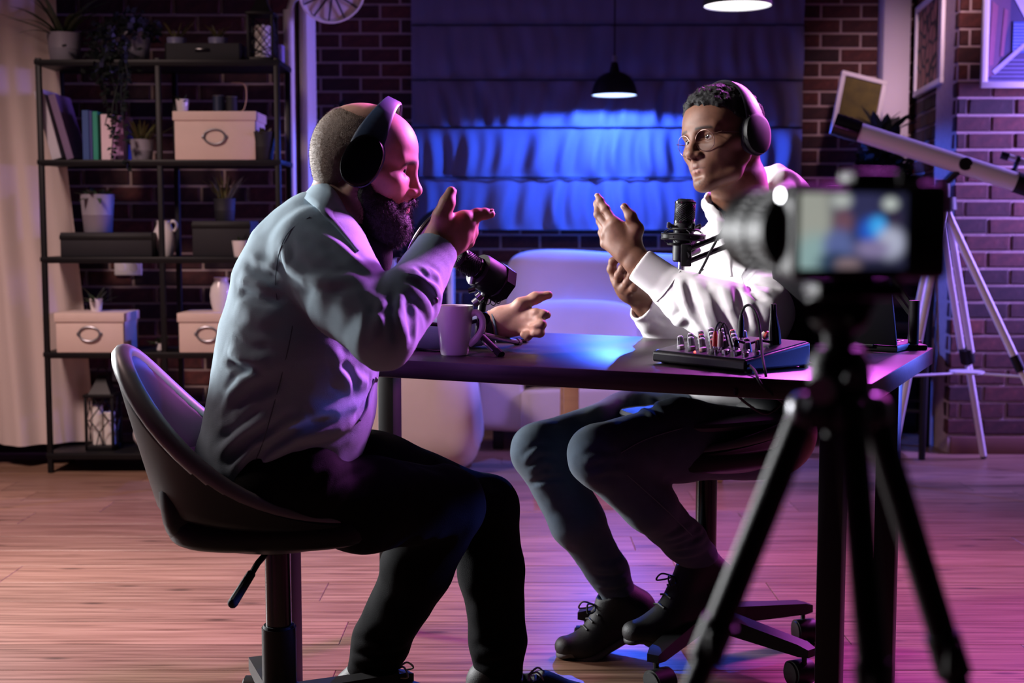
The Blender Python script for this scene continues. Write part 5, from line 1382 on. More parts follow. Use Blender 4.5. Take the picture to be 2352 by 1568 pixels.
    seam('cuff_seam', [(938, 628), (962, 634), (990, 655), (1004, 678)], .0009, M['denim_thread'], .0006)
    seam('placket_edge', [(858, 870), (846, 905), (842, 935), (826, 965)], .003, M['denim_thread'], .0)
    for x, y in ((862, 872), (1000, 690)):
        p = surf(T, x, y); b = MB(); b.sup(tuple(p), (.011, .006, .011), .8, 12, 8); b.build('button', M['grey_metal'], root, world=True)
    U = SDF(); U.chain(PL((770, 520, 2.53), (845, 590, 2.52), (862, 650, 2.52)), [.07, .045, .02], .02); U.cone(P3((800, 440, 2.53)), P3((842, 520, 2.53)), .060, .02, .01, mode='s'); U.build('undershirt', M['black_tee'], .005, root)
    # black trousers
    J = SDF()
    J.ell(P3((605, 1105, 2.53)), (.125, .150, .080), None, .04); J.cone(P3((648, 1122, 2.405)), P3((700, 1096, 2.392)), .070, .076, .03)
    J.chain(PL((630, 1112, 2.40), (840, 1158, 2.50), (1030, 1160, 2.62)), [.082, .090, .074], .03); J.chain(PL((1030, 1155, 2.62), (960, 1305, 2.66), (874, 1475, 2.71), (848, 1545, 2.72)), [.074, .072, .056, .047], .02)
    J.chain(PL((640, 1075, 2.67), (860, 1095, 2.72), (1112, 1168, 2.80)), [.095, .092, .072], .03); J.chain(PL((1112, 1165, 2.80), (1128, 1310, 2.79), (1142, 1470, 2.78), (1150, 1575, 2.77)), [.074, .072, .060, .048], .02)
    wrinkle(J, .004, 14, 30)
    folds(J, [([(820, 1060), (760, 1090), (730, 1130)], .005, .010), ([(780, 1060), (720, 1085), (690, 1110)], .005, .010), ([(850, 1080), (800, 1120), (760, 1160)], .004, .012), ([(900, 1120), (980, 1090), (1040, 1100)], .004, .02),
              ([(810, 1480), (870, 1490), (930, 1480)], .006, .010), ([(806, 1510), (860, 1520), (920, 1512)], .006, .009), ([(1085, 1500), (1140, 1500), (1200, 1480)], .007, .012), ([(1090, 1540), (1150, 1535), (1205, 1530)], .006, .010)])
    J.build('trousers', M['black_trousers'], .0045, root)
    return root, L, O, R, sc
MAN1 = man_left()
headphones('dark navy wireless headphones on the bald bearded person', MAN1[1], MAN1[3], MAN1[4], (4.4, 12.9), at(833, 392, 2.53), M['black_gloss'], mat('navy_plastic', (.022, .045, .10), .42, 0, .05, 20), tilt=math.radians(20), cr=(3.7, 5.0), cy=.8, cz=.7)
_a = at(846, 1545, 2.72)
shoe('sneaker', 'black sneaker with pale heel at the bottom edge, under the black trousers', tuple(_a+Vector((0, 0, .0))), (_a.x-.055, 2.72, 0.0), (_a.x+.10, 2.70, 0.0), (_a.x+.20, 2.69, 0.0), M['shoe_black'], M['sole_white'], (0, 0, 1))
_b = at(1150, 1575, 2.77)
shoe('sneaker', 'black sneaker hidden below the frame under the farther trouser leg', tuple(_b), (_b.x-.055, 2.77, 0.0), (_b.x+.10, 2.77, 0.0), (_b.x+.20, 2.77, 0.0), M['shoe_black'], M['sole_white'], (0, 0, 1))
# ------------------------------------------------------------------ young man at the right, in a white hoodie
KD = 1.065
def seat_back(p):
    'he leans back from the table: the upper body is set further off than the knees'
    px, py, Y = p; w = min(max((1150-py)/250, 0), 1)
    return px, py, Y*(1+(KD-1)*w)
def man_right():
    P3 = lambda p: np.array(at(*seat_back(p)))
    PL = lambda *pts: [P3(p) for p in pts]
    root = thing('person', 'young person with glasses in white hoodie and blue jeans, hands raised in talk', 'person', tuple(at(1740, 1060, 3.2)))
    O, R = head_frame(P3((1662, 324, 3.05)), (-.811, -.585, 0), math.radians(9), math.radians(1))
    sc = KD
    nl = A3((.50, -.866, 0)); S = SDF(KD)
    S.chain(PL((1745, 985, 3.11), (1725, 850, 3.11), (1718, 700, 3.11), (1718, 590, 3.11), (1710, 535, 3.11)), [.115, .112, .112, .095, .06], .04, nl, 1.3)
    S.cone(P3((1712, 545, 3.11)), P3((1690, 425, 3.07)), .066, .060, .04); S.cone(P3((1722, 520, 3.12)), P3((1706, 410, 3.09)), .056, .054, .03)
    S.rk = 1.; L = head(S, O, R, sc, 1.22, .99, 1.0); S.rk = KD
    S.chain(PL((1812, 600, 2.95), (1735, 735, 2.77)), [.055, .042], .03); S.chain(PL((1735, 735, 2.77), (1650, 716, 2.785), (1585, 682, 2.81), (1500, 628, 2.832), (1462, 601, 2.84)), [.042, .040, .036, .029, .029], .01)
    S.chain(PL((1632, 600, 3.24), (1618, 795, 3.14)), [.055, .042], .03); S.chain(PL((1612, 795, 3.13), (1540, 758, 3.07), (1500, 724, 3.035), (1478, 695, 3.02)), [.042, .036, .029, .028], .01)
    # left hand, near, raised
    S.cone(P3((1478, 612, 2.835)), P3((1448, 580, 2.85)), .028, .030, .01)
    S.ell(P3((1432, 553, 2.855)), (.030, .017, .042), A3(Matrix.Rotation(math.radians(-28), 3, 'Y')), .02)
    k1 = PL((1412, 514, 2.855), (1399, 524, 2.862), (1391, 540, 2.87), (1390, 560, 2.875))
    for i, k_ in enumerate(k1): S.cone(P3((1446, 578, 2.85))+A3((.004-.006*i, 0, 0)), k_, .020, (.0118, .0115, .011, .0105)[i], .014)
    finger(S, [k1[0]]+PL((1391, 480, 2.875), (1379, 461, 2.888), (1373, 450, 2.895)), .0103, .0066)
    finger(S, [k1[1]]+PL((1374, 492, 2.886), (1372, 468, 2.90), (1376, 456, 2.91)), .0103, .0066)
    finger(S, [k1[2]]+PL((1379, 508, 2.892), (1381, 484, 2.908), (1386, 472, 2.915)), .0100, .0064)
    finger(S, [k1[3]]+PL((1383, 534, 2.892), (1388, 512, 2.905), (1394, 502, 2.91)), .0092, .0060)
    finger(S, PL((1455, 560, 2.85), (1463, 526, 2.84), (1449, 497, 2.838), (1434, 474, 2.842)), .0160, .0078, .012)
    S.cone(P3((1452, 540, 2.848)), k1[0], .011, .0105, .016)
    # right hand, far, below
    S.cone(P3((1485, 700, 3.025)), P3((1458, 672, 3.01)), .027, .029, .01)
    S.ell(P3((1440, 658, 3.0)), (.028, .02, .032), None, .02)
    k2 = PL((1414, 640, 3.0), (1420, 652, 2.985), (1432, 662, 2.975), (1446, 668, 2.97))
    for k_ in k2: S.cone(P3((1462, 676, 3.01)), k_, .019, .0118, .014)
    finger(S, [k2[0]]+PL((1405, 618, 3.0), (1408, 600, 2.995), (1420, 592, 2.99)), .0112, .008)
    finger(S, [k2[1]]+PL((1422, 632, 2.965), (1430, 616, 2.96), (1436, 606, 2.965)), .0112, .008)
    finger(S, [k2[2]]+PL((1442, 648, 2.955), (1450, 632, 2.95), (1450, 622, 2.955)), .0108, .008)
    finger(S, [k2[3]]+PL((1456, 660, 2.95), (1464, 648, 2.95), (1462, 638, 2.955)), .010, .0075)
    finger(S, PL((1445, 655, 3.01), (1432, 630, 3.015), (1436, 612, 3.01), (1442, 600, 3.005)), .015, .009, .01)
    skin, lip = A3((.150, .066, .040)), A3((.22, .085, .072))
    def col(V):
        q = (V-O) @ R/sc*100; c = np.tile(skin, (len(V), 1)); hd = (np.abs(q).max(1) < 14)
        def blend(m, k): return c*(1-m[:, None])+k*m[:, None]
        c = c*(1+.10*vnoise(V*60))[:, None]
        m = np.exp(-((q[:, 2]+7.55)/.52)**2-(q[:, 0]/1.9)**4)*(q[:, 1] > 7.8)*hd; c = blend(m*.8, lip)
        m = np.exp(-((q[:, 2]+6.40)/.42)**2-(q[:, 0]/1.9)**4)*(q[:, 1] > 7.8)*hd; c = blend(m*.7, A3((.115, .045, .036)))
        m = np.exp(-((q[:, 2]-1.95+.055*(np.abs(q[:, 0])-2.6)**2)/.36)**2)*np.clip((5.3-np.abs(q[:, 0]))*2, 0, 1)*np.clip((np.abs(q[:, 0])-1.0)*2, 0, 1)*(q[:, 1] > 6)*hd
        c = blend(np.clip(m*(1.1+.3*vnoise(V*800)), 0, 1)*.95, A3((.012, .006, .004)))
        m = np.exp(-((q[:, 2]+6.95+.012*q[:, 0]**2)/.15)**2)*np.clip((2.6-np.abs(q[:, 0]))*3, 0, 1)*(q[:, 1] > 7.6)*hd; c = blend(m*.75, A3((.03, .010, .009)))  # last dark line: shade of the lip crease put into the colour
        m = np.exp(-((q[:, 2]+10.2)/1.5)**2-(q[:, 0]/2.6)**2)*(q[:, 1] > 5)*hd*(.5+.6*vnoise(V*500)); c = blend(np.clip(m, 0, 1)*.75, A3((.015, .009, .007)))
        m = np.exp(-((q[:, 2]+5.6)/.5)**2-(q[:, 0]/2.6)**2)*(q[:, 1] > 7)*hd*(.4+.6*vnoise(V*500)); c = blend(np.clip(m, 0, 1)*.5, A3((.03, .016, .012)))
        return c
    S.build('body', M['skin_dark'], .0020, root, col)
    for s in (-1, 1): eyeball(L, R, s, sc, root, R @ A3((.05, 1, 0)))
    nail(root, P3((1379, 461, 2.888)), P3((1374, 452, 2.895)), (-.5, -.8, .2), .0076, M['nail_dark']); nail(root, P3((1449, 497, 2.838)), P3((1436, 477, 2.842)), (-.8, -.3, .5), .0088, M['nail_dark'])
    # curly hair
    H = SDF(); lo = lambda c, r, k=.02, mode='u': H.ell(L(*c), A3(r)*sc*.01, R, k, mode)
    lo((0, -1.0, 4.3), (8.1, 9.9, 8.9)); lo((0, -4.5, 0), (6.7, 5.6, 6.2), .03); lo((0, 4.2, 7.2), (5.6, 4.8, 4.2), .03)
    half(H, L(0, 6.4, 6.3), R @ A3((0, .55, -1.0)), .012); half(H, L(0, -5, -5.2), R @ A3((0, .4, -1)), .02)
    for s in (-1, 1):
        lo((s*8.0, 7.2, .8), (3.6, 5.2, 5.2), .012, 's'); lo((s*7.6, 3.2, -4.8), (3.2, 5.2, 4.6), .01, 's')
    H.disp(lambda P, d: d+.0045*vnoise(P*95)+.0030*vnoise(P*210))
    V, Q = H.verts_quads(.003); quad_mesh('hair', V, Q, M['hair_black'], root)
    VV, QQ = strands(V, Q, 14000, .0038, .9, -.1, .0003, 8); strand_mesh('hair_curls', VV, QQ, M['hair_black'], root)

    # hoodie
    T = SDF(KD)
    T.chain(PL((1738, 925, 3.11), (1732, 880, 3.11), (1722, 760, 3.11), (1716, 640, 3.11), (1714, 560, 3.11)), [.142, .150, .136, .132, .088], .03, nl, 1.28)
    T.chain(PL((1715, 560, 3.10), (1812, 596, 2.96)), [.075, .085], .04); T.chain(PL((1705, 555, 3.12), (1640, 600, 3.23)), [.07, .08], .04)
    T.chain(PL((1812, 596, 2.96), (1782, 668, 2.86), (1738, 738, 2.77)), [.088, .076, .066], .015)
    T.chain(PL((1738, 738, 2.77), (1650, 716, 2.785), (1585, 690, 2.81), (1540, 663, 2.825)), [.066, .066, .057, .046], .02)
    T.chain(PL((1640, 600, 3.23), (1612, 800, 3.13)), [.082, .066], .02); T.chain(PL((1612, 800, 3.13), (1540, 760, 3.07), (1502, 728, 3.035)), [.064, .060, .046], .02)
    T.cone(P3((1712, 560, 3.08)), P3((1685, 420, 3.05)), .062, .085, .012, mode='s')
    half(T, P3((1735, 948, 3.1)), (-.0, -.15, -1), .012)
    wrinkle(T, .0022, 18, 40)
    folds(T, [([(1600, 645), (1620, 700), (1650, 770)], .006, .012), ([(1575, 640), (1590, 690), (1615, 740)], -.005, .010), ([(1640, 660), (1655, 710), (1680, 765)], -.006, .010), ([(1560, 640), (1570, 690), (1590, 735)], .005, .010),
              ([(1665, 658), (1680, 710), (1700, 760)], .006, .010), ([(1690, 655), (1700, 700), (1720, 750)], -.006, .009), ([(1710, 655), (1722, 700), (1735, 750)], .006, .009), ([(1690, 640), (1720, 670), (1760, 690)], -.008, .010),
              ([(1700, 625), (1745, 640), (1800, 645)], .007, .013), ([(1720, 610), (1770, 615), (1820, 630)], -.004, .012), ([(1640, 640), (1660, 600), (1690, 560)], .004, .012), ([(1620, 610), (1630, 570), (1650, 540)], .004, .013), ([(1650, 630), (1668, 580), (1690, 560)], -.004, .010),
              ([(1500, 725), (1530, 740), (1555, 720)], -.003, .007), ([(1510, 760), (1560, 740), (1575, 725)], .004, .010), ([(1590, 900), (1650, 915), (1720, 905)], .005, .014), ([(1600, 925), (1680, 938), (1780, 930)], -.003, .008)], 2.3)
    cuff(T, P3((1552, 668, 2.822)), P3((1468, 607, 2.840)), .0425, .0385); cuff(T, P3((1512, 734, 3.042)), P3((1473, 703, 3.014)), .042, .036)
    o = T.build('hoodie', M['hoodie'], .0034, root); o['label'] = 'white fleece hoodie'
    G = SDF(KD)
    ring = PL((1692, 566, 2.935), (1650, 522, 2.955), (1632, 468, 3.06), (1664, 438, 3.19), (1735, 425, 3.27), (1790, 425, 3.24), (1800, 470, 3.09), (1752, 526, 2.96), (1697, 564, 2.935))
    G.chain(ring, [.014, .019, .021, .024, .034, .034, .034, .024, .014], .012)
    G.chain(PL((1740, 405, 3.24), (1785, 396, 3.22), (1806, 415, 3.18), (1806, 455, 3.12)), [.016, .020, .024, .024], .01)
    G.ell(P3((1795, 455, 3.24)), (.075, .07, .065), None, .03)
    G.cone(P3((1707, 560, 3.05)), P3((1696, 420, 3.06)), .070, .078, .008, mode='s')
    wrinkle(G, .004, 24, 50); G.build('hood', M['hoodie'], .0036, root)
    U = SDF(KD); U.chain(PL((1707, 540, 3.075), (1702, 478, 3.07)), [.072, .070], .02); U.cone(P3((1706, 520, 3.065)), P3((1696, 420, 3.06)), .060, .064, .004, mode='s'); U.build('tee_shirt', M['navy_tee'], .004, root)
    def seam(name, pts, r, m, off=.0008):
        b = MB(); q = [surf(T, x, y, 2.3, y1=3.9, back=-off) for x, y in pts]; b.tube(smooth_path(q, 5), r, 6); b.build(name, m, root, world=True)
    seam('cuff_seam', [(1562, 622), (1545, 648), (1525, 675), (1508, 692)], .0018, M['hoodie']); 
    seam('drawstring', [(1684, 552), (1680, 580), (1676, 610), (1678, 634)], .0030, M['hoodie'], .002); seam('drawstring', [(1706, 556), (1712, 590), (1714, 620)], .0030, M['hoodie'], .002)
    # jeans
    J = SDF(1.03)
    J.ell(P3((1745, 990, 3.12)), (.135, .155, .09), None, .04)
    J.chain(PL((1745, 1020, 2.985), (1560, 1010, 2.88), (1380, 1046, 2.80)), [.082, .090, .068], .03); J.chain(PL((1380, 1046, 2.80), (1492, 1160, 2.93), (1570, 1240, 3.02), (1604, 1278, 3.05)), [.068, .058, .048, .045], .02)
    J.chain(PL((1700, 980, 3.25), (1450, 985, 3.12), (1243, 1038, 3.0)), [.095, .088, .067], .03); J.chain(PL((1243, 1036, 3.0), (1325, 1195, 3.07), (1395, 1310, 3.12), (1418, 1355, 3.13)), [.067, .061, .046, .042], .02)
    J.cone(P3((1602, 1276, 3.05)), P3((1626, 1304, 3.08)), .036, .036, .002, mode='s'); J.cone(P3((1416, 1352, 3.13)), P3((1430, 1386, 3.14)), .033, .033, .002, mode='s')
    wrinkle(J, .0022, 18, 40)
    folds(J, [([(1215, 1085), (1250, 1060), (1280, 1070)], .004, .009), ([(1205, 1060), (1235, 1035), (1270, 1040)], .004, .009), ([(1215, 1110), (1250, 1100), (1300, 1095)], -.004, .008), ([(1370, 1300), (1410, 1300), (1435, 1285)], .005, .009), ([(1365, 1320), (1410, 1325), (1445, 1310)], -.004, .007), ([(1375, 1345), (1410, 1345), (1450, 1330)], .004, .007),
              ([(1530, 1235), (1570, 1220), (1600, 1195)], .005, .009), ([(1545, 1255), (1580, 1245), (1620, 1220)], -.004, .008), ([(1550, 1275), (1590, 1272), (1632, 1245)], .004, .008), ([(1480, 900), (1470, 930), (1500, 960)], .005, .010), ([(1510, 897), (1495, 935), (1520, 960)], -.005, .009), ([(1440, 910), (1480, 945)], .004, .01),
              ([(1360, 1090), (1400, 1075), (1440, 1085)], .004, .010), ([(1340, 1060), (1380, 1050), (1420, 1060)], .004, .010)], 2.3)
    J.build('jeans', M['jeans'], .0038, root)
    b = MB(); q = [surf(J, x, y, 2.3, y1=3.9, back=-.0006) for x, y in ((1425, 1040), (1480, 1010), (1560, 985), (1640, 970))]; b.tube(smooth_path(q, 5), .0014, 6)
    q = [surf(J, x, y, 2.3, y1=3.9, back=-.0006) for x, y in ((1440, 1090), (1480, 1125), (1540, 1180), (1590, 1230))]; b.tube(smooth_path(q, 5), .0014, 6); b.build('side_seam', M['denim_thread'], root, world=True)
    return root, L, O, R, sc
MAN2 = man_right()
headphones('black over ear headphones with padded band on the young person in white', MAN2[1], MAN2[3], MAN2[4], (-1.2, 13.6), at(1662, 324, 3.25), M['black_plastic'], mat('violet_black_plastic', (.020, .018, .026), .5, 0, .05, 20, spec=.22), tilt=math.radians(-8), cr=(4.0, 4.7), cz=-.2, cy=-1.6)
def glasses():
    L, R, sc = MAN2[1], MAN2[3], MAN2[4]
    t = thing('eyeglasses', 'thin round wire glasses on the young person in white hoodie', 'glasses', tuple(L(0, 10, 0)))
    fr = mat('glasses_wire', (.14, .07, .06), .3, .7, .1, 30); gl = bpy.data.materials.new('lens_glass'); gl.use_nodes = True
    N, K = gl.node_tree.nodes, gl.node_tree.links; N.remove(N['Principled BSDF']); tr = N.new('ShaderNodeBsdfTransparent'); gs = N.new('ShaderNodeBsdfGlossy'); gs.inputs['Roughness'].default_value = .03
    mx = N.new('ShaderNodeMixShader'); fz = N.new('ShaderNodeFresnel'); fz.inputs['IOR'].default_value = 1.22; K.new(fz.outputs[0], mx.inputs[0]); K.new(tr.outputs[0], mx.inputs[1]); K.new(gs.outputs[0], mx.inputs[2]); K.new(mx.outputs[0], N['Material Output'].inputs[0])
    for s in (-1, 1):
        ring = [L(s*(3.35+2.45*math.cos(a)), 9.95-.20*abs(3.35+2.45*math.cos(a))+.17*2.35*math.sin(a), -1.05+2.35*math.sin(a)) for a in [2*PI*k/40 for k in range(41)]]
        b = MB(); b.tube(ring, .00085, 8, caps=False); b.build('rim', fr, t, world=True)
        c = L(s*3.35, 9.95-.67, -1.05); b = MB(); b._add([tuple(c)]+[tuple(p) for p in ring[:-1]], [(0, 1+k, 1+(k+1) % 40) for k in range(40)]); b.build('lens', gl, t, world=True)
        b = MB(); b.tube([L(s*5.65, 9.0, -.05), L(s*7.35, 7.9, .25), L(s*7.75, 3, .3), L(s*7.7, -1.2, -.4)], .0011, 8); b.build('temple', fr, t, world=True)
        b = MB(); b.tube([L(s*1.15, 9.75, -1.0), L(s*1.1, 9.2, -1.6), L(s*1.25, 9.0, -2.1)], .0007, 6); b.build('nose_pad', fr, t, world=True)
    b = MB(); b.tube(smooth_path([L(-1.0, 9.8, -.3), L(-.5, 10.1, .15), L(.5, 10.1, .15), L(1.0, 9.8, -.3)], 5), .00085, 8); b.build('bridge', fr, t, world=True)
glasses()
shoe('sneaker', 'black laced shoe of the nearer foot resting on the stool base', at(1610, 1292, 3.06), at(1690, 1370, 3.09), at(1520, 1468, 2.99), at(1440, 1480, 2.955), M['shoe_black'], M['shoe_black'], (-.35, -.15, .9), .045)
shoe('sneaker', 'black laced shoe of the farther foot with its toe on the floor', at(1424, 1368, 3.135), at(1500, 1432, 3.16), at(1352, 1512, 3.10), floor_at(1282, 1512), M['shoe_black'], M['sole_grey'], (-.33, -.05, .92), .043)
# ------------------------------------------------------------------ on the podcast table
def mug():
    c0 = floor_at(1043, 818, TZ); t = thing('mug', 'white ceramic mug with handle at the table edge beside the denim sleeve', 'mug', (c0.x, c0.y+.028, TZ))
    h = .107; p = [(r*.95, z) for r, z in [(0, 0), (.028, 0), (.031, .002), (.0325, .008), (.0365, h*.4), (.0405, h*.75), (.0425, h-.003), (.0420, h), (.0400, h-.001), (.0385, h*.75), (.034, h*.35), (.029, .012), (0, .008)]]
    b = MB(); b.lathe(p, 48, caps=False); b.build('body', M['white_ceramic'], t)
    b = MB(); pts = smooth_path([(.037, 0, h*.83), (.052, 0, h*.86), (.064, 0, h*.74), (.064, 0, h*.55), (.052, 0, h*.36), (.034, 0, h*.21)], 6)
    b.frame(Matrix.Rotation(math.radians(-12), 4, 'Z') @ Matrix.Diagonal((.95, .95, 1, 1))); b.tube(pts, .0060, 10, flat=1.25); b.build('handle', M['white_ceramic'], t)
    return t
mug()
def xlr(b, a, q): pass
M['mesh_grille'] = None
def grille_mat():
    m = mat('mesh_grille', (.010, .010, .011), .35, .5, .1, 30); N, L = m.node_tree.nodes, m.node_tree.links; b = N['Principled BSDF']
    tc = N.new('ShaderNodeTexCoord'); mp = N.new('ShaderNodeMapping'); mp.inputs['Rotation'].default_value = (0, 0, PI/4); mp.inputs['Scale'].default_value = (52, 30, 1); L.new(tc.outputs['UV'], mp.inputs['Vector'])
    ck = N.new('ShaderNodeTexChecker'); ck.inputs['Scale'].default_value = 1.; ck.inputs['Color1'].default_value = (.10, .10, .105, 1); ck.inputs['Color2'].default_value = (.004, .004, .004, 1); L.new(mp.outputs[0], ck.inputs['Vector'])
    L.new(ck.outputs[0], b.inputs['Base Color']); return m
def ring_pts(r, z, n=32, a0=0, a1=2*PI): return [(r*math.cos(a0+(a1-a0)*k/n), r*math.sin(a0+(a1-a0)*k/n), z) for k in range(n+1)]
M['grille_dark'] = mat('grille_dark', (.035, .035, .037), .4, .7, .1, 40)
def condenser_mic(t, Mx, L=.155, mesh='grille_dark'):
    'large condenser microphone along z of Mx, grille at the top'
    b = MB(); b.frame(Mx); b.lathe([(0, 0), (.019, 0), (.0225, .004), (.0235, .02), (.0235, L*.62)], 32, caps=False); b.build('body', M['black_plastic'], t, world=True)
    b = MB(); b.frame(Mx); b.lathe([(.0236, L*.615), (.0246, L*.62), (.0246, L*.65), (.0236, L*.655)], 32, caps=False); b.build('collar', M['black_gloss'], t, world=True)
    g = MB(); g.frame(Mx); g.lathe([(.0230, L*.65), (.0232, L*.93), (.0222, L*.965), (.018, L*.992), (.010, L*1.0), (0, L*1.002)], 32, caps=False); go = g.build('grille_core', M['black_metal'], t, world=True)
    w = MB(); w.frame(Mx); n = 22
    for k in range(n):
        for s in (-1, 1):
            w.tube([(.0238*math.cos(2*PI*k/n+s*2.2*q/8), .0238*math.sin(2*PI*k/n+s*2.2*q/8), L*(.655+.265*q/8)) for q in range(9)], .00062, 4)
    for k in range(12): w.tube([(.0235*math.cos(PI*k/12)*q, .0235*math.sin(PI*k/12)*q, L*(1.002-.012*q*q)) for q in (-.75, -.4, 0, .4, .75)], .0006, 4)
    o = w.build('grille_mesh', M[mesh], t, world=True); tag(o, kind='stuff')
    b = MB(); b.frame(Mx); b.lathe([(.0240, L*.925), (.0247, L*.93), (.0247, L*.955), (.0235, L*.96)], 32, caps=False); b.build('top_band', M['black_gloss'], t, world=True)
def shock_mount(t, Mx, z0, z1):
    b = MB(); b.frame(Mx)
    for z in (z0, z1): b.tube(ring_pts(.034, z), .0032, 8, caps=False)
    b.build('inner_ring', M['black_plastic'], t, world=True)
    b = MB(); b.frame(Mx)
    for z in ((z0+z1)/2-.006, (z0+z1)/2+.006): b.tube(ring_pts(.050, z), .0024, 8, caps=False)
    b.lathe([(.0485, (z0+z1)/2-.006), (.0515, (z0+z1)/2-.004), (.0515, (z0+z1)/2+.004), (.0485, (z0+z1)/2+.006)], 36, caps=False); b.build('outer_ring', M['black_plastic'], t, world=True)
    e = MB(); e.frame(Mx)
    for k in range(8):
        a = 2*PI*k/8; r = lambda rr, q, z: (rr*math.cos(a+q), rr*math.sin(a+q), z)
        e.tube([r(.034, 0, z1), r(.045, .15, (z0+z1)/2+.012), r(.052, .2, (z0+z1)/2), r(.045, .25, (z0+z1)/2-.012), r(.034, .4, z0)], .0011, 5)
    e.build('elastic_band', M['dark_rubber'], t, world=True)
    for k in range(4):
        a = 2*PI*k/4+.4; b = MB(); b.frame(Mx); b.tube([(.024*math.cos(a), .024*math.sin(a), z1+.004), (.040*math.cos(a), .040*math.sin(a), z1+.010)], .004, 8); b.rbox((.041*math.cos(a), .041*math.sin(a), z1+.008), (.008, .008, .014), .002); b.build('clip', M['grey_metal'] if k % 2 else M['black_gloss'], t, world=True)
# boom microphone of the person in the hoodie
YM = 3.05
m0, m1 = at(1566, 602, YM), at(1575, 457, YM)
bm_ = thing('boom_microphone', 'black condenser microphone in a shock mount before the white hoodie', 'microphone', tuple(m0))
Mx = axisM(m0, m1); Lm = (m1-m0).length
condenser_mic(bm_, Mx, Lm); shock_mount(bm_, Mx, Lm*.28, Lm*.52)
b = MB(); b.frame(Mx); b.tube([(0, 0, -.030), (0, 0, .002)], .0085, 14); b.build('plug', M['chrome'], bm_, world=True)
b = MB(); b.frame(Mx); b.tube([(0, 0, -.048), (0, 0, -.029)], .0092, 14); b.build('plug_ring', mat('teal_plastic', (.02, .22, .32), .4, 0, .05, 20), bm_, world=True)
ba = thing('microphone_stand', 'black scissor boom arm holding the microphone before the hoodie', 'mic stand', tuple(on_table(.035, .70)))
j1, j2 = at(1584, 571, YM-.045), at(1580, 601, YM-.045)
elb = at(1912, 440, YM+.02); d_ = (elb-j1); u1, u2 = j1+d_*1.0, j2+d_*1.0
for a, c in ((j1, u1), (j2, u2)):
    b = MB(); b.tube([a, c], .0062, 8); b.build('arm_bar', M['black_metal'], ba, world=True)
b = MB(); b.rbox((0, 0, 0), (.024, .010, .052), .003, 2, None); b.v = [Matrix.Translation((j1+j2)/2-Vector((.006, 0, 0))) @ v for v in b.v]
b.tube([(j1+j2)/2+Vector((-.006, -.003, 0)), Vector(Mx @ Vector((.0, -.036, Lm*.2)))], .008, 10); b.tube([(j1+j2)/2+Vector((-.01, 0, .004)), Vector(Mx @ Vector((0, -.03, Lm*.38)))], .007, 10); b.build('bracket', M['black_plastic'], ba, world=True)
for q in (j1, j2):
    b = MB(); b.tube([q+Vector((0, -.009, 0)), q+Vector((0, .004, 0))], .0048, 14); b.build('bolt', M['chrome'], ba, world=True)
cl = on_table(.035, .70)
for off in (Vector((0, 0, 0)), Vector((.0, .0, -.035))):
    b = MB(); b.tube([elb+off, cl+Vector((0, 0, .09))+off*.6], .0062, 8); b.build('arm_bar', M['black_metal'], ba, world=True)
b = MB(); b.rbox(tuple(elb-Vector((0, 0, .016))), (.03, .018, .06), .004); b.build('elbow_joint', M['black_plastic'], ba, world=True)
b = MB(); b.tube([cl+Vector((0, 0, .002)), cl+Vector((0, 0, .11))], .012, 12); b.rbox(tuple(cl+Vector((0, 0, .006))), (.05, .05, .012), .003); b.build('table_clamp', M['black_metal'], ba, world=True)
cbl = thing('microphone_cable', 'dark cable hanging off the boom arm before the hoodie', 'cable', tuple(at(1640, 560, YM-.06)))
b = MB(); b.tube(smooth_path([at(1745, 452, YM-.03), at(1712, 478, YM-.05), at(1672, 513, YM-.06), at(1640, 562, YM-.065), at(1618, 605, YM-.065), at(1600, 640, YM-.06), at(1588, 670, YM-.055), at(1582, 700, YM-.03)], 6), .0031, 8); b.build('cord', M['dark_rubber'], cbl, world=True)
q = at(1604, 628, YM-.066); b = MB(); b.tube([q, q+Vector((.012, -.002, .010))], .0014, 5); b.build('cable_tie', M['black_plastic'], cbl, world=True)

# desk microphone of the person at the left, turned away
YL = 2.82
dm = thing('desk_microphone', 'black microphone on a small tripod beside the mug', 'microphone', tuple(at(1104, 785, YL)))
c0, c1 = at(1056, 592, YL-.05), at(1150, 652, YL+.02)
ax = (c1-c0).normalized(); Mx = axisM(c0, c1)
condenser_mic(dm, axisM(c1+ax*.02, c0), (c1-c0).length+.03, 'black_metal')
b = MB(); b.frame(Mx); Lq = (c1-c0).length; b.lathe([(.026, Lq*.42), (.036, Lq*.44), (.038, Lq*.5), (.038, Lq*.93), (.036, Lq*1.0), (.030, Lq*1.02), (0, Lq*1.03)], 32, caps=False); b.build('shock_cup', M['black_plastic'], dm, world=True)
b = MB(); b.frame(Mx); b.lathe([(.0385, Lq*.84), (.043, Lq*.86), (.043, Lq*1.06), (.0385, Lq*1.08)], 8, caps=False); b.lathe([(.0, Lq*1.06), (.040, Lq*1.06)], 8, caps=False); b.build('outer_ring', M['black_plastic'], dm, world=True)
b = MB()
for k, (x, y) in enumerate(((1122, 694), (1135, 696), (1146, 692), (1108, 690))): b.tube(smooth_path([at(x-5, y-16, YL), at(x-8, y, YL-.01), at(x, y+5, YL-.012), at(x+5, y-6, YL-.005), at(x+2, y-16, YL)], 4), .0011, 5)
b.build('elastic_band', M['dark_rubber'], dm, world=True)
for (x0, y0, x1, y1, r, mm) in ((1088, 627, 1083, 652, .0075, 'grey_metal'), (1105, 676, 1096, 684, .010, 'chrome'), (1098, 690, 1088, 698, .009, 'grey_metal'), (1076, 668, 1092, 664, .006, 'black_gloss')):
    b = MB(); b.tube([at(x0, y0, YL-.03), at(x1, y1, YL-.03)], r, 12); b.build('knob', M[mm], dm, world=True)
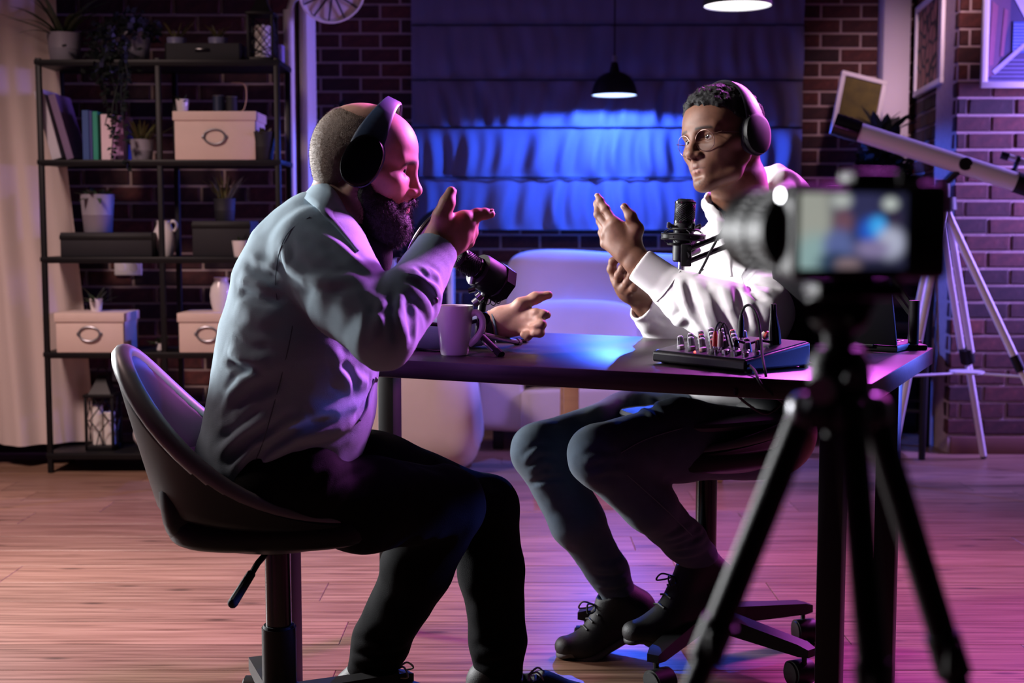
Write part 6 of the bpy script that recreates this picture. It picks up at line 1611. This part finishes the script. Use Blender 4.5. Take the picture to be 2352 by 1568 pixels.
b = MB(); b.tube([at(1116, 672, YL), at(1108, 700, YL), at(1104, 730, YL), at(1102, 772, YL)], [.010, .009, .0085, .012], 12); b.build('stem', M['black_metal'], dm, world=True)
b = MB(); k0 = at(1108, 731, YL-.02); b.tube([k0+Vector((0, .02, 0)), k0+Vector((.004, -.014, 0))], .0135, 18); b.build('pivot_knob', M['black_plastic'], dm, world=True)
hb_ = at(1102, 768, YL)
for (x, y) in ((1148, 816), (1190, 790), (1062, 812)):
    e_ = floor_at(x, y-4, TZ+.006); b = MB(); b.tube([hb_, e_], [.0085, .0075], 10, flat=.8); lg = b.build('leg', M['black_metal'], dm, world=True)
    b = MB(); b.tube([e_-(e_-hb_).normalized()*.012, e_+(e_-hb_).normalized()*.006], .0088, 10); b.build('rubber_foot', M['dark_rubber'], lg, world=True)
    b = MB(); s_ = Vector((-.0062, -.0045, -.002)); b.tube([hb_.lerp(e_, .30)+s_, hb_.lerp(e_, .82)+s_], .0028, 6); b.build('leg_strip', M['chrome'], lg, world=True)
# pop filter
pf_ = thing('pop_filter', 'round pop filter disc seen edge on behind the pointing hand', 'pop filter', tuple(at(968, 560, 2.71)))
cf = at(982, 558, 2.71); Nn = Vector((.86*.95, -.30, -.51*.95)).normalized(); Mf = axisM(cf, cf+Nn)
b = MB(); b.frame(Mf); b.tube(ring_pts(.072, 0, 56), .0038, 10, caps=False); b.build('hoop', M['black_plastic'], pf_, world=True)
b = MB(); b.frame(Mf); b.tube(ring_pts(.073, -.0042, 56), .0013, 6, caps=False); b.build('hoop_edge', M['chrome'], pf_, world=True)
M['gauze'] = mat('gauze', (.10, .10, .095), .9, 0, .1, 400, .3, 900)
b = MB(); b.frame(Mf); b.lathe([(0, .001), (.071, .001), (.071, -.001), (0, -.001)], 48, caps=False); b.build('gauze', M['gauze'], pf_, world=True)
lo_ = Mf @ Vector((0, 0, 0)); e_ = at(922, 606, 2.72)
b = MB(); b.rbox(tuple(e_), (.018, .012, .026), .003); b.build('hoop_clamp', M['black_plastic'], pf_, world=True)
b = MB(); b.tube(smooth_path([e_, at(915, 660, 2.745), at(960, 735, 2.80), at(1050, 745, 2.82), at(1101, 735, YL)], 6), .0045, 8); b.build('gooseneck', M['black_metal'], pf_, world=True)
# phone and pen under the far hand, thin cable
ph = thing('smartphone', 'dark smartphone lying under the pointing far hand', 'phone', tuple(floor_at(1160, 784, TZ+.001)), math.radians(-8))
b = MB(); b.rbox((0, 0, .004), (.115, .062, .008), .0035); b.build('body', M['black_gloss'], ph)
b = MB(); b.rbox((0, 0, .0083), (.108, .056, .0008), .0003, 1); b.build('screen', M['black_gloss'], ph)
tc_ = thing('thin_cable', 'thin dark cable on the table between the mug and the sleeve', 'cable', tuple(floor_at(960, 803, TZ)))
b = MB(); b.tube(smooth_path([floor_at(x, y, TZ+.003) for x, y in ((925, 793), (945, 798), (975, 803), (1010, 806), (1060, 800), (1085, 790))], 6), .0024, 8); b.build('cord', M['dark_rubber'], tc_, world=True)
# wristwatch
wa0, wa1 = at(1108, 752, 2.985), at(1122, 749, 2.988); Mw = axisM(wa0, wa1)
wt = thing('wristwatch', 'steel wristwatch with dark strap on the far wrist of the bald person', 'watch', tuple(wa0))
b = MB(); b.frame(Mw); b.lathe([(.0325, .002), (.0345, .004), (.0345, .016), (.0325, .018)], 40, caps=False); b.build('strap', M['dark_rubber'], wt, world=True)
b = MB(); b.frame(Mw); b.tube([(.0, -.033, .010), (.0, -.041, .010)], .0155, 24); b.tube([(.033, .006, .010), (.041, .006, .010)], .0145, 24); b.build('case', M['chrome'], wt, world=True)
b = MB(); b.frame(Mw @ Matrix.Translation((0, 0, .024))); b.tube(ring_pts(.0335, 0, 36), .003, 8, caps=False); b.build('bracelet', M['denim_thread'], wt, world=True)

# audio mixer
FLc = floor_at(1497, 834, TZ); mx_x = Vector((.62, -.78, 0)).normalized(); mx_y = Vector((.78, .62, 0)).normalized()
MM = Matrix((mx_x, mx_y, Vector((0, 0, 1)))).transposed().to_4x4(); MM.translation = FLc
mxr = thing('audio_mixer', 'black audio mixer with grey knobs and plugged leads at the table edge', 'mixer', tuple(FLc), math.atan2(mx_x.y, mx_x.x))
Wd, Dp, H0, H1 = .248, .19, .025, .050
def mz(y): return H0+(H1-H0)*y/Dp
b = MB(); b._add([(0, 0, .004), (Wd, 0, .004), (Wd, Dp, .004), (0, Dp, .004), (0, 0, H0), (Wd, 0, H0), (Wd, Dp, H1), (0, Dp, H1)], [(3, 2, 1, 0), (4, 5, 6, 7), (0, 1, 5, 4), (1, 2, 6, 5), (2, 3, 7, 6), (3, 0, 4, 7)])
o = b.build('case', M['black_plastic'], mxr, 30); bv = o.modifiers.new('edge', 'BEVEL'); bv.width = .005; bv.segments = 3; bv.limit_method = 'ANGLE'
M['mixer_panel'] = mat('mixer_panel', (.035, .035, .04), .35, .4, .06, 60)
b = MB(); e = .006; b._add([(e, e, mz(e)+.0005), (Wd-e, e, mz(e)+.0005), (Wd-e, Dp-e, mz(Dp-e)+.0005), (e, Dp-e, mz(Dp-e)+.0005), (e, e, mz(e)+.002), (Wd-e, e, mz(e)+.002), (Wd-e, Dp-e, mz(Dp-e)+.002), (e, Dp-e, mz(Dp-e)+.002)], [(3, 2, 1, 0), (4, 5, 6, 7), (0, 1, 5, 4), (1, 2, 6, 5), (2, 3, 7, 6), (3, 0, 4, 7)]); b.build('panel', M['mixer_panel'], mxr, 30)
for x in (.02, .24):
    for y in (.02, .18):
        b = MB(); b.lathe([(0, 0), (.009, 0), (.009, .005), (0, .005)], 14, Matrix.Translation((x, y, 0)), caps=False); b.build('rubber_foot', M['dark_rubber'], mxr)
tilt_ = Matrix.Rotation(math.atan((H1-H0)/Dp), 4, 'X')
M['knob_grey'] = mat('knob_grey', (.17, .17, .18), .5, 0, .05, 40); M['knob_white'] = mat('knob_white', (.52, .52, .54), .45, 0, .05, 40); M['knob_red'] = mat('knob_red', (.5, .03, .03), .4, 0, .05, 40)
for i in range(7):
    for j in range(5):
        x = .022+.030*i; y = .030+.030*j
        if (i > 3 and j > 2) or (i == 0 and j == 0): continue
        R_ = Matrix.Translation((x, y, mz(y)+.002)) @ tilt_
        if j == 0:
            b = MB(); b.frame(R_); b.rbox((0, 0, .004), (.010, .014, .008), .002); b.build('button', M['knob_white'] if i % 2 else M['knob_grey'], mxr)
        else:
            hh = .018; b = MB(); b.frame(R_); b.lathe([(0, 0), (.0078, 0), (.0072, .004), (.0060, hh-.001), (.005, hh), (0, hh)], 14, caps=False); kb = b.build('knob', M['knob_grey'], mxr)
            b = MB(); b.frame(R_); b.lathe([(0, hh), (.0048, hh), (.0045, hh+.0012), (0, hh+.0012)], 12, caps=False); b.rbox((0, -.0065, hh*.5), (.0016, .002, hh*.9), .0005, 1); b.build('knob_cap', M['knob_red'] if (i+2*j) % 5 == 0 else M['knob_white'], kb)
b = MB(); b.frame(Matrix.Translation((.105, .014, mz(.014)+.003))); b.sup((0, 0, 0), (.005, .005, .005), 1, 10, 8); b.build('red_led', mat('red_led', (.8, .05, .03), .4, 0, .02, 10, emit=(1, .06, .04), estr=6.), mxr)
for i in range(8):
    x = .150+.0125*i; y = .045 if i % 2 else .028
    b = MB(); b.frame(Matrix.Translation((x, y, mz(y)+.002)) @ tilt_); b.lathe([(0, 0), (.0055, 0), (.0055, .007), (.0035, .008), (.0035, .003), (0, .003)], 14, caps=False); b.build('socket', M['chrome'], mxr)
def lead(label, plug_px, Yp, mcol, path, r, h=.03):
    'a plug standing on the mixer with its lead'
    p = at(*plug_px, Yp); t = thing('audio_lead', label, 'cable', tuple(p))
    b = MB(); b.tube([p, p+Vector((0, 0, h*.72)), p+Vector((0, 0, h))], [.0062, .0058, .0034], 12); b.build('plug', mcol, t, world=True)
    b = MB(); b.tube([p-Vector((0, 0, .006)), p+Vector((0, 0, .001))], .0045, 12); b.build('plug_tip', M['chrome'], t, world=True)
    b = MB(); b.tube(smooth_path([p+Vector((0, 0, h*.9))]+[at(x, y, Y) for x, y, Y in path], 6), r, 8); b.build('cord', M['dark_rubber'], t, world=True)
M['plug_red'] = mat('plug_red', (.55, .035, .025), .4, 0, .05, 30); M['plug_white'] = mat('plug_white', (.62, .52, .46), .45, 0, .05, 30)
lead('lead with red plug arching over the mixer', (1643, 795), 2.553, M['plug_red'], [(1645, 752, 2.553), (1652, 740, 2.558), (1660, 743, 2.553), (1666, 765, 2.543), (1673, 795, 2.534)], .0017)
lead('lead with white plug arching over the mixer', (1655, 796), 2.543, M['plug_white'], [(1655, 755, 2.543), (1662, 742, 2.548), (1668, 748, 2.543), (1675, 770, 2.534), (1682, 798, 2.529)], .0017)
lead('lead with long black plug and a tall grey loop over the mixer', (1702, 775), 2.553, M['black_plastic'], [(1703, 720, 2.553), (1712, 703, 2.543), (1726, 703, 2.534), (1740, 730, 2.515), (1747, 775, 2.487), (1751, 815, 2.439), (1756, 845, 2.397), (1760, 868, 2.383)], .0026, .045)
lead('lead with low black plug bent along the mixer back', (1690, 796), 2.510, M['black_gloss'], [(1720, 788, 2.515), (1748, 782, 2.534), (1790, 792, 2.572), (1830, 812, 2.600), (1870, 832, 2.572)], .0026, .014)
lead('short grey lead draped over the mixer front and table edge', (1706, 838), 2.458, M['knob_grey'], [(1720, 838, 2.439), (1734, 852, 2.392), (1742, 872, 2.359), (1760, 895, 2.354), (1800, 925, 2.364), (1830, 960, 2.383)], .0028, .008)
an = thing('plug_pair', 'pair of slim black upright plugs at the mixer back', 'plug', tuple(at(1778, 800, 2.553)))
for x0, x1 in ((1776, 1773), (1786, 1780)):
    b = MB(); b.tube([at(x0, 800, 2.553), at(x0-2, 760, 2.553), at(x1, 722, 2.553), at(x1, 698, 2.553)], [.0085, .0075, .0034, .0022], 10); b.build('plug', M['black_plastic'], an, world=True)
b = MB(); b.tube([at(1786, 812, 2.553), at(1787, 792, 2.553)], .009, 12); b.build('plug_base', M['plug_white'], an, world=True)
ja = thing('jack_adapter', 'white and red jack adapter lying at the mixer back', 'plug', tuple(at(1757, 772, 2.572)))
b = MB(); b.tube([at(1750, 776, 2.572), at(1760, 768, 2.572)], .0085, 14); b.build('body', M['plug_white'], ja, world=True)
b = MB(); b.tube([at(1760, 769, 2.570), at(1764, 771, 2.567)], .0088, 14); b.build('ring', M['plug_red'], ja, world=True)
for k, (lab, pts) in enumerate((('black lead hanging below the table edge near the hoodie hem', [(1690, 905, 2.383), (1720, 930, 2.420), (1760, 950, 2.458), (1800, 925, 2.477), (1840, 905, 2.458)]), ('black lead hanging below the table edge at the stool back', [(1800, 905, 2.364), (1806, 935, 2.383), (1822, 965, 2.411), (1850, 1000, 2.458)]))):
    t = thing('hanging_lead', lab, 'cable', tuple(at(*pts[0]))); b = MB(); b.tube(smooth_path([at(*p) for p in pts], 6), .0026, 8); b.build('cord', M['dark_rubber'], t, world=True)
    q = at(*pts[0]); b = MB(); b.tube([q, q+Vector((0, .0, .01))], .004, 8); b.build('clip', M['black_plastic'], t, world=True)
cb2 = thing('thin_cable', 'dark cable running over the table towards the laptop', 'cable', tuple(floor_at(1880, 838, TZ)))
b = MB(); b.tube(smooth_path([floor_at(x, y, TZ+.003) for x, y in ((1815, 825), (1850, 833), (1890, 838), (1930, 826), (1950, 812))], 6), .0024, 8); b.build('cord', M['dark_rubber'], cb2, world=True)

# laptop, seen from behind its lid
l0 = floor_at(1795, 783, TZ+.012); l1 = l0+Vector((.222, -.156, 0)); ld = (l1-l0).normalized(); ln = Vector((ld.y, -ld.x, 0)).normalized()   # towards the camera
lap = thing('laptop', 'black laptop with its lid open, back of the lid to the camera', 'laptop', tuple((l0+l1)/2-Vector((0, 0, .012))), math.atan2(ld.y, ld.x))
wl2 = (l1-l0).length
b = MB(); b.rbox((0, .085, .0085), (wl2, .17, .015), .004); b.build('base', M['black_plastic'], lap)
b = MB(); Ml = Matrix.Translation((0, -.002, .016)) @ Matrix.Rotation(math.radians(20), 4, 'X'); b.frame(Ml); b.rbox((0, 0, .088), (wl2, .008, .176), .003); lid = b.build('lid', mat('laptop_black', (.005, .005, .007), .55, .1, .08, 30), lap)
b = MB(); b.frame(Ml); b.rbox((0, .0045, .090), (wl2-.016, .001, .155), .0004, 1); b.build('screen', M['black_gloss'], lid)
b = MB(); b.tube([(-wl2*.3, 0, .014), (wl2*.3, 0, .014)], .006, 10); b.build('hinge', M['black_metal'], lap)
b = MB()
for i in range(11):
    for j in range(4): b.rbox((-.10+.02*i, .05+.022*j, .0168), (.016, .017, .002), .0006, 1)
b.build('keyboard', M['black_gloss'], lap)

# ------------------------------------------------------------------ camera on a tripod, in front
def screen_mat():
    m = bpy.data.materials.new('camera_screen'); m.use_nodes = True; N, L = m.node_tree.nodes, m.node_tree.links; b = N['Principled BSDF']
    tc = N.new('ShaderNodeTexCoord'); sp = N.new('ShaderNodeSeparateXYZ'); L.new(tc.outputs['Generated'], sp.inputs[0])
    def math_(op, a, c):
        n = N.new('ShaderNodeMath'); n.operation = op
        for i, v in enumerate((a, c)):
            if isinstance(v, (int, float)): n.inputs[i].default_value = v
            else: L.new(v, n.inputs[i])
        return n.outputs[0]
    x, y = sp.outputs['X'], sp.outputs['Z']
    col = None
    def over(base, c, cx, cy, rx, ry, soft=.5):
        dx = math_('DIVIDE', math_('SUBTRACT', x, cx), rx); dy = math_('DIVIDE', math_('SUBTRACT', y, cy), ry)
        d = math_('SQRT', math_('ADD', math_('MULTIPLY', dx, dx), math_('MULTIPLY', dy, dy)), 0)
        mr = N.new('ShaderNodeMapRange'); mr.interpolation_type = 'SMOOTHSTEP'; mr.inputs['From Min'].default_value = 1+soft; mr.inputs['From Max'].default_value = 1-soft; L.new(d, mr.inputs['Value'])
        mx = N.new('ShaderNodeMix'); mx.data_type = 'RGBA'; L.new(mr.outputs[0], mx.inputs['Factor'])
        if base is None: mx.inputs['A'].default_value = (.02, .02, .05, 1)
        else: L.new(base, mx.inputs['A'])
        mx.inputs['B'].default_value = (*c, 1); return mx.outputs['Result']
    for c, cx, cy, rx, ry in (((.33, .34, .30), .08, .62, .24, .9), ((.25, .38, .38), .15, .15, .2, .3), ((.03, .03, .09), .55, .75, .22, .5), ((.42, .45, .43), .38, .90, .09, .10), ((.15, .07, .10), .40, .62, .09, .16), ((.10, .13, .32), .36, .30, .14, .22), ((.02, .04, .09), .33, .08, .16, .14),
                           ((.02, .10, .55), .68, .50, .13, .18), ((.05, .38, .85), .73, .56, .08, .13), ((.03, .02, .05), .88, .66, .07, .12), ((.42, .44, .58), .85, .34, .13, .20), ((.22, .18, .34), .68, .26, .16, .12), ((.20, .14, .16), .45, .06, .12, .09), ((.50, .55, .52), .84, .86, .07, .08)):
        col = over(col, c, cx, cy, rx, ry)
    L.new(col, b.inputs['Emission Color']); b.inputs['Emission Strength'].default_value = .95; b.inputs['Base Color'].default_value = (.01, .01, .01, 1); b.inputs['Roughness'].default_value = .2
    return m
YC = .80
cc = at(2006, 532, YC)
cam_t = thing('video_camera', 'black compact camera with lit rear screen filming the talk', 'camera', tuple(cc), math.radians(12))
M['camera_black'] = mat('camera_black', (.005, .005, .0055), .5, 0, .1, 60, .1, 900)
M['lens_black'] = mat('lens_black', (.006, .006, .007), .5, .0, .1, 60)
b = MB(); b.rbox((.0, .012, 0), (.100, .034, .060), .006, 3); b.rbox((.042, .026, -.002), (.020, .02, .052), .007, 3); b.build('body', M['camera_black'], cam_t)
b = MB(); b.rbox((.0, .008, .033), (.03, .022, .008), .002); b.build('hot_shoe', M['camera_black'], cam_t)
b = MB(); b.tube([(.030, .014, .029), (.030, .014, .037)], .008, 20); b.build('mode_dial', M['lens_black'], cam_t)
b = MB(); b.tube([(.044, .020, .029), (.044, .020, .034)], .005, 16); b.build('shutter_button', M['grey_metal'], cam_t)
b = MB(); b.rbox((-.018, -.0075, -.001), (.078, .006, .054), .002); b.build('screen_frame', M['camera_black'], cam_t)
b = MB(); b.box((-.0185, -.0108, .0005), (.0690, .0006, .0450)); b.build('screen', screen_mat(), cam_t, 0)
b = MB(); b.tube([(.036, -.004, -.006), (.036, -.008, -.006)], .008, 20); b.build('control_wheel', M['lens_black'], cam_t)
LX = -.034
for (y0, y1, r0, r1, nm, mm) in ((.028, .034, .0275, .0275, 'mount_ring', 'camera_black'), (.034, .058, .0255, .0265, 'focus_ring', 'lens_black'), (.058, .074, .0275, .0275, 'zoom_ring', 'lens_black'), (.074, .098, .0255, .0285, 'front_barrel', 'camera_black')):
    b = MB(); b.tube([(LX, y0, 0), (LX, y1, 0)], [r0, r1], 40)
    if nm.endswith('_ring') and mm == 'lens_black':
        for k in range(36): a = 2*PI*k/36; b.rbox((LX+(r0+.0004)*math.cos(a), (y0+y1)/2, (r0+.0004)*math.sin(a)), (.0016, (y1-y0)*.7, .0016), .0005, 1)
    b.build(nm, M[mm], cam_t)
b = MB(); b.tube([(LX, .0975, 0), (LX, .0985, 0)], .024, 32); b.build('front_glass', M['black_gloss'], cam_t)
for s in (-1, 1):
    b = MB(); b.tube([(s*.051, .012, .022), (s*.056, .012, .022)], .003, 10); b.build('strap_lug', M['chrome'], cam_t)
# tripod
YT = .84
t0 = at(1926, 640, YT)
trp = thing('camera_tripod', 'black tripod carrying the compact camera in front', 'tripod', (t0.x, YT, 0))
tv = lambda px, py, Y=YT: at(px, py, Y)
b = MB(); p = cc+Vector((-.008, .012, -.036)); b.rbox(tuple(p), (.055, .042, .010), .003); b.build('quick_plate', M['black_metal'], trp, world=True)
b = MB(); p2 = tv(1926, 668); b.tube([p-Vector((0, 0, .004)), p.lerp(p2, .5), p2], [.016, .013, .015], 16); b.sup(tuple(tv(1928, 700)), (.042, .042, .040), .9, 24, 14); b.build('ball_head', M['black_plastic'], trp, world=True)
for (x, y, xx, yy, r, mm) in ((1895, 705, 1868, 712, .007, 'black_plastic'), (1948, 720, 1972, 726, .006, 'black_plastic'), (1900, 895, 1880, 896, .0085, 'knob_white'), (1944, 870, 1962, 872, .006, 'knob_grey')):  # white knob colour stands for the highlight on a chrome face
    b = MB(); b.tube([tv(x, y, YT-.012), tv(xx, yy, YT-.028)], r, 16); b.build('knob', M[mm], trp, world=True)
b = MB(); b.tube([tv(1928, 720), tv(1928, 760), tv(1926, 780), tv(1926, 1000)], [.013, .011, .0095, .0095], 16); b.build('center_column', M['black_metal'], trp, world=True)
b = MB(); sh = tv(1928, 905); b.lathe([(0, .030), (.014, .030), (.019, .022), (.021, .0), (.026, -.012), (.022, -.022), (0, -.022)], 24, Matrix.Translation(sh), caps=False); b.build('shoulder', M['black_plastic'], trp, world=True)
hubz = sh.z-.012
for dx, dy in ((-.36, .03), (.31, -.06), (.03, -.31)):
    d_ = Vector((dx, dy, 0)).normalized(); a = Vector((sh.x, sh.y, hubz))+d_*.022; F_ = Vector((sh.x+dx, sh.y+dy, .006))
    dr = (F_-a).normalized(); s1 = a+dr*(.32/1.0*.36 if 0 else .30); k = .115
    b = MB(); b.sup(tuple(a), (.022, .022, .026), .8, 16, 10); b.build('hinge', M['grey_metal'] if dy > -.1 else M['lens_black'], trp, world=True)
    b = MB(); b.tube([a, a+dr*.155], .0098, 14); b.build('leg', M['black_metal'], trp, world=True)
    b = MB(); b.tube([a+dr*.150, a+dr*.178], .0118, 12); b.rbox(tuple(a+dr*.164+Vector((0, -.011, 0))), (.012, .008, .022), .003); b.build('leg_lock', M['black_plastic'], trp, world=True)
    b = MB(); b.tube([a+dr*.17, a+dr*.55], .0085, 12); b.build('leg', M['black_metal'], trp, world=True)
    b = MB(); b.tube([a+dr*.545, a+dr*.575], .0105, 12); b.build('leg_lock', M['black_plastic'], trp, world=True)
    b = MB(); b.tube([a+dr*.56, F_-dr*.012], .0068, 12); b.build('leg', M['black_metal'], trp, world=True)
    b = MB(); b.tube([F_-dr*.03, F_], .0095, 12); b.build('rubber_foot', M['dark_rubber'], trp, world=True)
